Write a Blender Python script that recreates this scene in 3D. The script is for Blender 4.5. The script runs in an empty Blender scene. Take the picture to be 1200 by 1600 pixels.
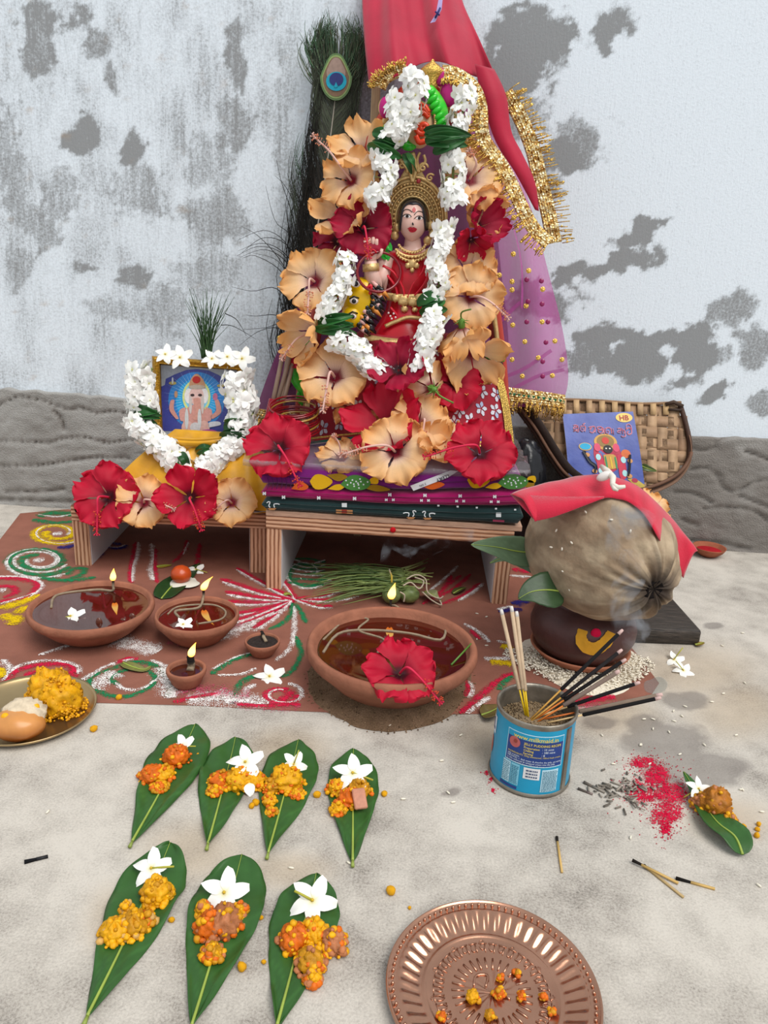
import bpy, bmesh, math, random
from math import sin, cos, pi, radians, sqrt, atan2, exp
from mathutils import Vector, Matrix, noise, Quaternion

# ------------------------------------------------------------------ scene, camera, light
scene = bpy.context.scene
COL = scene.collection
CAMZ = 0.47
F = 1200.0                                   # focal length in photo pixels (1200 x 1600 frame)
_y, _p, _r = radians(-2), radians(18), radians(3)
_fw = Vector((sin(_y)*cos(_p), cos(_y)*cos(_p), -sin(_p)))
_rt0 = Vector((cos(_y), -sin(_y), 0)); _up0 = _rt0.cross(_fw)
RT = cos(_r)*_rt0 + sin(_r)*_up0
UP = -sin(_r)*_rt0 + cos(_r)*_up0
FW = _fw
CAM = Vector((0, 0, CAMZ))
cd = bpy.data.cameras.new('camera'); cam = bpy.data.objects.new('camera', cd); COL.objects.link(cam)
cd.sensor_fit = 'VERTICAL'; cd.sensor_height = 24.0; cd.lens = 24.0*F/1600.0
cd.clip_start = 0.02
cam.matrix_world = Matrix(((RT.x, UP.x, -FW.x, CAM.x), (RT.y, UP.y, -FW.y, CAM.y), (RT.z, UP.z, -FW.z, CAM.z), (0, 0, 0, 1)))
scene.camera = cam

w = bpy.data.worlds.new('world'); scene.world = w; w.use_nodes = True
bg = w.node_tree.nodes['Background']
bg.inputs['Color'].default_value = (0.90, 0.955, 1.0, 1); bg.inputs['Strength'].default_value = 0.72
sd = bpy.data.lights.new('sun', 'SUN'); sd.energy = 2.65; sd.angle = radians(40); sd.color = (1.0, 0.97, 0.92)
sun = bpy.data.objects.new('sun', sd); COL.objects.link(sun)
sun.rotation_euler = Vector((0.34, -0.42, 0.84)).to_track_quat('Z', 'Y').to_euler()
vs = scene.view_settings
vs.view_transform = 'Standard'; vs.look = 'None'; vs.gamma = 1.0; vs.use_curve_mapping = False; vs.exposure = 0.08

# ------------------------------------------------------------------ photo pixel -> place
def ray(px, py): return RT*((px-600)/F) - UP*((py-800)/F) + FW
def G(px, py, z=0.0):                         # where the ray meets the level plane z
    d = ray(px, py); return CAM + d*((z-CAMZ)/d.z)
def V(px, py, Y):                             # where the ray meets the upright plane y = Y
    d = ray(px, py); return CAM + d*(Y/d.y)
def mpp(p): return (Vector(p)-CAM).dot(FW)/F  # metres per photo pixel at p

# ------------------------------------------------------------------ helpers
def lin(c):
    if isinstance(c, str):
        c = c.lstrip('#'); c = [int(c[i:i+2], 16)/255 for i in (0, 2, 4)]
    return tuple(((x/12.92) if x <= 0.04045 else ((x+0.055)/1.055)**2.4) for x in c[:3])
def mix(a, b, t):
    t = max(0, min(1, t)); return tuple(a[i]*(1-t)+b[i]*t for i in range(3))
def ss(a, b, x):
    t = max(0, min(1, (x-a)/(b-a))); return t*t*(3-2*t)
def nz(x, y=0, z=0): return noise.noise(Vector((x, y, z)))
def fbm(x, y, z=0, o=4):
    s, a = 0, 0.5
    for i in range(o):
        s += a*noise.noise(Vector((x, y, z))); x *= 2.03; y *= 2.03; z *= 2.03; a *= 0.5
    return s
RNG = random.Random(7)

class MB:
    def __init__(s): s.v = []; s.f = []; s.c = []
    def add(s, vs, fs, col=(1, 1, 1)):
        o = len(s.v); s.v.extend([tuple(v) for v in vs]); s.f.extend([tuple(i+o for i in f) for f in fs])
        if col and isinstance(col[0], (tuple, list)): s.c.extend(col)
        else: s.c.extend([col]*len(vs))
        return s
    def grid(s, fn, nu, nv, cu=False, cv=False, col=(1, 1, 1), flip=False):
        vs, cs = [], []
        for i in range(nu):
            u = i/(nu if cu else nu-1)
            for j in range(nv):
                v = j/(nv if cv else nv-1)
                vs.append(fn(u, v)); cs.append(col(u, v) if callable(col) else col)
        fs = []
        for i in range(nu if cu else nu-1):
            for j in range(nv if cv else nv-1):
                a = i*nv+j; b = ((i+1) % nu)*nv+j; c = ((i+1) % nu)*nv+(j+1) % nv; d = i*nv+(j+1) % nv
                fs.append((a, d, c, b) if flip else (a, b, c, d))
        return s.add(vs, fs, cs)
    def tube(s, pts, r, n=6, col=(1, 1, 1), cap=True, flat=1.0):
        pts = [Vector(p) for p in pts]; m = len(pts)
        rr = r if isinstance(r, (list, tuple)) else [r]*m
        vs, cs = [], []
        t0 = (pts[1]-pts[0]).normalized()
        a = t0.orthogonal().normalized()
        for i, p in enumerate(pts):
            t = (pts[min(i+1, m-1)]-pts[max(i-1, 0)])
            t = t.normalized() if t.length > 1e-9 else t0
            a = (a - t*a.dot(t))
            a = a.normalized() if a.length > 1e-6 else t.orthogonal().normalized()
            b = t.cross(a)
            for k in range(n):
                an = 2*pi*k/n
                vs.append(p + a*(cos(an)*rr[i]) + b*(sin(an)*rr[i]*flat))
                cs.append(col(i/(m-1)) if callable(col) else col)
        fs = []
        for i in range(m-1):
            for k in range(n):
                fs.append((i*n+k, i*n+(k+1) % n, (i+1)*n+(k+1) % n, (i+1)*n+k))
        if cap:
            fs.append(tuple(range(n-1, -1, -1))); fs.append(tuple((m-1)*n+k for k in range(n)))
        return s.add(vs, fs, cs)
    def lathe(s, prof, n=48, c=(0, 0, 0), col=(1, 1, 1), M=None, fn=None):
        # prof: (radius, z) list; fn(r, ang, i) -> radius
        c = Vector(c); vs, cs = [], []
        for i, (r, z) in enumerate(prof):
            for k in range(n):
                a = 2*pi*k/n; R = fn(r, a, i) if fn else r
                p = Vector((R*cos(a), R*sin(a), z))
                if M: p = M @ p
                vs.append(c+p); cs.append(col[i] if isinstance(col, list) else col)
        fs = []
        for i in range(len(prof)-1):
            for k in range(n): fs.append((i*n+k, i*n+(k+1) % n, (i+1)*n+(k+1) % n, (i+1)*n+k))
        return s.add(vs, fs, cs)
    def sphere(s, c, r, nu=12, nv=8, col=(1, 1, 1), M=None, fn=None):
        c = Vector(c); r = r if isinstance(r, (tuple, list)) else (r, r, r)
        vs, cs = [], []
        for j in range(nv+1):
            th = pi*j/nv
            for i in range(nu):
                ph = 2*pi*i/nu
                d = Vector((sin(th)*cos(ph), sin(th)*sin(ph), cos(th)))
                k = fn(d) if fn else 1.0
                p = Vector((d.x*r[0], d.y*r[1], d.z*r[2]))*k
                if M: p = M @ p
                vs.append(c+p); cs.append(col(d) if callable(col) else col)
        fs = []
        for j in range(nv):
            for i in range(nu):
                a, b = j*nu+i, j*nu+(i+1) % nu
                cc, d = (j+1)*nu+(i+1) % nu, (j+1)*nu+i
                if j == 0: fs.append((a, d, cc))
                elif j == nv-1: fs.append((a, d, b))
                else: fs.append((a, d, cc, b))
        return s.add(vs, fs, cs)
    def box(s, c, size, M=None, col=(1, 1, 1), bev=0.0):
        c = Vector(c); hx, hy, hz = size[0]/2, size[1]/2, size[2]/2
        bm = bmesh.new(); bmesh.ops.create_cube(bm, size=1.0)
        for v in bm.verts: v.co = Vector((v.co.x*size[0], v.co.y*size[1], v.co.z*size[2]))
        if bev > 0: bmesh.ops.bevel(bm, geom=list(bm.edges), offset=bev, segments=2, affect='EDGES', profile=0.5)
        bm.verts.index_update()
        vs = [c + ((M @ v.co) if M else v.co) for v in bm.verts]
        fs = [tuple(v.index for v in f.verts) for f in bm.faces]
        bm.free(); return s.add(vs, fs, col)
    def poly(s, pts, col=(1, 1, 1)):           # flat fan polygon
        return s.add(pts, [tuple(range(len(pts)))], col)
    def strip(s, A, B, col=(1, 1, 1)):         # surface between two rails
        n = len(A); vs = []
        for a, b in zip(A, B): vs += [a, b]
        return s.add(vs, [(2*i, 2*i+1, 2*i+3, 2*i+2) for i in range(n-1)], col if not isinstance(col, list) else [c for c in col for _ in (0, 1)])
    def mesh(s, name, mat, smooth=True):
        me = bpy.data.meshes.new(name); me.from_pydata(s.v, [], s.f)
        ca = me.color_attributes.new('Col', 'FLOAT_COLOR', 'POINT')
        flat = []
        for c in s.c: flat += [c[0], c[1], c[2], 1.0]
        ca.data.foreach_set('color', flat)
        if smooth: me.polygons.foreach_set('use_smooth', [True]*len(me.polygons))
        me.materials.append(mat); me.update(); return me
    def build(s, name, mat, parent=None, smooth=True, solid=0, sub=0, autos=None):
        me = s.mesh(name, mat, smooth)
        return link(name, me, parent, solid, sub, autos)

def link(name, me, parent=None, solid=0, sub=0, autos=None):
    o = bpy.data.objects.new(name, me); COL.objects.link(o)
    if parent is not None:
        o.parent = parent; o.matrix_parent_inverse = WM(parent).inverted()
    if sub:
        m = o.modifiers.new('sub', 'SUBSURF'); m.levels = sub; m.render_levels = sub
    if solid:
        m = o.modifiers.new('solid', 'SOLIDIFY'); m.thickness = solid; m.offset = 0
    return o
def WM(o):
    m = o.matrix_basis.copy()
    while o.parent is not None:
        m = o.parent.matrix_basis @ o.matrix_parent_inverse @ m if False else (o.parent.matrix_basis @ (o.matrix_parent_inverse @ m)); o = o.parent
    return m
def tag(o, label, cat, group=None, kind=None):
    if label: o['label'] = label
    if cat: o['category'] = cat
    if group: o['group'] = group
    if kind: o['kind'] = kind
    return o
def thing(name, loc, label, cat, group=None):
    o = bpy.data.objects.new(name, None); COL.objects.link(o); o.location = loc; o.empty_display_size = 0.02
    return tag(o, label, cat, group)
def bez(p, n=16):                               # Catmull-Rom through points
    p = [Vector(q) for q in p]
    if len(p) == 2: return [p[0].lerp(p[1], i/(n-1)) for i in range(n)]
    out = []; m = len(p)-1
    for k in range(n):
        t = k/(n-1)*m; i = min(int(t), m-1); t -= i
        a, b, c, d = p[max(i-1, 0)], p[i], p[i+1], p[min(i+2, m)]
        out.append(0.5*((2*b)+(c-a)*t+(2*a-5*b+4*c-d)*t*t+(3*b-a-3*c+d)*t**3))
    return out
def basis(zv, xv=None):
    z = Vector(zv).normalized(); x = Vector(xv) if xv is not None else Vector((1, 0, 0))
    x = x - z*x.dot(z)
    if x.length < 1e-5: x = z.orthogonal()
    x.normalize(); y = z.cross(x)
    return Matrix(((x.x, y.x, z.x), (x.y, y.y, z.y), (x.z, y.z, z.z)))

# ------------------------------------------------------------------ materials
MATS = {}
def mat(name, col=None, rough=0.6, metal=0.0, spec=0.4, var=None, bump=None, trans=0.0, emit=None, alpha=None, coat=0.0, sheen=0.0, sss=0.0, transm=0.0, ior=1.45, stretch=None):
    """col None: read the mesh's own pigment attribute. var=(scale, amount): mottled pigment. bump=(scale, strength)."""
    if name in MATS: return MATS[name]
    m = bpy.data.materials.new(name); m.use_nodes = True; nt = m.node_tree; N = nt.nodes; L = nt.links
    b = N['Principled BSDF']; out = N['Material Output']
    b.inputs['Roughness'].default_value = rough; b.inputs['Metallic'].default_value = metal
    b.inputs['Specular IOR Level'].default_value = spec; b.inputs['Coat Weight'].default_value = coat
    b.inputs['Sheen Weight'].default_value = sheen; b.inputs['Transmission Weight'].default_value = transm; b.inputs['IOR'].default_value = ior
    if sss: b.inputs['Subsurface Weight'].default_value = sss; b.inputs['Subsurface Radius'].default_value = (0.01, 0.006, 0.004); b.inputs['Subsurface Scale'].default_value = 0.3
    tc = N.new('ShaderNodeTexCoord'); vec = tc.outputs['Object']
    if stretch:
        mp = N.new('ShaderNodeMapping'); mp.inputs['Scale'].default_value = stretch; L.new(vec, mp.inputs['Vector']); vec = mp.outputs['Vector']
    if col is None:
        a = N.new('ShaderNodeVertexColor'); a.layer_name = 'Col'; cs = a.outputs['Color']
    else:
        a = N.new('ShaderNodeRGB'); a.outputs[0].default_value = (*lin(col), 1); cs = a.outputs[0]
    if var:
        n = N.new('ShaderNodeTexNoise'); n.inputs['Scale'].default_value = var[0]; n.inputs['Detail'].default_value = 5; L.new(vec, n.inputs['Vector'])
        mr = N.new('ShaderNodeMapRange'); mr.inputs[1].default_value = 0.3; mr.inputs[2].default_value = 0.7; mr.inputs[3].default_value = 1-var[1]; mr.inputs[4].default_value = 1+var[1]*0.7
        L.new(n.outputs['Fac'], mr.inputs[0])
        vm = N.new('ShaderNodeVectorMath'); vm.operation = 'SCALE'; L.new(cs, vm.inputs[0]); L.new(mr.outputs[0], vm.inputs['Scale']); cs = vm.outputs[0]
    L.new(cs, b.inputs['Base Color'])
    if bump:
        n = N.new('ShaderNodeTexNoise'); n.inputs['Scale'].default_value = bump[0]; n.inputs['Detail'].default_value = 4; L.new(vec, n.inputs['Vector'])
        bp = N.new('ShaderNodeBump'); bp.inputs['Strength'].default_value = bump[1]; bp.inputs['Distance'].default_value = 0.002
        L.new(n.outputs['Fac'], bp.inputs['Height']); L.new(bp.outputs['Normal'], b.inputs['Normal'])
    surf = b.outputs[0]
    if trans:
        t = N.new('ShaderNodeBsdfTranslucent'); L.new(cs, t.inputs['Color']); mx = N.new('ShaderNodeMixShader'); mx.inputs[0].default_value = trans
        L.new(surf, mx.inputs[1]); L.new(t.outputs[0], mx.inputs[2]); surf = mx.outputs[0]
    if emit:
        L.new(cs, b.inputs['Emission Color']); b.inputs['Emission Strength'].default_value = emit
    if alpha is not None:
        t = N.new('ShaderNodeBsdfTransparent'); mx = N.new('ShaderNodeMixShader'); mx.inputs[0].default_value = alpha
        L.new(t.outputs[0], mx.inputs[1]); L.new(surf, mx.inputs[2]); surf = mx.outputs[0]
    L.new(surf, out.inputs['Surface']); MATS[name] = m; return m
def powder(name, col, dens=0.5, scale=900):
    """loose powder: grains cover the ground only in part, thinner along the ragged edge."""
    m = bpy.data.materials.new(name); m.use_nodes = True; nt = m.node_tree; N = nt.nodes; L = nt.links
    b = N['Principled BSDF']; b.inputs['Base Color'].default_value = (*lin(col), 1); b.inputs['Roughness'].default_value = 0.95; b.inputs['Specular IOR Level'].default_value = 0.1
    tc = N.new('ShaderNodeTexCoord'); at = N.new('ShaderNodeVertexColor'); at.layer_name = 'Col'
    n = N.new('ShaderNodeTexNoise'); n.inputs['Scale'].default_value = scale; n.inputs['Detail'].default_value = 2; L.new(tc.outputs['Object'], n.inputs['Vector'])
    n2 = N.new('ShaderNodeTexNoise'); n2.inputs['Scale'].default_value = 120; n2.inputs['Detail'].default_value = 3; L.new(tc.outputs['Object'], n2.inputs['Vector'])
    sep = N.new('ShaderNodeSeparateColor'); L.new(at.outputs['Color'], sep.inputs[0])
    a1 = N.new('ShaderNodeMath'); a1.operation = 'MULTIPLY_ADD'; nf = N.new('ShaderNodeMath'); nf.operation = 'MULTIPLY'; nf.inputs[1].default_value = 2.3; L.new(n.outputs['Fac'], nf.inputs[0]); L.new(n2.outputs['Fac'], a1.inputs[0]); a1.inputs[1].default_value = 0.9; L.new(nf.outputs[0], a1.inputs[2])
    a2 = N.new('ShaderNodeMath'); a2.operation = 'MULTIPLY_ADD'; L.new(sep.outputs[0], a2.inputs[0]); a2.inputs[1].default_value = 0.75; L.new(a1.outputs[0], a2.inputs[2])
    mr = N.new('ShaderNodeMapRange'); L.new(a2.outputs[0], mr.inputs[0]); mr.inputs[1].default_value = 2.72-dens; mr.inputs[2].default_value = 2.86-dens
    t = N.new('ShaderNodeBsdfTransparent'); mx = N.new('ShaderNodeMixShader'); L.new(mr.outputs[0], mx.inputs[0]); L.new(t.outputs[0], mx.inputs[1]); L.new(b.outputs[0], mx.inputs[2])
    L.new(mx.outputs[0], N['Material Output'].inputs['Surface']); return m

M_petal = mat('petal', None, 0.55, trans=0.28, var=(90, 0.10), bump=(160, 0.25))
M_white = mat('white_petal', None, 0.5, trans=0.20, var=(120, 0.04))
M_leaf = mat('leaf_green', None, 0.38, trans=0.10, var=(60, 0.15), bump=(120, 0.15))
M_vc = mat('painted', None, 0.5, var=(80, 0.07))
M_gloss = mat('glossy_paint', None, 0.25, spec=0.5, var=(70, 0.06))
M_matte = mat('matte', None, 0.9, spec=0.15, var=(120, 0.10), bump=(300, 0.2))
M_gold = mat('gold_paint', '#d8b67c', 0.36, metal=0.55, var=(200, 0.2), bump=(400, 0.3))
M_foil = mat('gold_foil', '#e8bd62', 0.25, metal=0.9, var=(300, 0.35), bump=(500, 0.9))
M_cloth = mat('cloth', None, 0.85, spec=0.15, sheen=0.3, bump=(900, 0.25))
WALLY = 1.357
# ------------------------------------------------------------------ setting: wall, dado, floor
def px_of(P):
    d = Vector(P)-CAM; z = d.dot(FW); return 600+F*d.dot(RT)/z, 800-F*d.dot(UP)/z
# grey patches where the whitewash is missing, plus one painted wall shadow: (px, py, rx, ry, angle, strength)
BL = [(60, 60, 45, 75, 0, .8), (130, 25, 25, 40, 25, .8), (150, 60, 30, 60, -30, .7), (175, 115, 15, 45, -15, .8), (120, 215, 42, 38, -25, 1.0), (205, 230, 38, 36, 0, .9),
      (15, 240, 30, 130, 0, .6), (90, 300, 60, 50, 0, .55), (220, 300, 70, 60, 0, .55), (370, 90, 25, 90, 0, .75), (365, 190, 45, 60, 0, .7), (330, 250, 60, 90, 0, .5), (60, 340, 60, 60, 0, .6),
      (130, 420, 18, 16, 0, .8), (215, 435, 30, 22, 0, .85), (180, 480, 70, 30, 0, .5), (330, 430, 80, 60, 0, .5), (400, 520, 70, 110, 0, .35), (260, 480, 70, 60, 0, .55), (340, 340, 60, 90, 0, .6),  # the tall, faintest blob in this row is a shadow painted on the wall
      (445, 200, 25, 220, 0, .45), (25, 420, 25, 60, 0, .6), (590, 180, 60, 120, 0, .6),
      (835, 60, 70, 60, 0, 1.0), (800, 110, 55, 65, 0, 1.0), (960, 40, 25, 40, 15, .9), (945, 70, 9, 22, 0, 1.0), (795, 180, 60, 50, 0, .7), (875, 245, 28, 28, 0, 1.1), (920, 230, 28, 35, 0, .75), (900, 205, 45, 25, 0, .6), (860, 290, 25, 25, 0, .7),
      (960, 412, 55, 13, -28, 1.1), (1000, 362, 45, 20, -35, 1.2), (890, 430, 40, 14, -25, 1.15), (1010, 400, 30, 22, 0, .95), (845, 470, 70, 30, 0, .8),
      (985, 560, 55, 38, 0, 1.0), (1080, 545, 42, 40, 0, 1.15), (935, 530, 38, 22, 0, 1.0), (1010, 530, 70, 18, 0, .95), (1065, 600, 32, 12, -20, .9), (1120, 612, 24, 13, -35, 1.1), (1150, 480, 40, 30, 0, .7), (1180, 540, 35, 40, 0, .7), (905, 560, 30, 30, 0, .8), (1130, 555, 25, 20, 0, .6), (1195, 630, 25, 20, 0, .7)]
def wall_mask(px, py):
    dx = 14*fbm(px/34, py/34, 3); dy = 14*fbm(px/34, py/34, 9)
    qx, qy = px+dx*1.6, py+dy*1.6
    m = 0; e1 = .95*fbm(px/40, py/40, 11)+.55*fbm(px/11, py/11, 17)
    for (cx, cy, rx, ry, an, st) in BL:
        a = radians(an); x, y = qx-cx, qy-cy
        x, y = x*cos(a)+y*sin(a), -x*sin(a)+y*cos(a)
        d = sqrt((x/rx)**2+(y/ry)**2)
        if d < 2.0: m = max(m, st*ss(0.02, .55, (1.22 if px > 640 else 1.02)-d+e1))
    left = 1-ss(520, 860, px)
    m = max(m, left*(0.14+0.75*max(0, fbm(px/60, py/110, 5)+0.12)) * (1 if py > 0 else .6))
    st = fbm(px/5, py/130, 2)*0.38*ss(900, 300, py) * (0.4+0.6*left)            # brushed streaks
    return max(0, min(1, m+st*(0.5+m)))
def wall_material():
    m = bpy.data.materials.new('limewashed_plaster'); m.use_nodes = True; nt = m.node_tree; N = nt.nodes; L = nt.links
    b = N['Principled BSDF']; b.inputs['Roughness'].default_value = 0.93; b.inputs['Specular IOR Level'].default_value = 0.15
    at = N.new('ShaderNodeVertexColor'); at.layer_name = 'Col'; sp = N.new('ShaderNodeSeparateColor'); L.new(at.outputs[0], sp.inputs[0])
    tc = N.new('ShaderNodeTexCoord')
    def noi(sc, det, st=None):
        n = N.new('ShaderNodeTexNoise'); n.inputs['Scale'].default_value = sc; n.inputs['Detail'].default_value = det; n.inputs['Roughness'].default_value = 0.65
        if st:
            mp = N.new('ShaderNodeMapping'); mp.inputs['Scale'].default_value = st; L.new(tc.outputs['Object'], mp.inputs[0]); L.new(mp.outputs[0], n.inputs[0])
        else: L.new(tc.outputs['Object'], n.inputs[0])
        return n.outputs['Fac']
    fine = noi(260, 6); vert = noi(60, 5, (9, 1, 0.7))
    a = N.new('ShaderNodeMath'); a.operation = 'MULTIPLY_ADD'; L.new(fine, a.inputs[0]); a.inputs[1].default_value = 1.15; L.new(sp.outputs[0], a.inputs[2])
    a2 = N.new('ShaderNodeMath'); a2.operation = 'MULTIPLY_ADD'; L.new(vert, a2.inputs[0]); a2.inputs[1].default_value = 0.5; L.new(a.outputs[0], a2.inputs[2])
    cr = N.new('ShaderNodeValToRGB'); L.new(a2.outputs[0], cr.inputs[0])
    e = cr.color_ramp.elements; e[0].position = 0.0; e[0].color = (*lin('#e3ebf3'), 1)
    e[1].position = 1.0; e[1].color = (*lin('#909294'), 1)
    for p, c in ((0.55, '#dfe7ef'), (0.72, '#cdd4db'), (0.86, '#adb2b7')): x = e.new(p); x.color = (*lin(c), 1)
    # the ramp is read over 0..2
    mr = N.new('ShaderNodeMath'); mr.operation = 'MULTIPLY'; mr.inputs[1].default_value = 0.62; L.new(a2.outputs[0], mr.inputs[0]); L.new(mr.outputs[0], cr.inputs[0])
    rust = N.new('ShaderNodeMixRGB'); L.new(cr.outputs[0], rust.inputs[1]); rust.inputs[2].default_value = (*lin('#a9937c'), 1); L.new(sp.outputs[1], rust.inputs[0])
    L.new(rust.outputs[0], b.inputs['Base Color'])
    bp = N.new('ShaderNodeBump'); bp.inputs['Strength'].default_value = 0.35; bp.inputs['Distance'].default_value = 0.002
    h = N.new('ShaderNodeMath'); h.operation = 'ADD'; L.new(fine, h.inputs[0]); L.new(vert, h.inputs[1]); L.new(h.outputs[0], bp.inputs['Height']); L.new(bp.outputs[0], b.inputs['Normal'])
    L.new(b.outputs[0], N['Material Output'].inputs[0]); return m
X0, X1, Z1 = -0.86, 0.76, 1.0
NU, NV = 300, 190
wb = MB()
def wfn(u, v): return (X0+(X1-X0)*u, WALLY, Z1*v)
def wcol(u, v):
    p = wfn(u, v); px, py = px_of(p)
    rust = 0.6*max(0, fbm(px/30, py/20, 4)-0.28)*3*(1-ss(500, 800, px)) + 0.5*ss(600, 640, py)*(1-ss(120, 300, px))*max(0, fbm(px/20, py/8)+.1)
    return (wall_mask(px, py), rust, 0)
wb.grid(wfn, NU, NV, col=wcol, flip=False)
# the wall goes on beyond the picture
for (a, b, c, d) in ((-2.6, X0, 0, 2.4), (X1, 2.6, 0, 2.4), (X0, X1, Z1, 2.4)):
    wb.add([(a, WALLY, c), (b, WALLY, c), (b, WALLY, d), (a, WALLY, d)], [(0, 1, 2, 3)], (0.25, 0, 0))
M_wall = wall_material()
wall = wb.build('wall_back', M_wall, smooth=False)
tag(wall, 'whitewashed plaster wall with bare grey cement patches and one painted shadow', 'wall', kind='structure')

# rough cement band along the foot of the wall, trowel waves pressed into it
def trowel():
    m = bpy.data.materials.new('rough_cement'); m.use_nodes = True; nt = m.node_tree; N = nt.nodes; L = nt.links
    b = N['Principled BSDF']; b.inputs['Roughness'].default_value = 0.97; b.inputs['Specular IOR Level'].default_value = 0.1
    tc = N.new('ShaderNodeTexCoord')
    n = N.new('ShaderNodeTexNoise'); n.inputs['Scale'].default_value = 420; n.inputs['Detail'].default_value = 6; L.new(tc.outputs['Object'], n.inputs[0])
    n2 = N.new('ShaderNodeTexNoise'); n2.inputs['Scale'].default_value = 7; n2.inputs['Detail'].default_value = 4; L.new(tc.outputs['Object'], n2.inputs[0])
    at = N.new('ShaderNodeVertexColor'); at.layer_name = 'Col'; ad = N.new('ShaderNodeMath'); ad.operation = 'MULTIPLY_ADD'
    L.new(n.outputs['Fac'], ad.inputs[0]); ad.inputs[1].default_value = 0.6; L.new(n2.outputs['Fac'], ad.inputs[2])
    cr = N.new('ShaderNodeValToRGB'); L.new(ad.outputs[0], cr.inputs[0]); e = cr.color_ramp.elements
    e[0].position = 0.45; e[0].color = (*lin('#8a8783'), 1); e[1].position = 1.0; e[1].color = (*lin('#a6a4a1'), 1)
    mx = N.new('ShaderNodeMixRGB'); L.new(at.outputs[0], mx.inputs[0]); L.new(cr.outputs[0], mx.inputs[1]); mx.inputs[2].default_value = (*lin('#625850'), 1)
    L.new(mx.outputs[0], b.inputs['Base Color'])
    bp = N.new('ShaderNodeBump'); bp.inputs['Strength'].default_value = 0.7; bp.inputs['Distance'].default_value = 0.003; L.new(n.outputs['Fac'], bp.inputs['Height']); L.new(bp.outputs[0], b.inputs['Normal'])
    return m
def waves(spec):
    return [[Vector(V(x, y, WALLY-0.012)) for x, y in bez2(s)] for s in spec]
def bez2(s, n=26): return [(p.x, p.y) for p in bez([(x, y, 0) for x, y in s], n)]
WAV = [[(0, 632), (30, 620), (70, 628), (105, 640), (125, 638), (150, 645), (175, 643), (210, 648)], [(0, 690), (40, 690), (75, 692), (100, 685), (135, 684), (170, 692), (200, 688), (240, 690)],
       [(0, 728), (60, 727), (110, 720), (150, 715), (200, 716)], [(10, 768), (70, 768), (100, 764)], [(85, 642), (95, 655), (100, 670)], [(0, 780), (60, 783), (110, 784)],
       [(1075, 700), (1098, 704), (1115, 700), (1125, 688), (1150, 680)], [(1080, 733), (1105, 732), (1122, 745), (1130, 762), (1150, 768), (1175, 755), (1200, 750)],
       [(1100, 795), (1130, 793), (1170, 796), (1190, 806), (1200, 815)], [(1055, 770), (1085, 772), (1110, 785)], [(1065, 812), (1090, 822)], [(1155, 775), (1180, 785), (1200, 793)], [(1165, 705), (1200, 718)], [(1080, 845), (1130, 850), (1170, 858)]]
WP = [(p.x, p.z) for s in waves(WAV) for p in s]
db = MB(); DU, DV = 330, 56
def dtop(x): return 0.208+0.010*ss(-0.3, -0.7, x)+0.006*nz(x*9)+0.004*nz(x*40, 3)
cache = {}
def groove(x, z):
    k = (int((x+3)/0.03), int((z+1)/0.03)); best = 9
    for i in (-1, 0, 1):
        for j in (-1, 0, 1):
            for (a, b) in cache.get((k[0]+i, k[1]+j), ()): best = min(best, (x-a)**2+(z-b)**2)
    return sqrt(best)
for a, b in WP: cache.setdefault((int((a+3)/0.03), int((b+1)/0.03)), []).append((a, b))
def dfn(u, v):
    x = X0+(X1-X0)*u; z = dtop(x)*min(1, v/0.96)
    y = WALLY-0.013-0.005*fbm(x*14, z*22, 1)-0.0028*fbm(x*70, z*110, 2)
    y += 0.006*exp(-(groove(x, z)/0.0035)**2)
    if v > 0.97: y = WALLY+0.001
    return (x, y, z)
def dcol(u, v):
    p = dfn(u, min(v, .96)); k = exp(-(groove(p[0], p[2])/0.003)**2); t = 0.75*ss(0.3, 0.7, fbm(p[0]*6, p[2]*9, 7)+.30+0.5*ss(.1, .5, p[0]))
    return (max(0.75*k, 0.8*t),)*3
db.grid(dfn, DU, DV, col=dcol)
for a, b in ((-2.6, X0), (X1, 2.6)):
    db.add([(a, WALLY-.012, 0), (b, WALLY-.012, 0), (b, WALLY-.012, .208), (a, WALLY-.012, .208), (a, WALLY, .212), (b, WALLY, .212)], [(0, 1, 2, 3), (3, 2, 5, 4)], (.3, .3, .3))
dado = db.build('trim_1', trowel(), smooth=True)
tag(dado, 'rough grey cement band with trowel waves along the wall foot', 'plaster band', kind='structure')

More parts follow.
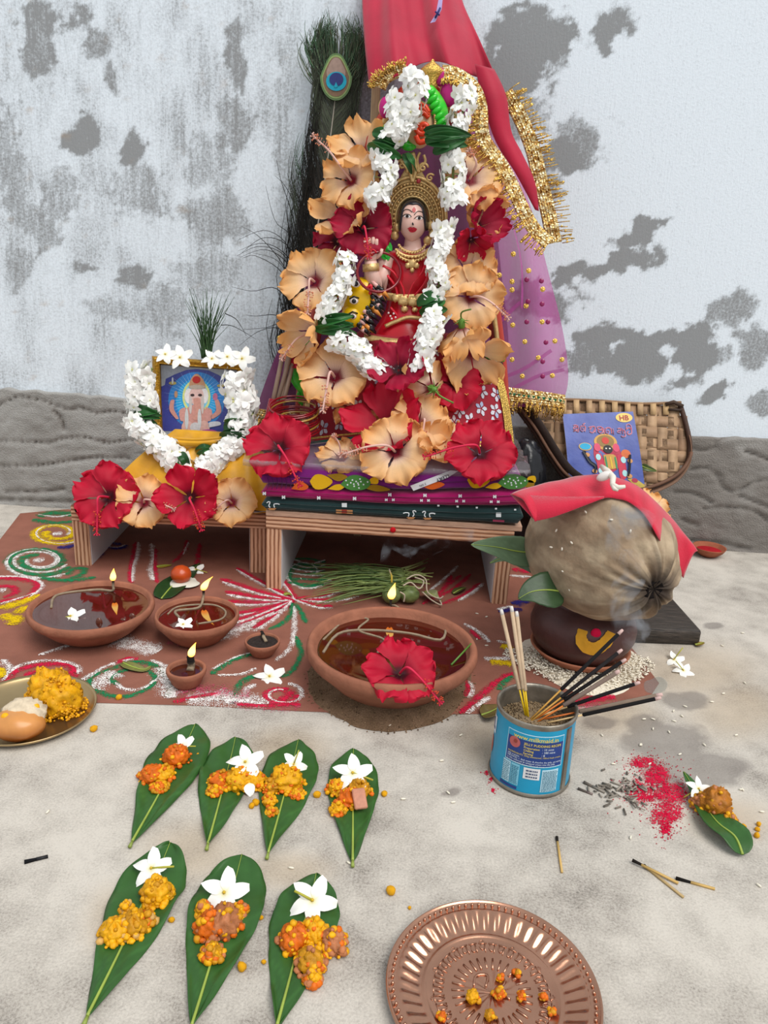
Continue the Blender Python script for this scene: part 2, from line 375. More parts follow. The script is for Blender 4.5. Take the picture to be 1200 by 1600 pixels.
# floor: bare concrete with stains
def floor_material():
    m = bpy.data.materials.new('bare_concrete'); m.use_nodes = True; nt = m.node_tree; N = nt.nodes; L = nt.links
    b = N['Principled BSDF']; b.inputs['Specular IOR Level'].default_value = 0.3
    tc = N.new('ShaderNodeTexCoord'); at = N.new('ShaderNodeVertexColor'); at.layer_name = 'Col'; sp = N.new('ShaderNodeSeparateColor'); L.new(at.outputs[0], sp.inputs[0])
    def noi(sc, det, rg=.6):
        n = N.new('ShaderNodeTexNoise'); n.inputs['Scale'].default_value = sc; n.inputs['Detail'].default_value = det; n.inputs['Roughness'].default_value = rg; L.new(tc.outputs['Object'], n.inputs[0]); return n.outputs['Fac']
    grain = noi(520, 5, .8); mid = noi(35, 6); big = noi(5, 3)
    def ramp(src, els):
        cr = N.new('ShaderNodeValToRGB'); L.new(src, cr.inputs[0]); e = cr.color_ramp.elements
        e[0].position = els[0][0]; e[0].color = (*lin(els[0][1]), 1); e[1].position = els[-1][0]; e[1].color = (*lin(els[-1][1]), 1)
        for p, c in els[1:-1]: x = e.new(p); x.color = (*lin(c), 1)
        return cr.outputs[0]
    def add(a, k, c):
        x = N.new('ShaderNodeMath'); x.operation = 'MULTIPLY_ADD'; L.new(a, x.inputs[0]); x.inputs[1].default_value = k; L.new(c, x.inputs[2]); return x.outputs[0]
    base = ramp(add(grain, 0.9, add(mid, 0.5, big)), [(0.72, '#8f8d8a'), (0.95, '#b3afa9'), (1.25, '#c6c1ba'), (1.5, '#d6d2cb')])
    # ramps clip at 1, so fold the range
    N2 = N.new('ShaderNodeMath'); N2.operation = 'MULTIPLY'; N2.inputs[1].default_value = 0.62; L.new(add(grain, 0.9, add(mid, 0.5, big)), N2.inputs[0])
    base = ramp(N2.outputs[0], [(0.55, '#4f4b47'), (0.63, '#8c857d'), (0.71, '#aba49b'), (0.84, '#c6bfb5')])
    def over(base, fac, col):
        x = N.new('ShaderNodeMixRGB'); L.new(fac, x.inputs[0]); L.new(base, x.inputs[1]); x.inputs[2].default_value = (*lin(col), 1); return x.outputs[0]
    def sharp(ch, k=1.5):
        s = N.new('ShaderNodeMapRange'); L.new(add(mid, k, ch), s.inputs[0]); s.inputs[1].default_value = 0.95; s.inputs[2].default_value = 1.35; return s.outputs[0]
    yl = N.new('ShaderNodeMath'); yl.operation = 'MULTIPLY'; ys = N.new('ShaderNodeMath'); ys.operation = 'MULTIPLY'; ys.inputs[1].default_value = .42; L.new(sp.outputs[1], ys.inputs[0]); L.new(ys.outputs[0], yl.inputs[0]); L.new(add(mid, 0.7, grain), yl.inputs[1])
    base = over(base, yl.outputs[0], '#a98f6a')
    wet = sharp(sp.outputs[0])
    wc = N.new('ShaderNodeMath'); wc.operation = 'MULTIPLY'; wc.inputs[1].default_value = 0.6; L.new(wet, wc.inputs[0])
    base = over(base, wc.outputs[0], '#6e6661')
    L.new(base, b.inputs['Base Color'])
    rr = N.new('ShaderNodeMapRange'); L.new(wet, rr.inputs[0]); rr.inputs[3].default_value = 0.85; rr.inputs[4].default_value = 0.45; L.new(rr.outputs[0], b.inputs['Roughness'])
    bp = N.new('ShaderNodeBump'); bp.inputs['Strength'].default_value = 0.35; bp.inputs['Distance'].default_value = 0.001; L.new(grain, bp.inputs['Height']); L.new(bp.outputs[0], b.inputs['Normal'])
    return m
WET = [(1040, 1160, 60, 26), (1085, 1205, 70, 26), (1130, 1200, 40, 16), (1010, 1135, 28, 16), (1070, 1095, 36, 12), (1115, 1065, 0, 0), (935, 1130, 25, 10), (705, 1238, 16, 5), (660, 1140, 0, 0), (1115, 978, 14, 5)]
YEL = [(300, 1330, 70, 40), (450, 1360, 60, 26), (320, 1190, 50, 30), (1080, 1050, 90, 40), (1150, 1110, 70, 40), (180, 1440, 40, 50), (1140, 1280, 60, 30), (960, 1120, 60, 30), (450, 1170, 60, 30), (760, 1160, 50, 40)]
def fmask(lst, px, py):
    m = 0
    for cx, cy, rx, ry in lst:
        if rx:
            d = sqrt(((px-cx)/rx)**2+((py-cy)/ry)**2)
            if d < 1.7: m = max(m, 1-ss(0.35, 1.7, d))
    return m
fb = MB(); FX0, FX1, FY0, FY1 = -0.8, 0.7, 0.28, WALLY
def ffn(u, v): return (FX0+(FX1-FX0)*u, FY0+(FY1-FY0)*v, 0)
def fcol(u, v):
    px, py = px_of(ffn(u, v)); return (fmask(WET, px, py), fmask(YEL, px, py), 0)
fb.grid(ffn, 190, 150, col=fcol)
for (a, b, c, d) in ((-2.6, FX0, -1.6, FY1), (FX1, 2.6, -1.6, FY1), (FX0, FX1, -1.6, FY0)):
    fb.add([(a, c, 0), (b, c, 0), (b, d, 0), (a, d, 0)], [(0, 1, 2, 3)], (0, 0, 0))
floor = fb.build('floor', floor_material(), smooth=False)
tag(floor, 'bare grey concrete floor with damp and yellow stains', 'floor', kind='structure')

# red oxide paint square on the floor
pp = [G(x, y) for x, y in ((-60, 925), (0, 868), (58, 803), (66, 800))]
pf = MB()
A = G(64, 799); B = G(470, 1110); C = G(985, 1100); D = G(-160, 1088)
pq = [Vector((-0.64, 1.34, 0)), Vector((-0.71, 1.30, 0)), G(-110, 985), G(-60, 1105), G(120, 1098), G(300, 1103), G(470, 1112), G(620, 1118), G(760, 1116), G(900, 1105), G(1010, 1098), G(1030, 1068), G(985, 1010), G(975, 985), G(935, 905), Vector((0.34, 1.2, 0)), Vector((0.33, 1.34, 0))]
pf.poly([(p.x, p.y, 0.0006) for p in pq])
M_red = mat('red_oxide_floor_paint', '#8b5a4b', 0.75, spec=0.25, var=(26, 0.16), bump=(500, 0.3))
rp = pf.build('floor_paint', M_red, smooth=False); tag(rp, 'worn red oxide paint square on the concrete under the shrine', 'floor paint', kind='structure')
# ------------------------------------------------------------------ plywood tables
def plywood(name, axis):
    m = bpy.data.materials.new(name); m.use_nodes = True; nt = m.node_tree; N = nt.nodes; L = nt.links
    b = N['Principled BSDF']; b.inputs['Roughness'].default_value = 0.7; b.inputs['Specular IOR Level'].default_value = 0.25
    tc = N.new('ShaderNodeTexCoord'); mp = N.new('ShaderNodeMapping'); L.new(tc.outputs['Object'], mp.inputs[0])
    wv = N.new('ShaderNodeTexWave'); wv.bands_direction = axis; wv.inputs['Scale'].default_value = 52; wv.inputs['Distortion'].default_value = 1.2; wv.inputs['Detail'].default_value = 3; wv.inputs['Detail Scale'].default_value = 0.6
    L.new(tc.outputs['Object'], wv.inputs[0])
    mp.inputs['Scale'].default_value = (1, 1, 14) if axis == 'Z' else (14, 1, 1)
    n = N.new('ShaderNodeTexNoise'); n.inputs['Scale'].default_value = 40; n.inputs['Detail'].default_value = 5; L.new(mp.outputs[0], n.inputs[0])
    a = N.new('ShaderNodeMath'); a.operation = 'MULTIPLY_ADD'; L.new(n.outputs['Fac'], a.inputs[0]); a.inputs[1].default_value = 0.8; L.new(wv.outputs['Fac'], a.inputs[2])
    cr = N.new('ShaderNodeValToRGB'); md = N.new('ShaderNodeMath'); md.operation = 'MULTIPLY'; md.inputs[1].default_value = 0.6; L.new(a.outputs[0], md.inputs[0]); L.new(md.outputs[0], cr.inputs[0])
    e = cr.color_ramp.elements; e[0].position = 0.2; e[0].color = (*lin('#6b4230'), 1); e[1].position = 0.8; e[1].color = (*lin('#d3a88a'), 1)
    x = e.new(0.42); x.color = (*lin('#b17f5f'), 1)
    L.new(cr.outputs[0], b.inputs['Base Color'])
    bp = N.new('ShaderNodeBump'); bp.inputs['Strength'].default_value = 0.4; bp.inputs['Distance'].default_value = 0.001; L.new(a.outputs[0], bp.inputs['Height']); L.new(bp.outputs[0], b.inputs['Normal'])
    return m
M_plyh, M_plyv = plywood('plywood_edge_flat', 'Z'), plywood('plywood_edge_upright', 'X')
M_lam = mat('white_laminate', '#cfcfd2', 0.45, var=(20, 0.06))
M_ltop = mat('brown_laminate', '#8a5a46', 0.5, var=(30, 0.2), stretch=(1, 6, 1))
M_board = mat('thin_board', '#c29c84', 0.75, var=(60, 0.25), stretch=(1, 8, 12), bump=(200, .3))
def table(label, M, W, D, H, T, legw, red, lw2=None, extra=False):
    t = thing('low_table', M @ Vector((W/2, D/2, 0)), label, 'table')
    rot = M.to_3x3()
    def bx(name, a, b, m, par=t, bev=0.0008):
        c = [(a[i]+b[i])/2 for i in range(3)]; s = [abs(b[i]-a[i]) for i in range(3)]
        return MB().box(M @ Vector(c), s, M=rot, bev=bev).build(name, m, par, smooth=False)
    top = bx('table_top', (0, 0, H-T), (W, D, H), M_plyh)
    bx('laminate', (0.001, 0.001, H), (W-0.001, D-0.001, H+0.0008), M_ltop, top, 0)
    for x in (0, W-legw):
        lg = bx('leg', (x, 0.001, 0), (x+legw, D, H-T), M_plyv)
        bx('inner_face', (x+legw if x == 0 else x-0.0008, 0.004, 0.001), (x+legw+0.0008 if x == 0 else x, D, H-T-0.0005), M_lam, lg, 0)
    if extra:
        bx('board', (0, 0.0, H+0.0008), (W+0.01, D, H+0.009), M_board)
    p = V(*red[:2], red[2]); MB().sphere(p, (0.0042, 0.0016, 0.0042), 14, 8, lin('#c01722')).build('vermilion_dot', M_matte, t)
    return t
ang = atan2(0.018, 0.29)
MS = Matrix.Translation((-0.511, 1.08, 0)) @ Matrix.Rotation(ang, 4, 'Z')
table('small low plywood table under the framed print and yellow cloth', MS, 0.294, 0.20, 0.0975, 0.0235, 0.0245, (246, 812, 1.084))
MT = Matrix.Translation((-0.206, 1.04, 0))
table('larger low plywood table carrying the folded saris', MT, 0.357, 0.25, 0.1145, 0.019, 0.0225, (614, 828, 1.0385), extra=True)

# ------------------------------------------------------------------ folded saris
def folded(name, label, x0, x1, y0, y1, zl, zr, base, rnd=0.5, layers=3, seed=0, m=None):
    """a folded sari: layered slab with a rolled front fold; z given at its left and right end"""
    t = thing(name, ((x0+x1)/2, (y0+y1)/2, min(zl[0], zr[0])), label, 'sari', 'folded saris on the table')
    def zz(x):
        k = max(0, min(1, (x-x0)/(x1-x0)))**3; return zl[0]+(zr[0]-zl[0])*k, zl[1]+(zr[1]-zl[1])*k
    NU_, NV_ = 60, 26
    def fn(u, v):
        a = 2*pi*v; ex = 0.32
        x = x0+(x1-x0)*u; b, tp = zz(x); h = (tp-b)/2
        cx, sx = cos(a), sin(a)
        yy = (abs(cx)**(0.14))*(1 if cx > 0 else -1); zc = (abs(sx)**0.5)*(1 if sx > 0 else -1)
        e = 1-0.9*max(0, abs(2*u-1)-0.985)/0.015
        wob = 0.0018*nz(x*14, seed, v*3)+0.001*nz(x*45, seed+4, v*5)
        return Vector((x, (y0+y1)/2+yy*(y1-y0)/2*(1 if cx > 0 else 1)+wob, (b+tp)/2+zc*h*e+wob*.5))
    def col(u, v): return mix(base, tuple(c*0.8 for c in base), 0.5+0.8*nz(u*30, v*5, seed))
    mb = MB(); mb.grid(fn, NU_, NV_, cv=True, col=col, flip=True)
    for ui in (0, 1): mb.add([fn(ui, j/NV_) for j in range(NV_)], [tuple(range(NV_)) if ui == 0 else tuple(range(NV_-1, -1, -1))], base)
    body = mb.build('cloth_body', m or M_cloth, t)
    # creases of the folded layers along the front edge
    cb = MB()
    for k in range(layers):
        f = (k+1)/(layers+1)
        pts = []
        for i in range(30):
            x = x0+(x1-x0)*(0.01+0.98*i/29); b, tp = zz(x); pts.append((x, y0-0.0004-0.001*sin(pi*f), b+(tp-b)*(f+0.03*nz(x*9, k, seed))))
        cb.tube(pts, 0.0005, 4, tuple(c*0.45 for c in base))
    cb.build('fold_line', M_cloth, t)
    return t
C_gr, C_mg, C_pu = lin('#21393a'), lin('#a81762'), lin('#7d1f7c')
sg = folded('folded_sari', 'dark green folded sari with small boat motifs, lowest of the stack', -0.211, 0.160, 1.036, 1.27, (0.1238, 0.1428), (0.1250, 0.1540), C_gr, layers=2, seed=1)
sm = folded('folded_sari', 'magenta folded sari with white woven squares, middle of the stack', -0.211, 0.166, 1.033, 1.27, (0.1432, 0.1612), (0.1544, 0.1835), C_mg, layers=2, seed=2)
sp_ = folded('folded_sari', 'purple floral sari in a clear plastic packet, topmost of the stack', -0.216, 0.152, 1.034, 1.265, (0.1616, 0.1930), (0.1840, 0.2030), C_pu, layers=1, seed=3)
YF = 1.0325
wt, tanc = lin('#d9dfe2'), lin('#b07a4c')
def decal(mb, pts, Y, col, z=None): mb.poly([V(x, y, Y) for x, y in pts], col)
def motif(mb, cx, cy, pts, col, s=1, Y=YF): decal(mb, [(cx+x*s, cy+y*s) for x, y in pts], Y, col)
def squig(mb, pts, Y, col, r=0.0009): mb.tube([V(x, y, Y) for x, y in bez2(pts, 10)], r, 4, col)
for cx, cy, fl in ((425, 789, 1), (642, 803, -1), (668, 804, 1)):
    mb = MB()
    squig(mb, [(cx-8*fl, cy-3), (cx-6*fl, cy-5), (cx-3*fl, cy-4), (cx-5*fl, cy+1), (cx-3*fl, cy+4)], YF+.002, wt)
    squig(mb, [(cx+4*fl, cy+4), (cx+3*fl, cy-1), (cx+8*fl, cy-2), (cx+12*fl, cy-1)], YF+.002, wt)
    motif(mb, cx, cy+6, [(-7, -1), (7, -1), (4, 2), (-4, 2)], tanc, Y=YF+.002)
    mb.build('boat_motif', M_cloth, sg, smooth=False)
for cx, cy in ((538, 795), (779, 810)):
    mb = MB()
    motif(mb, cx, cy-4, [(-4, -5), (4, -5), (4, 2), (-4, 2)], wt, Y=YF+.002)
    if cx < 600:
        motif(mb, cx, cy+4, [(-13, -3), (13, -2), (13, 4), (-13, 3)], tanc, Y=YF+.0025); motif(mb, cx, cy+4, [(-4, -3), (4, -3), (4, 3), (-4, 3)], lin('#8a2f22'), Y=YF+.002)
    else: motif(mb, cx, cy+4, [(-9, -2), (9, -1), (9, 2), (-9, 1)], lin('#8a2f4a'), Y=YF+.002)
    mb.build('house_motif', M_cloth, sg, smooth=False)
for i in range(5):
    mb = MB(); motif(mb, 685+i*30, 790+i*1.6, [(-1.6, -1.3), (1.6, -1.3), (1.6, 1.3), (-1.6, 1.3)], wt, Y=YF+.0018); mb.build('woven_dot', M_cloth, sg, smooth=False)
NP = [(-3, -3), (-1.2, -3), (0, -1), (1.2, -3), (3, -3), (3, 3), (1.2, 3), (0, 1), (-1.2, 3), (-3, 3)]
for i, cx in enumerate((413, 443, 498, 554, 609, 664, 719, 773)):
    mb = MB(); cy = 768+i*1.0+(8 if i in (1, 2, 3) else 3); s = 0.85
    if i > 3: cy -= 2
    motif(mb, cx, cy, NP, wt, s, YF-.0012)
    if i > 3:
        for dx, dy in ((-5.5, 8), (5.5, 8)): motif(mb, cx+dx, cy+dy, NP, wt, s*.8, YF-.0012)
    mb.build('woven_square', M_cloth, sm, smooth=False)
yl, yd = lin('#d9a90f'), lin('#94700f')
YP = 1.0318
def petalpx(pts, col, Y=YP, name='printed_petal'):
    mb = MB(); decal(mb, bez2(pts+[pts[0]], 18)[:-1], Y, col); return mb.build(name, M_cloth, sp_, smooth=False)
for ox, oy in ((0, 0), (246, -2)):
    k = 0.72 if ox else 1
    petalpx([(484+ox, 752+oy), (492+ox, 742+oy), (505+ox, 742+oy), (520+ox, 752+oy), (508+ox, 763+oy), (492+ox, 764+oy)], yl)
    petalpx([(510+ox, 742+oy), (530+ox, 740+oy), (543+ox, 745+oy), (528+ox, 752+oy)], yd, YP-.0002)
    petalpx([(512+ox, 764+oy), (525+ox, 757+oy), (540+ox, 758+oy), (530+ox, 766+oy)], yl, YP-.0002)
    if not ox: petalpx([(570, 763), (585, 757), (610, 765), (590, 768)], yd, YP-.0002)
    else: petalpx([(572+ox, 763+oy), (580+ox, 752+oy), (589+ox, 756+oy), (586+ox, 763+oy)], yd, YP-.0002)
    petalpx([(575+ox, 755+oy), (580+ox, 747+oy), (590+ox, 746+oy), (590+ox, 756+oy)], yl, YP-.0002)
    bud = petalpx([(532+ox, 757+oy), (545+ox, 744+oy), (562+ox, 743+oy), (579+ox, 752+oy), (572+ox, 764+oy), (548+ox, 766+oy)], lin('#477f3a'), YP-.0004, 'printed_bud')
    mb = MB()
    for k in range(14):
        a, r = k*2.4, 3+k*1.15
        motif(mb, 556+ox+cos(a)*r*1.05, 755+oy+sin(a)*r*.5, [(1.4*cos(q), 1.4*sin(q)) for q in [i*1.05 for i in range(6)]], wt, 1, YP-.0007)
    d_ = mb.build('printed_dots', M_cloth, bud, smooth=False); d_['kind'] = 'stuff'
petalpx([(455, 764), (468, 752), (482, 760), (474, 766)], lin('#cf5a1c'))
petalpx([(660, 760), (678, 752), (695, 757), (676, 765)], lin('#cf5a1c'))
mb = MB()
for k in range(6): squig(mb, [(418+k*7, 745), (420+k*7, 755), (418+k*7, 764)], YP, lin('#4a0f52'), 0.0005)
mb.build('printed_lines', M_cloth, sp_, smooth=False)['kind'] = 'stuff'
# shop label on the packet
LBL = [(641, 759), (646, 767), (700, 746), (716, 736), (704, 735)]
lb = MB(); decal(lb, LBL, YP-.0012, lin('#dcdce2')); lo = lb.build('paper_label', M_vc, sp_, smooth=False); lo['label'] = 'white paper label lettered LLERY'
def text_geo(s, size=1.0, align='LEFT', bold=False):
    cu = bpy.data.curves.new('txt', 'FONT'); cu.body = s; cu.size = size; cu.align_x = align; cu.resolution_u = 2
    if bold: cu.offset = 0.012*size
    ob = bpy.data.objects.new('txt', cu); COL.objects.link(ob)
    bpy.context.view_layer.update()
    me = bpy.data.meshes.new_from_object(ob)
    vs = [v.co.copy() for v in me.vertices]; fs = [tuple(p.vertices) for p in me.polygons]
    bpy.data.objects.remove(ob); bpy.data.curves.remove(cu); bpy.data.meshes.remove(me); return vs, fs
def text_on(mb, s, size, fn, col, align='LEFT', bold=False):
    vs, fs = text_geo(s, size, align, bold); mb.add([fn(v.x, v.y) for v in vs], fs, col)
tb = MB()
def lab(x, y):                                    # x along the label, y up, photo pixels; the word stands upside down
    a = atan2(742-762, 702-648); ox, oy = 701, 741
    X, Y2 = -x, y
    return V(ox+X*cos(a)-Y2*sin(a)*-1*-1, oy+X*sin(a)+Y2*cos(a), YP-.002)
text_on(tb, 'LLERY', 8, lab, lin('#2a2a33'), bold=True)
text_on(tb, '3 SIN', 5, lambda x, y: lab(x+38, y+0), lin('#2a2a33'))
tb.build('lettering', M_vc, lo, smooth=False)
# clear plastic sleeve
M_plastic = mat('clear_plastic', '#8f888c', 0.12, spec=0.7, alpha=0.34, bump=(90, 0.8))
pb = MB()
def plf(u, v):
    x = -0.236+0.398*u; z0 = 0.194+0.010*u**3; a = v*pi
    y = 1.030+0.24*v
    return (x, y-0.006*sin(v*2*pi)+0.002*nz(x*20, v*9), z0+0.003+0.006*ss(0, .06, v)+0.004*nz(x*16, v*30, 5)+0.004*abs(2*u-1)**6*nz(x*150, v*70)*3)
pb.grid(plf, 90, 16)
def plg(u, v):
    x = -0.236+0.398*u; z0 = 0.194+0.010*u**3
    return (x, 1.0295-0.003*sin(v*pi)+0.0012*nz(x*30, v*4, 2), z0-0.004+v*0.009+0.0015*nz(x*25, 4)+0.004*abs(2*u-1)**8*nz(x*160, v*9))
pb.grid(plg, 90, 6)
pb.build('plastic_sleeve', M_plastic, sp_)

# ------------------------------------------------------------------ clay lamps
M_clay = mat('terracotta', None, 0.8, spec=0.2, var=(60, 0.18), bump=(250, 0.35))
M_oil = mat('lamp_oil', '#4a1a0c', 0.04, spec=0.6, coat=0.4, var=(12, 0.3))
M_flame = None
def flame_mat():
    m = bpy.data.materials.new('flame'); m.use_nodes = True; nt = m.node_tree; N = nt.nodes; L = nt.links
    e = N.new('ShaderNodeEmission'); a = N.new('ShaderNodeVertexColor'); a.layer_name = 'Col'; L.new(a.outputs[0], e.inputs[0]); e.inputs[1].default_value = 4.0
    L.new(e.outputs[0], N['Material Output'].inputs[0]); return m
M_flame = flame_mat()
M_wick = mat('cotton_wick', None, 0.95, var=(200, .2))
CL1, CL2 = lin('#9c6650'), lin('#7d4d3c')
def bowl(name, label, px, py, wpx, h, oil=0.72, thick=0.09, foot=0.5, cat='lamp', soot=False, clay=CL1):
    c = G(px, py, h); R = wpx/2*mpp(c); t = thing(name, (c.x, c.y, 0.0008), label, cat)
    T = R*thick
    prof = [(0.001, 0), (R*foot, 0), (R*(foot+.06), h*.03), (R*(foot+0.20), h*.22), (R*0.86, h*0.52), (R*0.965, h*0.70), (R, h*0.82), (R*0.995, h*0.93), (R*0.975, h*0.99), (R-T*.5, h), (R-T, h*0.975), (R-T*1.15, h*.9), (R*.80, h*.6), (R*.6, h*.34), (0.001, h*.22)]
    cc = [mix(clay, CL2, 0.3+0.3*nz(i*1.7)) for i in range(len(prof))]
    mb = MB(); mb.lathe([(r, z+0.0008) for r, z in prof], 64, (c.x, c.y, 0), cc); mb.build('clay_bowl', M_clay, t)
    zo = h*oil+0.0008
    ro = R-T*1.15 if oil > .8 else (R*.80+(R-T*1.15-R*.8)*max(0, (oil-.6)/.3))
    return t, Vector((c.x, c.y, zo)), ro, R
def flame(t, p, hgt, lean, power=0.25):
    p = Vector(p); lean = Vector(lean)
    mb = MB(); n = 12
    prof = []
    for i in range(n+1):
        s = i/n; prof.append((0.24*hgt*(sin(pi*min(1, s**0.62))**1.0)*(1-s*.35)+0.0002, s))
    vs, cs, fs = [], [], []
    for r, s in prof:
        cpt = p+Vector((0, 0, hgt*s))+lean*(s*s)
        for k in range(10):
            a = 2*pi*k/10; vs.append(cpt+Vector((r*cos(a), r*sin(a), 0)))
            cs.append(mix((1.0, 0.22, 0.02), mix((1.0, .62, .16), (1.0, .42, .05), ss(.5, 1, s)), ss(0.0, 0.4, s)))
    for i in range(n):
        for k in range(10): fs.append((i*10+k, i*10+(k+1) % 10, (i+1)*10+(k+1) % 10, (i+1)*10+k))
    mb.add(vs, fs, cs); f = mb.build('flame', M_flame, t); f['label'] = 'yellow burning flame'
def oil(t, c, ro, m=None):
    mb = MB(); mb.lathe([(0.0005, 0), (ro*.4, 0.0001), (ro*.8, 0.0001), (ro*.97, 0.0002), (ro, 0.0006)], 48, c); return mb.build('oil', m or M_oil, t)
GW, SOOT = lin('#8d7d68'), lin('#1b1512')
def wick(t, pts, r=0.0022, tipsoot=0.8):
    mb = MB(); P = bez(pts, 40)
    mb.tube(P, [r*(1+.25*nz(i*.8)) for i in range(40)], 7, lambda s: mix(GW, SOOT, ss(tipsoot-.15, tipsoot+.02, s))); return mb.build('wick', M_wick, t)
# big lamp on its bed of sand
t, c, ro, R = bowl('clay_lamp', 'largest clay oil lamp, red hibiscus on its rim, bedded in sand', 613, 1004, 268, 0.056, .80, .085)
oil(t, c, ro)
def onoil(px, py, dz=0.0): q = G(px, py, c.z); return Vector((q.x, q.y, c.z+dz))
tip = G(611, 940, 0.062)
wick(t, [onoil(505, 1020, .0004), onoil(530, 990, .0006), onoil(580, 985, .0004), onoil(640, 990, .0004), onoil(690, 1000, .0006), onoil(690, 970, .0004), onoil(640, 960, .0008), onoil(618, 950, .003), tip+Vector((0, -.002, -.004)), tip+Vector((0, 0, .004))], 0.0016, .93)
wick(t, [onoil(505, 1000, .0004), onoil(540, 970, .0004), onoil(575, 968, .0006), onoil(560, 985, .0004), onoil(600, 1000, .0004), onoil(590, 1020, .0003)], 0.0013, 2)
flame(t, tip+Vector((0, 0, .003)), 0.023, (0.004, 0, 0))
gb = MB(); gb.tube([onoil(705, 1040, .001), onoil(735, 1018, .010)], 0.0012, 5, lin('#5f8a3a')); gb.build('grass_stalk', M_leaf, t)
BIGC, BIGR = c.copy(), R
# left lamp
t, c, ro, R = bowl('clay_lamp', 'wide clay oil lamp with dripped oil on its rim, beside the small table leg', 143, 944, 190, 0.040, .84, .075)
oil(t, c, ro); tip = G(177, 912, 0.046)
wick(t, [onoil(80, 950, .0004), onoil(90, 930, .0004), onoil(150, 922, .0005), onoil(175, 925, .002), tip+Vector((0, -.001, -.002)), tip+Vector((0, 0, .005))], 0.0017, .93)
flame(t, tip+Vector((0, 0, .004)), 0.018, (0.002, 0, 0), .18)
db_ = MB()
for (x, y, w_, h_) in ((155, 976, 6, 12), (193, 971, 6, 6), (207, 966, 6, 9)):
    q = G(x, y, 0.03); db_.sphere(V(x, y, q.y-.003), (w_*.0008, .003, h_*.0008), 10, 6, lin('#5a2f22'))
db_.build('oil_drip', M_gloss, t)
# middle lamp
t, c, ro, R = bowl('clay_lamp', 'medium clay oil lamp with a lit wick and a white flower on its oil', 308, 958, 130, 0.036, .84, .075)
oil(t, c, ro); tip = G(318, 926, 0.042)
wick(t, [onoil(280, 965, .0004), onoil(275, 955, .0004), onoil(310, 950, .0006), tip+Vector((0, -.002, -.006)), tip+Vector((0, 0, .004))], 0.0017, .90)
wick(t, [onoil(262, 960, .0003), onoil(280, 948, .0003), onoil(330, 945, .0003), onoil(352, 955, .0003), onoil(345, 968, .0003), onoil(310, 975, .0003)], 0.0012, 2)
flame(t, tip+Vector((0, 0, .003)), 0.021, (0.013, 0, 0), .22)
# little lit lamp
t, c, ro, R = bowl('clay_lamp', 'little clay lamp with a thick sooty wick, burning on the rangoli', 291, 1044, 62, 0.022, .72, .16, .55)
oil(t, c, ro); tip = G(299, 1034, 0.026)
wick(t, [onoil(297, 1048, .0), onoil(299, 1044, .003), tip+Vector((-.0005, 0, 0)), tip+Vector((-.001, 0, .007))], 0.0042, .7)
flame(t, tip+Vector((0, 0, .006)), 0.019, (0.006, 0, 0), .2)
# burnt lamp
t, c, ro, R = bowl('clay_lamp', 'little burnt-out clay lamp blackened inside', 410, 1001, 55, 0.020, .82, .11, .5)
oil(t, c, ro, mat('soot_cake', '#2a2320', 0.55, var=(300, .5), bump=(500, 1)))
wick(t, [onoil(416, 1004, .001), onoil(412, 1000, .004), onoil(411, 995, .003), onoil(409, 990, .002)], 0.0022, .5)
# sand bed
out = [(478, 1050), (482, 1085), (500, 1108), (535, 1125), (560, 1138), (610, 1144), (655, 1138), (700, 1122), (722, 1100), (738, 1065), (735, 1035), (700, 1000), (620, 990), (520, 1005)]
oc = BIGC; ob_ = bez([G(*o) for o in out]+[G(*out[0])], 72)[:-1]
sb = MB(); vs, cs, fs = [], [], []
NR = 16
for i in range(NR+1):
    s = i/NR
    for k, p in enumerate(ob_):
        q = Vector((oc.x, oc.y, 0)).lerp(p, s*(1+0.03*nz(k*.9, s*3)))
        z = 0.016*(1-ss(0.45, 1.0, s))+0.0022*(1-s**4)*fbm(q.x*120, q.y*120)+0.0008*(1-s)
        if s < .62: z = min(z, 0.0006+0.03*max(0, s-.35)) if s < .5 else z*.8
        vs.append((q.x, q.y, max(0.0008 if s < 1 else 0.0005, z))); cs.append(mix(lin('#8d735c'), lin('#6a543f'), .5+fbm(q.x*60, q.y*60, 3)))
n = len(ob_)
for i in range(NR):
    for k in range(n): fs.append((i*n+k, i*n+(k+1) % n, (i+1)*n+(k+1) % n, (i+1)*n+k))
sb.add(vs, fs, cs)
for k in range(700):
    a = RNG.random()*n; i = int(a); s = 0.5+.55*RNG.random(); p = Vector((oc.x, oc.y, 0)).lerp(ob_[i], s)
    sb.sphere(p+Vector((0, 0, 0.0135*(1-ss(.45, 1, s))+.0012)), RNG.uniform(.0005, .0011), 4, 3, mix(lin('#a88a6c'), lin('#5d4a3a'), RNG.random()))
so = sb.build('sand_bed', mat('sand', None, .95, spec=.1, var=(700, .35), bump=(900, 1.0)))
tag(so, 'brown sand heap spread under the largest clay lamp', 'sand', kind='stuff')
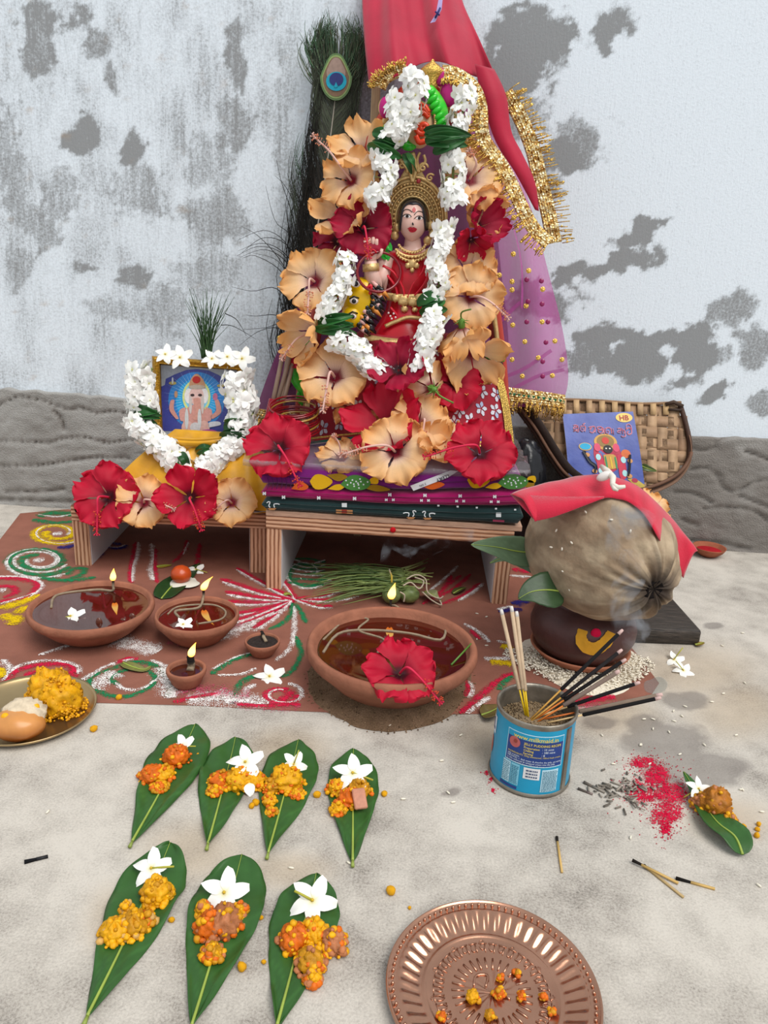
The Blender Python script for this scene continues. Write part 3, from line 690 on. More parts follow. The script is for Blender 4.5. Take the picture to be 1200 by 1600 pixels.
# ------------------------------------------------------------------ clay pot, coconut, cloth, leaves
pc = G(903, 1030); mp_ = mpp(pc); RP = 0.0665
t = thing('clay_saucer', (pc.x, pc.y, .001), 'shallow terracotta saucer under the dark clay pot', 'saucer')
mb = MB(); mb.lathe([(0.001, .0035), (.040, .0035), (.052, .010), (.0605, .019), (.0625, .021), (.0615, .023), (.058, .021), (.048, .012), (.03, .0075), (.001, .0075)], 56, pc, lin('#a3674e')); mb.build('saucer_body', M_clay, t)
t = thing('clay_pot', (pc.x, pc.y, .0085), 'round dark clay pot with a painted yellow crescent', 'pot')
prof = [(0.001, .0085), (.030, .0085), (.046, .014), (.058, .026), (.0645, .040), (.0655, .052), (.062, .064), (.053, .074), (.043, .080), (.040, .084), (.042, .088), (.039, .089), (.036, .084), (.036, .078), (.001, .07)]
mb = MB(); mb.lathe(prof, 64, pc, [mix(lin('#432c2a'), lin('#573632'), .5+.5*nz(i*1.3)) for i in range(len(prof))]); mb.build('pot_body', mat('dark_clay', None, .42, spec=.35, var=(30, .25), bump=(200, .2)), t)
def onpot(px, py, off=0.0006):                      # ray against the pot's belly
    d = ray(px, py).normalized(); best = None
    o = CAM-Vector((pc.x, pc.y, .048)); sc = Vector((1/(RP+off), 1/(RP+off), 1/(.041+off)))
    o2 = Vector((o.x*sc.x, o.y*sc.y, o.z*sc.z)); d2 = Vector((d.x*sc.x, d.y*sc.y, d.z*sc.z))
    A_, B_, C_ = d2.dot(d2), 2*o2.dot(d2), o2.dot(o2)-1; D_ = B_*B_-4*A_*C_
    return CAM+d*((-B_-sqrt(max(0, D_)))/(2*A_))
mb = MB(); path = bez2([(911, 984), (908, 998), (915, 1010), (930, 1014), (944, 1006), (952, 996), (956, 988)], 24)
A_, B_ = [], []
for i, (x, y) in enumerate(path):
    s = i/23; wd = 10*(1-.25*abs(2*s-1)**2)*(1+.2*nz(i*.7)); x2, y2 = path[min(i+1, 23)]; x1, y1 = path[max(i-1, 0)]
    n = Vector((-(y2-y1), x2-x1)).normalized(); A_.append(onpot(x+n.x*wd, y+n.y*wd, .0022)); B_.append(onpot(x-n.x*wd, y-n.y*wd, .0022))
mb.strip(A_, B_, lin('#c08a2a')); mb.build('turmeric_crescent', M_matte, t)['label'] = 'yellow turmeric crescent mark'
mb = MB(); q = onpot(931, 990); mb.sphere(q, (.0062, .003, .0068), 12, 8, lin('#c8143f'), fn=lambda d: 1+.2*nz(d.x*3, d.y*3, d.z*3)); mb.build('vermilion_dot', M_matte, t)
# rice under the pot
rb = MB(); rr_ = random.Random(5)
GRAIN = MB(); GRAIN.sphere((0, 0, 0), (.0029, .00095, .0009), 6, 4, lin('#e6dfcd'))
ME_grain = GRAIN.mesh('rice_grain', mat('rice', None, .6, var=(200, .08)))
for k in range(1500):
    a = rr_.uniform(pi*.95, pi*2.05); r = rr_.uniform(.045, .084)*(1-.15*abs(sin(a*2)))
    p = pc+Vector((cos(a)*r*1.15, sin(a)*r*1.05, .001+.010*(1-ss(.05, .09, r))*rr_.random()))
    M_ = Matrix.Rotation(rr_.uniform(0, pi), 3, 'Z') @ Matrix.Rotation(rr_.uniform(-.4, .4), 3, 'Y')
    rb.sphere(p, (.0029, .00095, .0009), 5, 3, mix(lin('#f0e8d8'), lin('#dcd2be'), rr_.random()), M=M_)
rb.lathe([(.040, .006), (.060, .004), (.068, .002), (.074, .0009)], 40, pc+Vector((.004, -.008, 0)), lin('#ddd3c0'), fn=lambda r, a, i: r*(1+.10*sin(3*a)+.08*nz(cos(a)*2, sin(a)*2, 3)))
tag(rb.build('rice_heap', mat('rice', None, .6)), 'white uncooked rice heaped around the pot saucer', 'rice', kind='stuff')

# coconut
CC = V(938, 858, pc.y-.005); AX = ((CAM-CC).normalized()*.74+(RT*.80-UP*.60)*.67).normalized()
MC = basis(AX, (0, 0, 1)); CL, CW = 0.102, 0.083
def coc(d):
    # d: unit direction, local z = stem end
    th = math.acos(max(-1, min(1, d.z))); ph = atan2(d.y, d.x)
    k = 1+0.035*cos(3*ph+.5)*sin(th)+0.02*nz(d.x*2.2, d.y*2.2, d.z*2.2)+.010*nz(d.x*7, d.y*7, d.z*3)
    k += 0.034*sin(8*ph+1.5*sin(3*ph))*exp(-((th-.5)/.36)**2)+.02*sin(19*ph+sin(5*ph)*2)*exp(-((th-.45)/.32)**2)
    k -= 0.07*exp(-(th/.16)**2)
    return k
def coccol(d):
    th = math.acos(max(-1, min(1, d.z))); ph = atan2(d.y, d.x)
    a = mix(lin('#a8957c'), lin('#8f7a63'), ss(.3, .7, .5+fbm(d.x*3, d.y*3, d.z*1.2, 4)))
    a = mix(a, lin('#5f4a38'), .7*ss(.20, .45, fbm(d.x*4, d.y*4, d.z*1.6+7)))
    a = mix(a, lin('#c6b59c'), .55*ss(.08, .4, fbm(cos(ph)*5, sin(ph)*5, th*.7)))
    a = mix(a, lin('#6a5644'), .5*ss(.1, .45, fbm(cos(ph)*14, sin(ph)*14, th*1.1)))
    a = mix(a, lin('#2c2320'), (1-ss(.16, .55+.16*sin(9*ph), th))*.9)
    return a
t = thing('coconut', (CC.x, CC.y, CC.z-.075), 'big dry brown coconut lying on the dark clay pot', 'coconut')
mb = MB(); mb.sphere(CC, (CW, CW, CL), 170, 100, coccol, M=MC, fn=coc)
mb.build('husk', mat('coconut_husk', None, .78, spec=.25, var=(55, .22), bump=(140, .7), stretch=None), t)
mb = MB(); mb.lathe([(.001, .0955), (.007, .0965), (.0105, .0985), (.0125, .0975), (.0135, .090)], 18, CC, lin('#151010'), M=MC, fn=lambda r, a, i: r*(1+.15*sin(5*a+i)))
mb.build('stem_scar', M_matte, t)
def oncoc(px, py, k=1.03, Yback=None):
    d = ray(px, py).normalized(); Mi = MC.transposed(); o = Mi @ (CAM-CC); d2 = Mi @ d
    sc = Vector((1/(CW*k), 1/(CW*k), 1/(CL*k))); o = Vector([o[i]*sc[i] for i in range(3)]); d2 = Vector([d2[i]*sc[i] for i in range(3)])
    a, b, c_ = d2.dot(d2), 2*o.dot(d2), o.dot(o)-1; D_ = b*b-4*a*c_
    if D_ < 0: return V(px, py, Yback or CC.y)
    return CAM+d*((-b-sqrt(D_))/(2*a))
for x, y in ((869, 829), (861, 855), (893, 848), (878, 858), (858, 912), (890, 922), (880, 893), (915, 800), (985, 830), (955, 812)):
    mb = MB(); mb.sphere(oncoc(x, y, 1.015), (.0024, .0016, .0011), 6, 4, lin('#e6dfd0'), M=Matrix.Rotation(x, 3, 'Y')); mb.build('rice_fleck', M_vc, t)
# red cloth over the coconut: back edge, front edge and the folded-over flap
back = [(797, 771, .84), (835, 757, .86), (880, 748, .885), (918, 741, .90), (960, 748, .905), (1000, 764, .90), (1040, 800, .895), (1066, 830, .885), (1088, 859, .87)]
front = [(835, 813, .80), (862, 806, .81), (905, 790, .82), (944, 777, None), (975, 780, None), (1003, 800, None), (1025, 835, None), (1042, 868, .85), (1066, 901, .86)]
Bk = bez([V(x, y, Y) for x, y, Y in back], 40); Fr = bez([oncoc(x, y, 1.05) if Y is None else V(x, y, Y) for x, y, Y in front], 40)
def rc(u, v):
    i = u*39; a = int(min(i, 38)); f = i-a
    p = Bk[a].lerp(Bk[a+1], f).lerp(Fr[a].lerp(Fr[a+1], f), v)
    return p+Vector((0, -.004, .010*sin(pi*v)*ss(.2, .35, u)+.0015*nz(u*12, v*3)+.008*sin(pi*v)*(1-ss(.2, .35, u))))
t = thing('red_cloth', CC+Vector((0, 0, .07)), 'narrow red cloth strip laid over the coconut', 'cloth')
mb = MB(); mb.grid(rc, 44, 12, col=lambda u, v: mix(lin('#cf1f3e'), lin('#b81632'), nz(u*20, v*3)+.3)); mb.build('cloth_strip', mat('red_felt', None, .9, sheen=.4, trans=.12, bump=(700, .3)), t, solid=.001)
fl_ = MB(); flapA = bez([V(797, 772, .838), V(870, 776, .812), V(944, 776, .80)], 16); flapB = bez([V(836, 814, .797), V(870, 806, .795), V(944, 778, .797)], 16)
fl_.strip(flapA, flapB, lin('#c81f3d')); fl_.build('folded_flap', mat('red_felt', None), t, solid=.001)
# white bud flower lying on the cloth
tw = thing('flower_bud', V(940, 745, .86), 'long white flower bud lying on the red cloth', 'flower')
mb = MB(); b1 = oncoc(936, 742, 1.13, .86); off = Vector((0, -.006, .012))
mb.tube([b1+off, V(948, 736, .85), V(958, 746, .83), V(957, 757, .82), V(966, 762, .815), V(977, 760, .812)], [.0025, .004, .0035, .003, .003, .0018], 8, lin('#ece6da'))
mb.tube([V(957, 757, .82), V(960, 764, .815), V(966, 766, .813)], [.0028, .0025, .0015], 7, lin('#ece6da')); mb.build('corolla_tube', M_white, tw)
mb = MB(); mb.sphere(V(944, 744, .838), (.009, .004, .0052), 12, 8, lin('#ece6e2'), M=Matrix.Rotation(-.5, 3, 'Y')); mb.build('petal', M_white, tw)
# leaves under the coconut
def leafmesh(pts_mid, wd, col, fold=.18, n=18, wave=.0, vein=None, up=Vector((0, 0, 1)), tipk=.9, basek=.6, seed=0, asym=0, zmin=None):
    """a leaf along a midrib path; returns (blade MB, midrib MB)"""
    P = bez(pts_mid, n); L_ = sum((P[i+1]-P[i]).length for i in range(n-1))
    def wf(s): return wd*(sin(pi*min(1, s**basek))**tipk)*(1 if s < 1 else 0)+.0006
    vs, cs = [], []; m = 13
    for i, p in enumerate(P):
        s = i/(n-1); tg = (P[min(i+1, n-1)]-P[max(i-1, 0)]).normalized(); sd_ = tg.cross(up).normalized(); nn = sd_.cross(tg)
        for j in range(m):
            v = 2*j/(m-1)-1
            w_ = wf(s)*(1+asym*(1 if v > 0 else -1))*(1+.06*nz(s*9, v, seed))
            vs.append(p+sd_*(v*w_)+nn*(fold*abs(v)*w_+wave*nz(s*5, v*2, seed)*abs(v)))
            ln = abs(((s*11-abs(v)*1.6) % 1)-.5)
            cs.append(mix(col, tuple(min(1, c*1.8) for c in col), .35*ss(.42, .5, ln)+.25*nz(s*4, v*2, seed+3)))
    fs = [(i*m+j, i*m+j+1, (i+1)*m+j+1, (i+1)*m+j) for i in range(n-1) for j in range(m-1)]
    if zmin is not None: vs = [Vector((q.x, q.y, max(q.z, zmin))) for q in vs]
    a = MB(); a.add(vs, fs, cs); b = MB(); b.tube([p+up*.0008 for p in P], [max(.0003, .0013*(1-i/(n))) for i in range(n)], 5, vein or lin('#9db04f'))
    return a, b
def leafthing(name, label, pts, wd, col, cat='leaf', group=None, **k):
    t = thing(name, Vector(pts[0]), label, cat, group); a, b = leafmesh(pts, wd, col, **k)
    bl = a.build('blade', M_leaf, t, solid=.0005); b.build('midrib', M_leaf, t); return t
LG = lin('#5d7355'); LD = lin('#33492d')
leafthing('mango_leaf', 'pale mango leaf jutting over the table leg from beneath the coconut', [V(850, 865, .90), V(810, 862, .885), V(775, 855, .875), V(736, 851, .865)], .019, LG, up=Vector((.1, -.75, .65)), fold=.1)
leafthing('mango_leaf', 'dark mango leaf tucked between coconut and clay pot', [V(880, 925, .83), V(855, 922, .82), V(830, 925, .815), V(810, 936, .81)], .021, LD, up=Vector((-.1, -.75, .65)), fold=.1)
leafthing('mango_leaf', 'thin curled mango leaf edge behind the clay pot', [V(850, 900, .90), V(820, 882, .92), V(790, 872, .925), V(765, 880, .925)], .006, LG, up=Vector((0, -.8, .6)), fold=.1)

# ------------------------------------------------------------------ black wooden board, saucer with vermilion
t = thing('wooden_board', G(1030, 985), 'low black-stained wooden board behind the clay pot', 'board')
fr, fl2 = G(1092, 1008), G(960, 1003)
dx = (fr-fl2).normalized(); dy = Vector((-dx.y, dx.x, 0)); MBd = Matrix(((dx.x, dy.x, 0), (dx.y, dy.y, 0), (0, 0, 1)))
cb = fr-dx*.10+dy*.055+Vector((0, 0, .0115))
mb = MB(); mb.box(cb, (.20, .115, .022), M=MBd, bev=.004)
mb.build('plank', mat('black_stained_wood', '#3b332d', .42, spec=.4, var=(9, .75), stretch=(4, 60, 60), bump=(30, .5)), t)
sc_ = G(1106, 868); t = thing('clay_saucer', (sc_.x, sc_.y, 0), 'small clay saucer of red powder at the wall foot', 'saucer')
mb = MB(); mb.lathe([(.001, .0006), (.014, .0006), (.024, .009), (.028, .0155), (.0285, .0175), (.027, .0165), (.02, .009), (.001, .006)], 40, sc_, lin('#9a5a42')); mb.build('saucer_body', M_clay, t)
mb = MB(); mb.lathe([(.001, .0125), (.012, .012), (.0215, .0105)], 30, sc_, lin('#a31b26')); mb.build('vermilion_powder', M_matte, t)

# ------------------------------------------------------------------ winnowing basket
BW = [(803, 634), (860, 626), (930, 627), (1000, 632), (1062, 630), (1070, 660), (1076, 695), (1072, 722), (1052, 746), (1010, 764), (960, 770), (918, 764), (884, 745), (860, 715), (835, 675)]
def bplane(px, py, off=0.0):
    # tilted plane through (Y=1.262, z=.125) and (Y=1.332, z=.25)
    n = Vector((0, -.125, .07)).normalized(); p0 = Vector((0, 1.262, .125))+n*off; d = ray(px, py)
    return CAM+d*((p0-CAM).dot(n)/d.dot(n))
bn = Vector((0, -.125, .07)).normalized()
tb_ = thing('winnowing_basket', bplane(960, 768), 'woven bamboo winnowing basket leaning on the wall', 'basket')
poly2 = [(q.x, q.z) for q in (bplane(x, y) for x, y in BW)]
def inside(x, z):
    r = False; n = len(poly2)
    for i in range(n):
        x1, y1 = poly2[i]; x2, y2 = poly2[(i+1) % n]
        if (y1 > z) != (y2 > z) and x < (x2-x1)*(z-y1)/(y2-y1)+x1: r = not r
    return r
def b3(x, z, off): 
    y = 1.262+(z-.125)*.07/.125; return Vector((x, y, z))+bn*off
SW = .0175; bc1, bc2 = lin('#b59575'), lin('#8f6f55')
xs0, zs0 = min(p[0] for p in poly2), min(p[1] for p in poly2); xs1, zs1 = max(p[0] for p in poly2), max(p[1] for p in poly2)
M_bam = mat('bamboo_strip', None, .6, spec=.3, var=(40, .25), stretch=(1, 1, 1), bump=(200, .3))
a30 = radians(4)
for ori in (0, 1):
    lo, hi = (xs0, xs1) if ori == 0 else (zs0, zs1)
    k = 0; s = lo+SW*.5
    while s < hi:
        pts = []; l2, h2 = (zs0, zs1) if ori == 0 else (xs0, xs1)
        n = 60; cur = []
        for i in range(n+1):
            q = l2+(h2-l2)*i/n; x, z = (s, q) if ori == 0 else (q, s)
            if inside(x, z):
                j = int((q-l2)/SW); ph = (j+2*k if ori == 0 else j*1+2*k+2) % 4
                up = 1 if ((j+k*2+(0 if ori == 0 else 2)) // 2) % 2 == (0) else -1
                cur.append((x, z, .0011*up))
        if len(cur) > 3:
            A2, B2 = [], []; w_ = SW*.46
            for x, z, o in cur:
                if ori == 0: A2.append(b3(x-w_, z, o)); B2.append(b3(x+w_, z, o))
                else: A2.append(b3(x, z-w_, o)); B2.append(b3(x, z+w_, o))
            c_ = mix(bc1, bc2, RNG.random()); mb = MB(); mb.strip(A2, B2, c_); mb.build('bamboo_strip', M_bam, tb_, solid=.0008)
        s += SW; k += 1
# backing so that no wall shows through, then the rims
low = bez([bplane(x, y, .004) for x, y in [(806, 636), (835, 675), (860, 716), (884, 747), (918, 766), (960, 773), (1010, 767), (1053, 748), (1074, 722), (1078, 695), (1071, 660), (1063, 634)]], 60)
mb = MB(); mb.tube(low, .0042, 8, lin('#4a342a')); mb.build('outer_rim', M_bam, tb_)
mb = MB(); mb.tube([p+bn*.007+Vector((0, 0, .004)) for p in low[:46]], .003, 7, lin('#6a4b3a')); mb.build('inner_rim', M_bam, tb_)
mb = MB(); l2 = low[:30]
mb.strip([p+bn*.001 for p in l2], [p+bn*.016+Vector((.010, 0, .012)) for p in l2], lin('#332722')); mb.build('rim_flange', M_bam, tb_, solid=.0015)
mb = MB(); l3 = low[24:52]
mb.strip([p+bn*.001 for p in l3], [p+bn*.012+Vector((-.0, 0, -.010)) for p in l3], lin('#7a5b48')); mb.build('rim_flange', M_bam, tb_, solid=.0015)
topr = [bplane(x, y, .003) for x, y in bez2([(803, 633), (860, 625), (930, 626), (1000, 631), (1064, 629)], 14)]
mb = MB(); mb.tube(topr, .0028, 7, lin('#8a6a4e')); mb.build('top_rim', M_bam, tb_)
for i in range(9):
    x = 880+i*20; mb = MB(); mb.strip([bplane(x-4, 624+i*.8, .005), bplane(x-4, 648, .0035)], [bplane(x+5, 624+i*.8, .005), bplane(x+5, 648, .0035)], mix(bc1, lin('#c1a074'), RNG.random())); mb.build('rim_binding', M_bam, tb_, solid=.0012)
mb = MB(); mb.tube([bplane(1040, 632, .006), bplane(1052, 628, .009), bplane(1067, 635, .007)], .0035, 7, lin('#4a382c')); mb.tube([bplane(1045, 640, .006), bplane(1066, 641, .006)], .0025, 6, lin('#3a2c24')); mb.build('knot', M_bam, tb_)
# black crumpled bag
def mass(d): return 1+.16*nz(d.x*2.6, d.y*2.6, d.z*2.6)+.10*nz(d.x*7, d.y*7, d.z*7)
mb = MB(); mb.sphere((0.275, 1.245, 0.066), (.115, .058, .068), 44, 30, lin('#16161a'), fn=mass); mb.sphere((0.190, 1.262, 0.130), (.034, .034, .070), 30, 24, lin('#16161a'), fn=mass)
tag(mb.build('black_mass', mat('glossy_black', None, .28, spec=.5, bump=(60, .8))), 'crumpled black bag between saris and basket', 'mass')

# ------------------------------------------------------------------ booklet
K = [bplane(x, y, .014) for x, y in ((879, 647), (989, 643), (1007, 756), (889, 748))]
def bk(u, v, off=0.0):                               # u right, v down
    p = K[0].lerp(K[1], u).lerp(K[3].lerp(K[2], u), v)
    return p+bn*(off+.006*(sin(pi*v)*.6+.3*sin(2*pi*u)*v))
tk = thing('booklet', K[3], 'blue prayer booklet with pink title leaning on the basket', 'booklet')
mb = MB(); mb.grid(lambda u, v: bk(u, v), 14, 14, col=lambda u, v: mix(lin('#3f4c94'), lin('#5a6bb0'), .4+fbm(u*4, v*4)+.25*(v > .93 or u < .03 or v < .04)), flip=True)
mb.build('front_cover', mat('printed_paper', None, .4, spec=.4, var=(40, .1), bump=(60, .4)), tk)
mb = MB(); mb.grid(lambda u, v: bk(u*1.0, v, -.002), 8, 8, col=lin('#d9d4c4')); mb.build('pages', M_vc, tk, solid=.0024)
def bline(mb, pts, r, col, off, sm=True):
    P = bez2(pts, max(8, len(pts)*4)) if sm and len(pts) > 2 else pts
    mb.tube([bk(x, y, off) for x, y in P], r, 5, col, flat=.35)
# title strokes traced letter by letter (u, v from the 1200 x 1040 crop of the cover)
def cv(pts): return [((x-118)/(985-118)*1.0-(y-90)*.00004, (y-88)/(905-88)) for x, y in pts]
LET = [[(235, 245), (270, 240), (275, 270), (245, 265), (235, 290), (265, 290)], [(290, 238), (292, 322), (262, 318)], [(230, 318), (290, 295)],
       [(318, 255), (372, 255), (375, 285), (365, 322)], [(318, 262), (316, 300), (340, 322), (350, 290), (330, 280)], [(350, 232), (368, 225), (378, 215)],
       [(420, 275), (440, 262), (445, 285), (425, 300)], [(440, 268), (490, 262), (492, 335)], [(425, 322), (460, 338), (488, 300)],
       [(515, 275), (540, 265), (575, 270), (572, 300), (540, 300), (520, 285)], [(525, 310), (545, 340), (575, 335), (585, 300), (595, 350)], [(575, 275), (597, 290), (600, 350)],
       [(618, 290), (650, 275), (685, 290), (688, 350)], [(620, 295), (622, 335), (645, 350), (655, 320), (635, 315)], [(710, 285), (712, 358)],
       [(765, 290), (800, 285), (798, 315), (770, 315), (765, 335), (800, 340)], [(820, 280), (822, 350)], [(800, 370), (815, 385), (845, 378), (850, 355)], [(830, 300), (850, 320), (845, 350)],
       [(865, 300), (900, 280), (930, 300), (925, 345), (890, 358), (875, 335), (895, 320)], [(870, 290), (880, 250), (910, 240), (930, 262), (932, 300)]]
t_o, t_i = MB(), MB()
for s in LET:
    bline(t_o, cv(s), .00135, lin('#f0d9e2'), .0006); bline(t_i, cv(s), .0006, lin('#c81f58'), .0014)
tt = t_o.build('title_outline', M_vc, tk); t_i.build('title_lettering', M_vc, tk)
def bell(mb, cx, cy, rx, ry, col, off, n=20, rot=0):
    pts = []
    for i in range(n):
        a = 2*pi*i/n; x, y = cos(a)*rx, sin(a)*ry; pts.append(bk(cx+x*cos(rot)-y*sin(rot), cy+x*sin(rot)+y*cos(rot), off))
    mb.poly(pts[::-1], col)
mb = MB(); bell(mb, .857, .085, .118, .068, lin('#e7c46c'), .0007); em = mb.build('oval_emblem', M_vc, tk, smooth=False)
mb = MB(); text_on(mb, 'HB', .105, lambda x, y: bk(.785+x, .125-y*1.0, .0013), lin('#a02a3a'), bold=True); mb.build('emblem_lettering', M_vc, em, smooth=False)
def bpoly(mb, pts, col, off): mb.poly([bk(x, y, off) for x, y in bez2(pts+[pts[0]], 4*len(pts))[:-1]][::-1], col)
def C(*p): return cv(list(p))
mb = MB()
bell(mb, .55, .62, .19, .25, lin('#b02f4a'), .0005); bell(mb, .545, .44, .16, .12, lin('#c99a4c'), .0007); bell(mb, .545, .43, .12, .09, lin('#8d6f3a'), .0009); bell(mb, .545, .42, .05, .05, lin('#c43a2a'), .0011)
for sx in (-1, 1): bell(mb, .55+sx*.13, .52, .045, .06, lin('#d24a6a'), .0011)
bpoly(mb, C((470, 590), (540, 600), (600, 830), (500, 840)), lin('#c2354f'), .0008); bpoly(mb, C((730, 600), (800, 590), (820, 830), (740, 850)), lin('#c2354f'), .0008)
for (x, y) in ((500, 630), (520, 790), (795, 650), (800, 800)): bell(mb, *C((x, y))[0], .035, .045, lin('#a8d6da'), .0011)
bpoly(mb, C((560, 600), (700, 600), (710, 740), (590, 750)), lin('#c0924a'), .0010)
for x in (590, 650, 705): bpoly(mb, C((x-15, 630), (x, 620), (x+15, 740), (x-2, 750)), lin('#2f8a5a') if x != 650 else lin('#d6b23c'), .0013)
bell(mb, .565, .545, .065, .06, lin('#17171c'), .0013)
for sx in (-1, 1): bell(mb, .565+sx*.025, .535, .012, .010, lin('#e8e4d8'), .0016)
fig = mb.build('printed_goddess', M_vc, tk, smooth=False); fig['label'] = 'printed dark-faced goddess in red with gold crown'
mb = MB()
for pts in (((330, 560), (360, 620), (400, 690), (460, 740), (450, 820)), ((880, 590), (870, 660), (860, 740), (840, 830))):
    m2 = MB(); bline(m2, C(*pts), .0036, lin('#1b1b20'), .0012); m2.build('printed_arm', M_vc, fig, smooth=False)
bell(mb, *C((355, 510))[0], .09, .06, lin('#c9a46a'), .0010); bell(mb, *C((355, 508))[0], .075, .048, lin('#22a6cf'), .0014)
bell(mb, *C((830, 580))[0], .065, .06, lin('#cf6a3a'), .0010)
for (x, y) in ((370, 610), (445, 800), (870, 660), (850, 830)): bell(mb, *C((x, y))[0], .035, .03, lin('#c98f56'), .0020)
bpoly(mb, C((820, 860), (920, 860), (1015, 930), (940, 950)), lin('#b9a24a'), .0010); bell(mb, *C((905, 875))[0], .04, .03, lin('#a8324a'), .0014)
mb.build('printed_ornaments', M_vc, fig, smooth=False)['kind'] = 'stuff'
# ------------------------------------------------------------------ tin can of sand with incense
CB = G(826, 1207); CT = .078; R0, R1 = .0385, .0372
t = thing('tin_can', (CB.x, CB.y, 0), 'blue printed tin can filled with sand holding incense sticks', 'can')
ME_tin = mat('tin_metal', '#8e877c', .42, metal=.7, var=(80, .3), bump=(150, .3))
M_lab = mat('printed_tin', None, .35, spec=.45, var=(60, .08))
def canp(a, z, off=0.0):                              # a: angle right of the side facing the camera
    r = R0+(R1-R0)*z/CT+off; b = -pi/2+a-atan2(CB.x, CB.y)
    return Vector((CB.x+r*cos(b), CB.y+r*sin(b), z))
mb = MB(); mb.grid(lambda u, v: canp(u*2*pi, .004+v*(CT-.010)), 72, 4, cu=True, col=lin('#1790b8')); mb.build('can_body', M_lab, t)
mb = MB(); mb.lathe([(.001, .0004), (R0*.97, .0004), (R0+.0012, .001), (R0+.0014, .003), (R0+.0003, .0045)], 64, CB); mb.build('bottom_rim', ME_tin, t)
mb = MB(); mb.lathe([(R1-.0001, CT-.007), (R1+.0012, CT-.004), (R1+.0014, CT-.001), (R1+.0004, CT), (R1-.0012, CT-.001), (R1-.0014, CT-.004), (R1-.0018, .03)], 64, CB); mb.build('top_rim', ME_tin, t)
def canrect(mb, a0, a1, z0, z1, col, off, n=14):
    A2 = [canp(a0+(a1-a0)*i/n, z0, off) for i in range(n+1)]; B2 = [canp(a0+(a1-a0)*i/n, z1, off) for i in range(n+1)]; mb.strip(A2, B2, col)
NAVY = lin('#1f3a7c'); LB = lin('#b9dcea')
A0, A1 = radians(-36), radians(46)
mb = MB(); canrect(mb, A0-.02, A1+.02, .0335, .0665, LB, .0003); canrect(mb, A0, A1, .0345, .0655, NAVY, .0005); canrect(mb, A0, A1, .060, .0657, lin('#1790b8'), .0006); pan = mb.build('recipe_panel', M_lab, t, smooth=False)
def ctext(mb, s, size, a, z, col, bold=False, wide=1.0): text_on(mb, s, size, lambda x, y: canp(a+x*wide/R0, z+y, .0009), col, bold=bold)
mb = MB()
YL, WHT = lin('#d8c25a'), lin('#d5e0ea')
ctext(mb, 'www.milkmaid.in', .0062, A0+.16, .0605, YL, True)
ctext(mb, 'JELLY PUDDING RECIPE', .0034, A0+.44, .0555, YL, True)
for i, (a_, b_) in enumerate((('Preparation', ': 10 mins'), ('Chilling', ': 180 mins'), ('Serving', ': 8'))):
    ctext(mb, a_, .0031, A0+.44, .0520-i*.0031, YL, True); ctext(mb, b_, .0031, A0+.88, .0520-i*.0031, WHT)
for i, s in enumerate(('INGREDIENTS: 200g sweetened, 100ml fresh cream,', 'jelly crystals.', 'METHOD: 1. Boil water & dissolve the jelly, set aside.', '2. Mix milkmaid & whipped cream into the jelly', '3. Set and chill, freeze till set & serve.')):
    ctext(mb, s, .00245, A0+.05, .0435-i*.0024, YL if i == 0 else WHT, wide=.98)
mb.build('panel_lettering', M_lab, pan, smooth=False)
mb = MB(); pd = [canp(A0+.20+.145*cos(i*.35), .0550+.0056*sin(i*.35), .0008) for i in range(18)]; mb.poly(pd, lin('#b55b5a'))
mb.poly([canp(A0+.22+.05*cos(i*.7), .0562+.002*sin(i*.7), .0011) for i in range(9)], lin('#8d3a30')); mb.build('printed_jelly', M_lab, pan, smooth=False)
mb = MB()
canrect(mb, A0-.06, A0+.16, .010, .0325, LB, .0003); canrect(mb, A0+.18, A0+.40, .010, .0325, lin('#7cbfd6'), .0003)
canrect(mb, A0+.50, A0+.90, .020, .032, lin('#d8d8da'), .0004); canrect(mb, A0+.95, A0+1.38, .007, .031, LB, .0003); canrect(mb, A0-.10, A0+.38, .0055, .0085, NAVY, .0003)
inf = mb.build('information_panel', M_lab, t, smooth=False)
mb = MB(); rr2 = random.Random(3)
def smallprint(mb, a0, a1, z, h, col):                  # print too small to read: broken dashes
    a = a0
    while a < a1-.02:
        w_ = rr2.uniform(.02, .075); canrect(mb, a, min(a+w_, a1), z, z+h, col, .0009, 2); a += w_+.014
for i in range(15): smallprint(mb, A0+.97, A0+1.36, .0290-i*.0015, .0007, lin('#3a6a80'))
for i in range(11): smallprint(mb, A0-.045, A0+.15, .0305-i*.0019, .0008, lin('#4a7a8c')); smallprint(mb, A0+.20, A0+.38, .0295-i*.0018, .0008, lin('#2a6a84'))
for i in range(3): smallprint(mb, A0+.56, A0+.84, .0285-i*.0032, .0014, lin('#3a4a6a'))
mb.build('information_lettering', M_lab, inf, smooth=False)
mb = MB(); canrect(mb, A1+.10, A1+.32, .005, CT-.0075, NAVY, .0003, 5); canrect(mb, A1+.14, A1+.28, .005, CT-.0075, lin('#6a5448'), .0007, 4); mb.build('can_seam', ME_tin, t)
mb = MB(); mb.poly([canp(radians(-80)+.12*cos(i*.5), .031+.010*sin(i*.5), .0004) for i in range(13)], lin('#b84a3a')); mb.build('printed_fruit', M_lab, t, smooth=False)
mb = MB(); canrect(mb, radians(-84), radians(-68), .046, .064, WHT, .0004, 4); canrect(mb, radians(-80), radians(-76), .049, .061, NAVY, .0007, 2); canrect(mb, radians(-76), radians(-72), .049, .052, NAVY, .0007, 2); mb.build('printed_sign', M_lab, t, smooth=False)
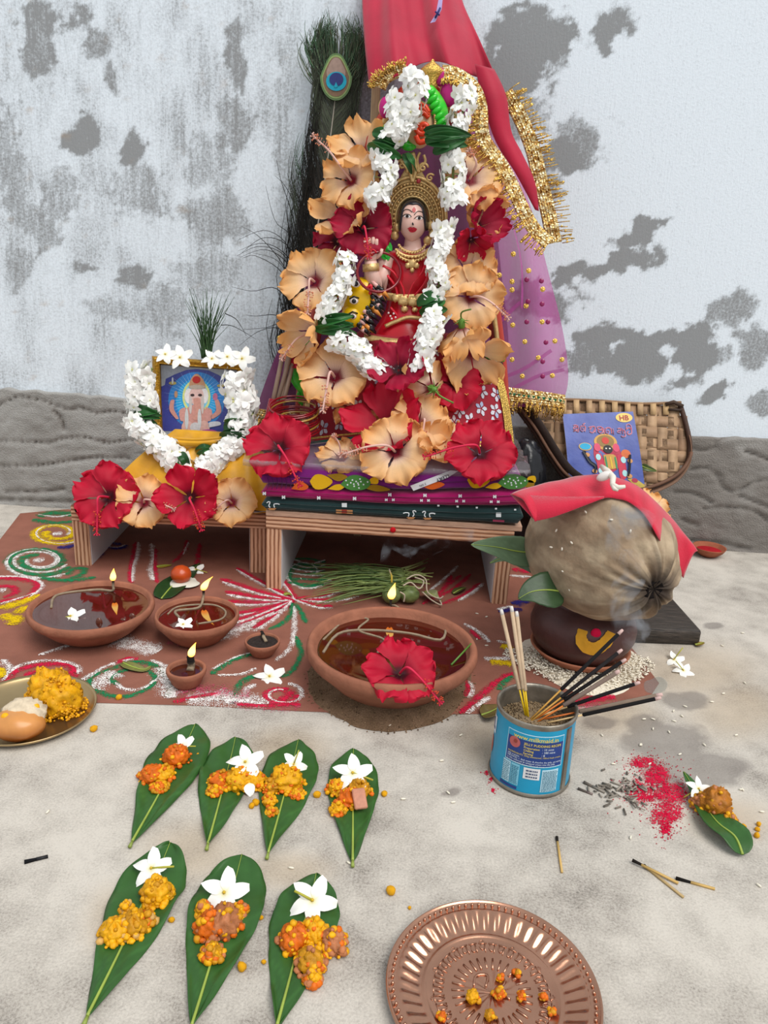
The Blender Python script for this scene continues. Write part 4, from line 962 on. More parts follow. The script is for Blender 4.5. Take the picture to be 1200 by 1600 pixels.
# sand inside
sz = .060
mb = MB(); mb.lathe([(.0005, sz+.003), (.012, sz+.002), (.025, sz), (R1-.002, sz-.002)], 40, CB, lin('#8f7b62')); 
for k in range(900):
    a, r = rr2.uniform(0, 2*pi), (R1-.003)*sqrt(rr2.random()); mb.sphere(CB+Vector((r*cos(a), r*sin(a), sz+.0025-.004*(r/R1)**2)), rr2.uniform(.0005, .0011), 4, 3, mix(lin('#b39a78'), lin('#5f4e3c'), rr2.random()))
sdo = mb.build('can_sand', mat('sand', None)); tag(sdo, 'coarse brown sand filling the blue tin can', 'sand', kind='stuff')
# incense sticks
def cansand(px, py): q = G(px, py, sz); return q
def stick(label, a, b, coat, bare, ash=True, group=None, r=.0017, bf=.26, name='incense_stick', tipc='#c9b5ad'):
    a, b = Vector(a), Vector(b); t = thing(name, a, label, 'incense', group); n = (b-a)
    mb = MB(); mb.tube([a, a+n*(bf+.03)], .0009, 6, lin(bare)); mb.build('bamboo_core', M_vc, t)
    e = .95 if ash else 1.0
    mb = MB(); mb.tube([a+n*bf, a+n*(bf+.01), a+n*e], [r*.6, r, r], 8, lin(coat)); mb.build('incense_paste', M_matte, t)
    if ash:
        mb = MB(); mb.tube([a+n*e, a+n*.985, b], [r, r*.9, r*.7], 8, lin(tipc)); mb.build('ash_tip', M_matte, t)
    return t
for i, ((x, y), lab_) in enumerate(zip(((783, 952), (799, 947), (807, 955)), ('leftmost, leaning apart from the other two', 'tallest of the upright trio', 'standing beside the tallest of the trio'))):
    base = cansand(822+i*2, 1122+i); tipp = V(x, y, base.y+.035)
    stick('cream incense stick with yellow foot, '+lab_, base, tipp, '#bda58a', '#d8b413', True, 'cream incense sticks in the can', .0019, .26, tipc='#d4cfcb')
bl = [((825, 1128), (973, 984), '#1c1a1b', '#b98a3e', 'steepest black incense stick, leaning across the pot crescent'),
      ((826, 1130), (972, 1015), '#232021', '#b98a3e', 'black incense stick with long pinkish ash, second steepest'),
      ((830, 1128), (978, 1030), '#1c1a1b', '#c8702a', 'black incense stick with a glowing bent tip'),
      ((835, 1131), (968, 1048), '#75655c', '#c8702a', 'grey-brown incense stick behind the black ones'),
      ((828, 1124), (1000, 1066), '#1c1a1b', '#d8b985', 'black incense stick leaning low toward the damp patch'),
      ((838, 1126), (1035, 1085), '#7d6d60', '#c86a2a', 'grey-brown incense stick with a long pale ash end'),
      ((848, 1131), (1033, 1090), '#1a1819', '#d8b985', 'lowest black incense stick with a pink ash tip')]
for i, (a, b, c1, c2, lab_) in enumerate(bl):
    base = cansand(*a); tipp = V(b[0], b[1], base.y+(.05 if b[1] < 1035 else .035)-.006*i)
    if tipp.z < .03: tipp = V(b[0], b[1], base.y+.015)
    stick(lab_, base, tipp, c1, c2, True, None, .0021 if c1[1] == '7' else .0018, .34, tipc='#c9aaa4')

# ------------------------------------------------------------------ metal plates
M_cop = mat('copper_plate', '#b98a72', .24, metal=.95, var=(30, .12), bump=(40, .12))
M_brs = mat('brass_plate', '#b29a72', .30, metal=.9, var=(20, .15))
cp = G(768, 1556); R = .0725
t = thing('copper_plate', (cp.x, cp.y, 0), 'fluted copper plate with a beaded rim and embossed lettering', 'plate')
def cop(u, v):
    a = 2*pi*u; s = v
    P_ = [(0, .0025), (.40, .0025), (.60, .0028), (.635, .004), (.66, .0035), (.70, .004), (.83, .0085), (.88, .0095), (.90, .0090), (.965, .0100), (.985, .0112), (1.0, .0100), (1.0, .0085)]
    x = s*(len(P_)-1); i = min(int(x), len(P_)-2); f = x-i; r = P_[i][0]*(1-f)+P_[i+1][0]*f; z = P_[i][1]*(1-f)+P_[i+1][1]*f
    if .67 < r < .88: z += .0011*sin(a*44)*sin(pi*(r-.67)/.21)
    if r < .30: z += .0006*max(0, sin(a*9+r*20))
    return Vector((cp.x+R*r*cos(a), cp.y+R*r*sin(a), z))
mb = MB(); mb.grid(cop, 352, 40, cu=True, flip=True); body = mb.build('plate_body', M_cop, t)
bd = MB(); bd.sphere((0, 0, 0), .00125, 8, 6); ME_bead = bd.mesh('bead', M_cop)
for k in range(84):
    a = 2*pi*k/84; o = link('bead', ME_bead, None); o.location = (cp.x+R*.935*cos(a), cp.y+R*.935*sin(a), .0102); o.parent = t; o.matrix_parent_inverse = WM(t).inverted()
for k in range(30):
    a = 2*pi*k/30; mb = MB(); mb.tube([(cp.x+R*r*cos(a), cp.y+R*r*sin(a), .0027) for r in (.26, .38)], [.0009, .0007], 5); mb.build('sun_ray', M_cop, t)
mb = MB(); rr3 = random.Random(11)
for k in range(34):                                     # ring of embossed letters hung from a head line
    a = 2*pi*k/34; da = .075
    def rp(x, y): return Vector((cp.x+R*(.50+y)*cos(a-x), cp.y+R*(.50+y)*sin(a-x), .0029))
    mb.tube([rp(-da, .05), rp(da, .05)], .0005, 4); mb.tube([rp(da*.5, .05), rp(da*.5, -.05)], .0005, 4)
    q = [rp(-da*.6+rr3.uniform(-.01, .01), .03), rp(-da*.9, rr3.uniform(-.03, .01)), rp(-da*.3, -.04+rr3.uniform(-.01, .02)), rp(da*.4, rr3.uniform(-.03, .02))]
    mb.tube(bez(q, 7), .0005, 4)
    if k % 3 == 0: mb.tube(bez([rp(da*.5, .05), rp(0, .085), rp(-da*.6, .07)], 6), .0004, 4)
mb.build('embossed_lettering', M_cop, t)['kind'] = 'stuff'
mb = MB()
mb.tube(bez([(cp.x-.012, cp.y+.004, .003), (cp.x-.010, cp.y+.012, .003), (cp.x-.002, cp.y+.013, .003), (cp.x-.004, cp.y+.004, .003)], 12), .0009, 5)
mb.tube(bez([(cp.x+.004, cp.y+.012, .003), (cp.x+.010, cp.y+.010, .003), (cp.x+.006, cp.y+.002, .003), (cp.x+.012, cp.y-.004, .003)], 12), .0009, 5); mb.build('embossed_sign', M_cop, t)
bp_ = G(46, 1116); R = 100*mpp(bp_)
t = thing('brass_plate', (bp_.x, bp_.y, 0), 'plain brass plate of sweets at the edge of the rangoli', 'plate')
mb = MB(); mb.lathe([(.001, .0008), (R*.86, .0008), (R*.97, .006), (R*1.0, .0085), (R*.995, .0095), (R*.96, .0075), (R*.85, .0022), (.001, .0022)], 72, bp_); mb.build('plate_body', M_brs, t)

# ------------------------------------------------------------------ sweets
M_swt = mat('sweet_crumb', None, .55, spec=.35, sss=.0, var=(160, .18), bump=(260, .5))
YE, YE2, ORG, BRN = lin('#eaa90a'), lin('#c98c12'), lin('#dc6a0e'), lin('#b8744a')
def crumbs(mb, pts, n, r0, r1, cols, rr, zf=1.0):
    for k in range(n):
        p, rad, h = rr.choice(pts); a, q = rr.uniform(0, 2*pi), rad*sqrt(rr.random())
        z = p.z+h*(1-(q/rad)**2)*rr.uniform(.35, 1.0)
        r = rr.uniform(r0, r1); c = rr.choice(cols); c = mix(c, tuple(x*.75 for x in c), rr.random()*.6); s = rr.random()*50
        mb.sphere(Vector((p.x+q*cos(a), p.y+q*sin(a), max(z, r*.75+p.z))), (r, r*rr.uniform(.8, 1.15), r*rr.uniform(.7, 1)), 7, 5, c, fn=lambda d: 1+.28*nz(d.x*2+s, d.y*2, d.z*2))
def pile(label, spots, seed, cols, n=60, r0=.0016, r1=.0034, name='sweet_crumble', z0=.0015, cat='sweet', lumps=None, group=None):
    """spots: (px, py, radius px, height m)"""
    rr = random.Random(seed); P = []
    for x, y, r, h in spots: q = G(x, y, .004); P.append((Vector((q.x, q.y, z0)), r*mpp(q), h))
    mb = MB()
    for i, (p, r, h) in enumerate(P):
        cc = (lumps or cols)[i % len(lumps or cols)]
        mb.sphere(p+Vector((0, 0, h*.26)), (r*.80, r*.80, h*.60), 34, 22, lambda d: mix(cc, tuple(x*.7 for x in cc), .5+nz(d.x*3, d.y*3, seed)), fn=lambda d: 1+.26*nz(d.x*2.2+seed, d.y*2.2, d.z*2.2)+.22*nz(d.x*6, d.y*6+seed, d.z*6)+.16*nz(d.x*13, d.y*13+seed, d.z*13))
    crumbs(mb, P, int(n*2.6), r0*.62, r1*.78, cols, rr)
    q = P[0][0]; o = mb.build(name, M_swt); tag(o, label, cat, group); return o
zpl = .0024
pile('yellow boondi ball with smooth crust on the brass plate', [(94, 1105, 41, .040)], 1, [YE, YE2], 220, .0014, .0026, 'sweet_ball', zpl)
pile('crumbly yellow boondi ball behind the smooth one on the brass plate', [(72, 1088, 33, .037), (95, 1077, 18, .028)], 2, [YE, YE2], 160, .0016, .003, 'sweet_ball', zpl)
q = G(30, 1138, .012); t = thing('syrup_sweet', (q.x, q.y, zpl), 'broken brown milk sweet with white filling on the brass plate', 'sweet')
mb = MB(); mb.sphere((q.x, q.y, zpl+.016), (.027, .022, .016), 28, 18, lambda d: mix(lin('#a05a24'), lin('#c98a4c'), ss(-.6, .7, d.z)), fn=lambda d: 1-.25*max(0, d.y*.6+d.z*.5)+.04*nz(d.x*3, d.y*3, d.z*3)); mb.build('brown_crust', mat('fried_crust', None, .3, spec=.5, var=(50, .15)), t)
mb = MB(); mb.sphere((q.x+.001, q.y+.010, zpl+.021), (.021, .016, .014), 26, 16, lin('#d5c3a8'), fn=lambda d: 1+.22*nz(d.x*3, d.y*3, d.z*3+2)+.12*nz(d.x*8, d.y*8, d.z*8)); mb.build('white_filling', M_swt, t)
mb = MB(); mb.sphere(G(55, 1106, .03), .005, 10, 8, YE, fn=lambda d: 1+.2*nz(d.x*3, d.y*3)); mb.sphere(G(8, 1120, .03), .004, 10, 8, YE); 
mb.build('boondi_crumb', M_swt, t)

# ------------------------------------------------------------------ offering leaves on the floor
MG = lin('#335c28')
def offer(label, tipx, stemx, wpx, bend=0, seed=0, col=MG, lift=.0015):
    a, b = G(*stemx, lift), G(*tipx, lift); m = (a+b)/2; d = (b-a); n = Vector((-d.y, d.x, 0)).normalized(); w_ = wpx/2*mpp(m)
    pts = [a+Vector((0, 0, .002)), a.lerp(b, .3)+n*bend*.6, a.lerp(b, .6)+n*bend, a.lerp(b, .85)+n*bend*.5, b+Vector((0, 0, .003))]
    t = leafthing('mango_leaf', label, pts, w_, col, fold=.06, n=44, zmin=.0009, wave=.007, seed=seed, basek=1.22, tipk=.9)
    mb = MB(); mb.tube([a+(a-b).normalized()*.006+Vector((0, 0, .0016)), a+Vector((0, 0, .0022))], [.0017, .0012], 6, lin('#8fa04c')); mb.build('stalk', M_leaf, t)
    return t
offer('mango leaf with an orange-rich sweet pile, end of the row of four', (305, 1136), (207, 1318), 92, 0, 1)
offer('mango leaf with a yellow pile spilling toward its neighbour leaf', (368, 1156), (325, 1322), 84, .0, 2)
offer('mango leaf with yellow crumbs running down toward its stalk', (466, 1160), (419, 1336), 88, .0, 3)
offer('mango leaf with a pink coconut scrap in its pile', (552, 1175), (551, 1348), 80, 0, 4)
offer('long mango leaf with two separate yellow piles', (266, 1322), (137, 1592), 108, 0, 5)
offer('mango leaf whose pile mixes brown and yellow lumps under a big white flower', (378, 1340), (300, 1606), 116, 0, 6)
offer('mango leaf with a tall three-lobed orange and yellow pile', (494, 1370), (433, 1606), 106, 0, 7)
# the one by the red powder lies twisted
leafthing('mango_leaf', 'twisted mango leaf beside the spilled red powder', [G(1160, 1336, .004), G(1148, 1308, .010), G(1120, 1285, .008), G(1095, 1250, .004), G(1068, 1206, .012)], .0145, MG, fold=.25, n=24, seed=8, basek=.7)
pile('orange and yellow crumbled sweet, orange-rich, on the end leaf of four', [(275, 1185, 24, .018), (237, 1212, 22, .014), (255, 1210, 20, .012), (250, 1228, 14, .008)], 3, [ORG, YE, ORG, YE2], 110, lumps=[ORG, ORG, YE, YE])
pile('yellow crumbled sweet heaped broad with a loose white petal on it', [(345, 1222, 22, .014), (375, 1222, 28, .018), (400, 1222, 20, .014), (335, 1235, 12, .008)], 4, [YE, YE, YE2, ORG], 120, lumps=[ORG, YE, YE, ORG])
pile('yellow crumbled sweet trailing down the leaf toward its stalk', [(448, 1222, 30, .020), (425, 1230, 16, .012), (420, 1252, 12, .010), (424, 1268, 9, .007), (465, 1240, 12, .008)], 5, [YE, YE2, YE, ORG], 120, lumps=[YE, YE2])
pile('crumbled sweet with orange core beside a pink coconut scrap', [(525, 1232, 16, .013), (560, 1235, 22, .015), (545, 1250, 22, .014), (527, 1265, 14, .011)], 6, [YE, ORG, YE, YE2], 110, lumps=[YE, YE2, ORG, YE])
pile('round yellow sweet lump near the tip of the long leaf', [(245, 1399, 26, .020)], 7, [YE, YE2], 60, .002, .0042)
pile('flat yellow crumbled sweet across the middle of the long leaf', [(180, 1456, 26, .014), (210, 1448, 26, .016), (228, 1440, 18, .012), (198, 1420, 9, .010)], 8, [YE, YE, YE2, lin('#cfa25a')], 110, .002, .004, lumps=[YE, YE2, ORG, YE2])
pile('brown and yellow lumpy crumbled sweet on the leaf with the biggest flower', [(325, 1452, 24, .018), (350, 1445, 32, .020), (332, 1490, 18, .012), (375, 1425, 14, .012), (318, 1425, 13, .014)], 9, [YE, BRN, ORG, YE2], 120, .002, .0042, lumps=[ORG, BRN, YE2, YE, YE])
pile('three-lobed orange and yellow crumbled sweet heaped tallest', [(460, 1472, 28, .020), (490, 1462, 26, .018), (485, 1505, 26, .016), (520, 1475, 24, .016), (488, 1530, 13, .010)], 10, [YE, ORG, YE, BRN], 150, .002, .0042, lumps=[ORG, YE, YE2, BRN, YE])
pile('amber crumbled sweet on the twisted leaf by the red powder', [(1115, 1262, 30, .026), (1095, 1258, 18, .016), (1140, 1285, 14, .012), (1150, 1300, 9, .008)], 11, [YE, YE2, BRN], 130, lumps=[lin('#b5701c'), BRN, YE, YE])
pile('yellow boondi crumbs scattered over the copper plate', [(738, 1560, 12, .008), (765, 1588, 10, .006), (780, 1555, 10, .007), (782, 1530, 6, .005), (808, 1522, 6, .005), (815, 1558, 8, .006), (848, 1558, 6, .003), (862, 1582, 6, .004), (690, 1590, 8, .005)], 12, [YE, YE2, ORG], 36, .0013, .0028, 'boondi_crumbs', .0035)
mb = MB(); q = G(562, 1248, .012); mb.box(q, (.012, .019, .004), M=Matrix.Rotation(.3, 3, 'Z') @ Matrix.Rotation(.5, 3, 'X'), col=lin('#bb8068'), bev=.0015); tag(mb.build('coconut_scrap', M_swt), 'pinkish coconut scrap on the row-of-four pile', 'sweet')
# single crumbs on the concrete
CR = [(147, 1142, 6), (186, 1093, 5), (495, 1245, 6), (600, 1243, 5), (268, 1440, 5), (378, 1515, 8), (408, 1436, 4), (412, 1505, 4), (610, 1396, 8), (540, 1490, 6), (1160, 1295, 5), (1182, 1308, 5), (1183, 1298, 4), (400, 1257, 6), (1185, 1290, 4), (640, 1420, 3), (393, 1262, 5), (310, 1182, 4)]
cm = MB(); cm.sphere((0, 0, 0), 1.0, 10, 8, YE, fn=lambda d: 1+.3*nz(d.x*2, d.y*2, d.z*2)); ME_cr = cm.mesh('crumb', M_swt)
for i, (x, y, r) in enumerate(CR):
    q = G(x, y); s = r*mpp(q); o = link('boondi_crumb', ME_cr); o.location = (q.x, q.y, s*.75); o.scale = (s, s, s*.85); o.rotation_euler = (i, i*2, i*3)
    tag(o, 'single yellow boondi crumb fallen on the floor', 'crumb', 'boondi crumbs on the floor')
# ------------------------------------------------------------------ flowers
def camdir(n): return (RT*n[0]+UP*n[1]-FW*n[2]).normalized()
WT = [(0, .05), (.15, .10), (.3, .20), (.5, .38), (.7, .50), (.85, .51), (.95, .41), (1, .25)]
def interp(T, x):
    for i in range(len(T)-1):
        if x <= T[i+1][0]:
            f = (x-T[i][0])/(T[i+1][0]-T[i][0]); f = f*f*(3-2*f); return T[i][1]*(1-f)+T[i+1][1]*f
    return T[-1][1]
PAL = {'peach': (lin('#f0b26c'), lin('#f6cc9a'), lin('#f2d2c2'), lin('#7d0a26')), 'red': (lin('#cf1238'), lin('#bb0d30'), lin('#a30a30'), lin('#3d0312')),
       'crimson': (lin('#b30f3a'), lin('#a30c36'), lin('#8a0a30'), lin('#2d0210'))}
HV = {}
def petal_mesh(colour, var, k):
    key = (colour, var, k)
    if key in HV: return HV[key]
    tip_, mid, near, thr = PAL[colour]; sd_ = var*31+k*7.3
    cup = (.02, .42, -.30, .75)[var]+.16*nz(sd_, 3); twist = .10+.08*nz(sd_, 9); ph = sd_*1.7; ruf = (.11, .10, .14, .08)[var]
    wk = 1.07+.14*nz(sd_, 5); lk = 1+.12*nz(sd_, 7)
    def fn(u, v):
        w_ = interp(WT, u)*wk; v2 = 2*v-1
        edge = .07*nz(v2*7, sd_)+.05*nz(v2*17, sd_+2)
        r = .04+u*.96*lk*(1-.16*abs(v2)**2.2*u)+edge*ss(.8, 1, u)
        z = -.24*(1-ss(0, .45, u))+cup*u*u+twist*v2*u
        z += ruf*u**3*sin(v2*5+ph)+ruf*.95*u**4*sin(v2*12+ph*2)*(.4+abs(v2))+.16*nz(u*2.3, v2*1.3, sd_)*u
        z += .07*(1-abs(v2))*-1*u*(1-u*.5)+.008*cos(v2*26)*sin(pi*u)
        y = w_*v2*(1-(.18 if cup > .3 else 0)*u)
        return Vector((r, y, z))
    def col(u, v):
        v2 = 2*v-1; vein = .5+.5*cos(v2*30+2*sin(u*5))
        c = mix(mid, tip_, ss(.4, 1, u)+.35*nz(u*3, v2*2, sd_)); c = mix(c, near, (1-ss(.18, .5, u))*.75)
        c = mix(c, tuple(x*.82 for x in c), .35*vein*ss(.95, .3, u)); return mix(c, thr, 1-ss(.10, .24+.05*vein, u))
    mb = MB(); mb.grid(fn, 15, 17, col=col); HV[key] = mb.mesh('petal', M_petal); return HV[key]
M_stam = mat('stamen', None, .6, trans=.15)
def hibiscus(label, colour, cx, cy, rpx, Y, n=(0, .15, 1), roll=0, var=0, st=None, back=False, P=None, cat='flower', group=None):
    p = P if P is not None else V(cx, cy, Y); R = .90*rpx*mpp(p); nw = camdir(n)
    B = basis(nw, RT) @ Matrix.Rotation(radians(roll), 3, 'Z')
    t = thing('hibiscus', p, label, cat, group)
    t.matrix_basis = Matrix.Translation(p) @ B.to_4x4() @ Matrix.Scale(R, 4)
    for k in range(5):
        o = bpy.data.objects.new('petal', petal_mesh(colour, var, k)); COL.objects.link(o); o.parent = t
        o.rotation_euler = (0, 0, 2*pi*k/5+.12*nz(k*3.1, var, cx*.1))
    pal = PAL[colour]
    if st:
        d = RT*st[0]-UP*st[1]; tipw = p+d*mpp(p)-FW*(st[2] if len(st) > 2 else .012)
        c1 = p+nw*R*.35; m = (p+tipw)/2+nw*R*.18+Vector((0, 0, R*.08))
        pts = bez([p-nw*R*.2, c1.lerp(m, .3), m, tipw.lerp(m, .35), tipw], 26)
        sc = lin('#e3b9ad') if colour == 'peach' else lin('#d8284e')
        mb = MB(); mb.tube(pts, [R*.036*(1-.35*i/25) for i in range(26)], 7, sc); so_ = mb.build('stamen_column', M_stam, t)
        mb = MB(); rr = random.Random(int(cx*7+cy)); ac = lin('#d98a6a') if colour == 'peach' else lin('#d6512c')
        for k in range(34):
            s = .52+.46*rr.random(); q = pts[int(s*25)]; tg = (pts[min(25, int(s*25)+1)]-pts[int(s*25)-1]).normalized()
            dv = tg.orthogonal().normalized(); dv = Matrix.Rotation(rr.uniform(0, 2*pi), 3, tg) @ dv; e = q+dv*R*rr.uniform(.07, .13)+tg*R*.03
            mb.tube([q, e], R*.008, 3, sc); mb.sphere(e, R*.022, 5, 4, ac)
        for k in range(5):
            tg = (pts[25]-pts[23]).normalized(); dv = Matrix.Rotation(k*1.256, 3, tg) @ tg.orthogonal().normalized(); mb.tube([pts[25], pts[25]+tg*R*.06+dv*R*.07], R*.014, 4, sc); mb.sphere(pts[25]+tg*R*.06+dv*R*.07, R*.026, 5, 4, sc)
        mb.build('anthers', M_stam, so_)['kind'] = 'stuff'
    if back:
        mb = MB(); Bm = B
        mb.lathe([(.03*R, -.62*R), (.10*R, -.55*R), (.14*R, -.42*R), (.13*R, -.25*R), (.10*R, -.1*R)], 10, p, lin('#5f8a36'), M=Bm)
        for k in range(6):
            a = k*1.047; q = p+Bm @ Vector((.1*R*cos(a), .1*R*sin(a), -.5*R)); mb.tube([q, p+Bm @ Vector((.34*R*cos(a), .34*R*sin(a), -.42*R))], [R*.03, R*.008], 4, lin('#5f8a36'))
        mb.tube(bez([p+Bm @ Vector((0, 0, -.55*R)), p+Bm @ Vector((.1*R, .1*R, -.9*R)), p+Bm @ Vector((.55*R, .1*R, -1.1*R))], 8), R*.035, 5, lin('#6a8a3c')); mb.build('calyx', M_leaf, t)
    return t
H_ = hibiscus
# -- left side of the arch
H_('peach hibiscus nearest the crown of the arch, beside dark leaves', 'peach', 563, 232, 54, 1.19, (-.25, .25, 1), 20, 1)
H_('peach hibiscus with its long stamen pointing at the peacock feather', 'peach', 545, 277, 56, 1.175, (-.35, .1, 1), 60, 0, (-52, -48, .03))
H_('peach hibiscus tucked above the pair of crimson flowers', 'peach', 536, 336, 58, 1.185, (-.3, .35, 1), 10, 1)
H_('dark crimson hibiscus beside the idol face', 'crimson', 567, 353, 55, 1.165, (.1, -.05, 1), 30, 0, (10, 55, .02))
H_('crimson hibiscus turned toward the feathers, with ruffled petals', 'crimson', 522, 374, 50, 1.178, (-.55, .0, 1), 0, 2)
H_('peach hibiscus with a drooping stamen above the stick bundle', 'peach', 489, 436, 60, 1.16, (-.15, .1, 1), 45, 0, (-6, 58, .02))
H_('peach hibiscus seen side-on, its stamen crossing the sticks', 'peach', 484, 520, 50, 1.15, (-.75, -.35, .7), 0, 3, (-42, 42, .01))
H_('small crimson hibiscus half hidden by the green scroll', 'red', 470, 556, 26, 1.165, (-.3, .1, 1), 0, 2)
H_('broad peach hibiscus below the garland leaves', 'peach', 521, 583, 66, 1.12, (-.1, .35, 1), 15, 0, (-14, 62, .03))
H_('peach hibiscus lying under the broad peach one', 'peach', 560, 634, 48, 1.125, (.1, .75, .7), 0, 2)
# -- right side
H_('peach hibiscus under the gold lace, beside the jasmine', 'peach', 738, 274, 62, 1.185, (.3, .15, 1), 80, 0, (-8, -22, .03))
H_('peach hibiscus with folded petals above the crumpled red flower', 'peach', 748, 330, 42, 1.195, (.5, -.3, 1), 10, 3)
H_('crumpled red hibiscus below the peach flower with folded petals', 'crimson', 752, 352, 42, 1.18, (.65, .1, 1), 60, 3)
H_('red hibiscus hanging as a closed round bell', 'red', 738, 378, 34, 1.17, (.2, -.8, .7), 0, 1)
H_('peach hibiscus with a pink throat under the hanging red bell', 'peach', 733, 418, 54, 1.165, (.1, .2, 1), 30, 0)
H_('peach hibiscus with its stamen drooping over the sheer veil', 'peach', 738, 462, 60, 1.15, (.15, -.15, 1), 0, 0, (52, 40, .02))
H_('peach hibiscus seen from behind with green calyx and long stalk', 'peach', 722, 520, 44, 1.135, (.1, -.75, -.55), 40, 3, None, True)
H_('peach hibiscus hanging beneath the one seen from behind', 'peach', 740, 556, 62, 1.14, (.2, -.6, .75), 20, 1)
H_('deep red hibiscus behind the peach calyx flower', 'red', 712, 596, 52, 1.13, (.1, .2, 1), 0, 2)
H_('peach hibiscus cup facing away, leaning on the skirt print', 'peach', 668, 604, 50, 1.105, (-.35, .3, -.7), 30, 3, None, True)
H_('crimson hibiscus on the skirt front below the gold hem', 'crimson', 622, 574, 52, 1.105, (-.1, .25, 1), 55, 1)
# -- bottom row
H_('large red hibiscus in the middle of the flower heap', 'red', 600, 662, 72, 1.085, (-.25, .45, 1), 20, 1)
H_('peach hibiscus leaning on the large red one', 'peach', 658, 658, 58, 1.082, (.3, .45, 1), 50, 0, (0, 40, .02))
H_('peach hibiscus lying before the striped skirt border', 'peach', 700, 676, 50, 1.09, (.3, .65, .8), 0, 2)
H_('peach hibiscus hanging over the plastic packet edge', 'peach', 617, 702, 66, 1.038, (-.05, .25, 1), 70, 0, (-82, 10, .02))
H_('small peach hibiscus lying flat on the packet', 'peach', 533, 711, 44, 1.06, (0, .75, .8), 30, 0, (-10, -28, .02))
H_('peach hibiscus curled beside the front hanging one', 'peach', 676, 700, 42, 1.065, (.4, .5, .9), 0, 3)
H_('red hibiscus on the packet corner by the stick bundle', 'red', 434, 696, 62, 1.045, (-.1, .35, 1), 25, 0, (36, 62, .02))
H_('red hibiscus on the packet end by the black bag', 'red', 752, 703, 64, 1.042, (.1, .4, 1), 50, 0, (-88, 12, .02))
# -- small table
H_('red hibiscus with white streak at the free end of the small table', 'red', 164, 774, 62, 1.072, (-.15, .25, 1), 10, 0, (-8, 58, .012))
H_('pale peach hibiscus fully open on the small table edge', 'peach', 223, 783, 50, 1.068, (.05, .25, 1), 0, 0, (52, 12, .015))
H_('red hibiscus drooping over the middle of the small table', 'red', 296, 776, 58, 1.070, (.1, .1, 1), 40, 1, (22, 50, .015))
H_('deep peach hibiscus next to the larger table', 'peach', 361, 783, 46, 1.076, (.1, .3, 1), 60, 0, (-26, 20, .015))
H_('red hibiscus resting on the rim of the largest lamp', 'red', 626, 1046, 66, .0, (.1, .7, .75), 30, 0, (60, 46, .012), P=G(626, 1046, .064))
H_('peach hibiscus behind the coconut under the red cloth', 'peach', 1022, 790, 40, .955, (.3, .5, .8), 0, 2)

# white five-petalled pinwheel flowers
def wpetal(k=0):
    def fn(u, v):
        v2 = 2*v-1; w_ = .30*sin(pi*min(1, u**.75)*.93)**.8+.02
        return Vector((.05+u*.98, w_*v2+.16*u*u, -.05+.10*u-.14*u*u+.10*v2*u+.05*nz(u*3, v2, k)+(-.14 if k == 2 else .05)*u**3))
    mb = MB(); mb.grid(fn, 8, 6, col=lambda u, v: mix(lin('#e9dfa0'), lin('#fcfbf6'), ss(0, .22, u))); return mb.mesh('petal', M_white)
WPET = [wpetal(k) for k in range(5)]
def whiteflower(label, cx, cy, rpx, z=None, Y=None, n=(0, .7, .8), roll=0, stem=None, group=None, miss=()):
    p = G(cx, cy, z) if Y is None else V(cx, cy, Y); R = .86*rpx*mpp(p); nw = camdir(n) if len(n) == 3 else Vector((0, 0, 1))
    B = basis(nw, RT) @ Matrix.Rotation(radians(roll), 3, 'Z')
    t = thing('white_flower', p, label, 'flower', group); t.matrix_basis = Matrix.Translation(p) @ B.to_4x4() @ Matrix.Scale(R, 4)
    for k in range(5):
        if k in miss: continue
        o = bpy.data.objects.new('petal', WPET[k]); COL.objects.link(o); o.parent = t; o.rotation_euler = (.0, .12*nz(k, cx), 2*pi*k/5+.15*nz(k, cy))
    mb = MB(); mb.sphere((p), R*.07, 8, 6, lin('#d9b83a'));
    if stem:
        e = p+RT*(stem[0]*mpp(p))-UP*(stem[1]*mpp(p)); e.z = max(e.z, .003) if Y is None else e.z
        mb.tube([p-nw*R*.05, p.lerp(e, .5), e], R*.05, 6, lin('#b9b545'))
    mb.build('flower_tube', M_white, t); return t
whiteflower('curled white flower at the tip of the leaf with orange-rich sweet', 284, 1166, 24, .012, n=(-.2, .5, .6), roll=100, stem=(22, 0), miss=(3,))
whiteflower('white flower on the broad yellow pile', 383, 1190, 34, .020, n=(0, .8, .7), roll=20)
whiteflower('half-closed white flower above the trailing pile', 459, 1194, 24, .018, n=(.1, .5, .8), roll=50, stem=(8, -22))
whiteflower('white flower over the pile with the coconut scrap', 551, 1207, 36, .016, n=(0, .8, .7), roll=80, stem=(32, 12))
whiteflower('white flower at the tip of the long leaf, yellow tube showing', 236, 1356, 36, .010, n=(-.1, .7, .7), roll=10, stem=(36, -2))
whiteflower('biggest white flower, above the brown and yellow pile', 350, 1394, 44, .010, n=(0, .8, .7), roll=75)
whiteflower('white flower with wide petals above the three-lobed pile', 488, 1406, 44, .010, n=(0, .8, .7), roll=55, stem=(-28, -14))
whiteflower('small white flower on the twisted leaf by the red powder', 1092, 1232, 22, .014, n=(.2, .6, .8), roll=0, stem=(-24, 14), miss=(4,))
whiteflower('white flower floating at the rim of the wide left lamp', 110, 962, 25, .036, n=(-.1, .9, .5), roll=20, stem=(-12, 4), miss=(2,))
whiteflower('small white flower floating in the medium lamp', 286, 975, 19, .033, n=(0, .9, .6), roll=40)
whiteflower('pink-tinged white flower lying on the rangoli by the burnt lamp', 421, 1056, 29, .004, n=(0, .9, .6), roll=95)
whiteflower('white flower beside the syrup ball on its leaf', 306, 889, 16, .006, n=(.2, .6, .7), roll=30, stem=(18, 16), miss=(1,))
whiteflower('wilted white flower on the floor near the black board', 1053, 1030, 20, .004, n=(0, .9, .6), roll=0, stem=(14, -18), miss=(2,))
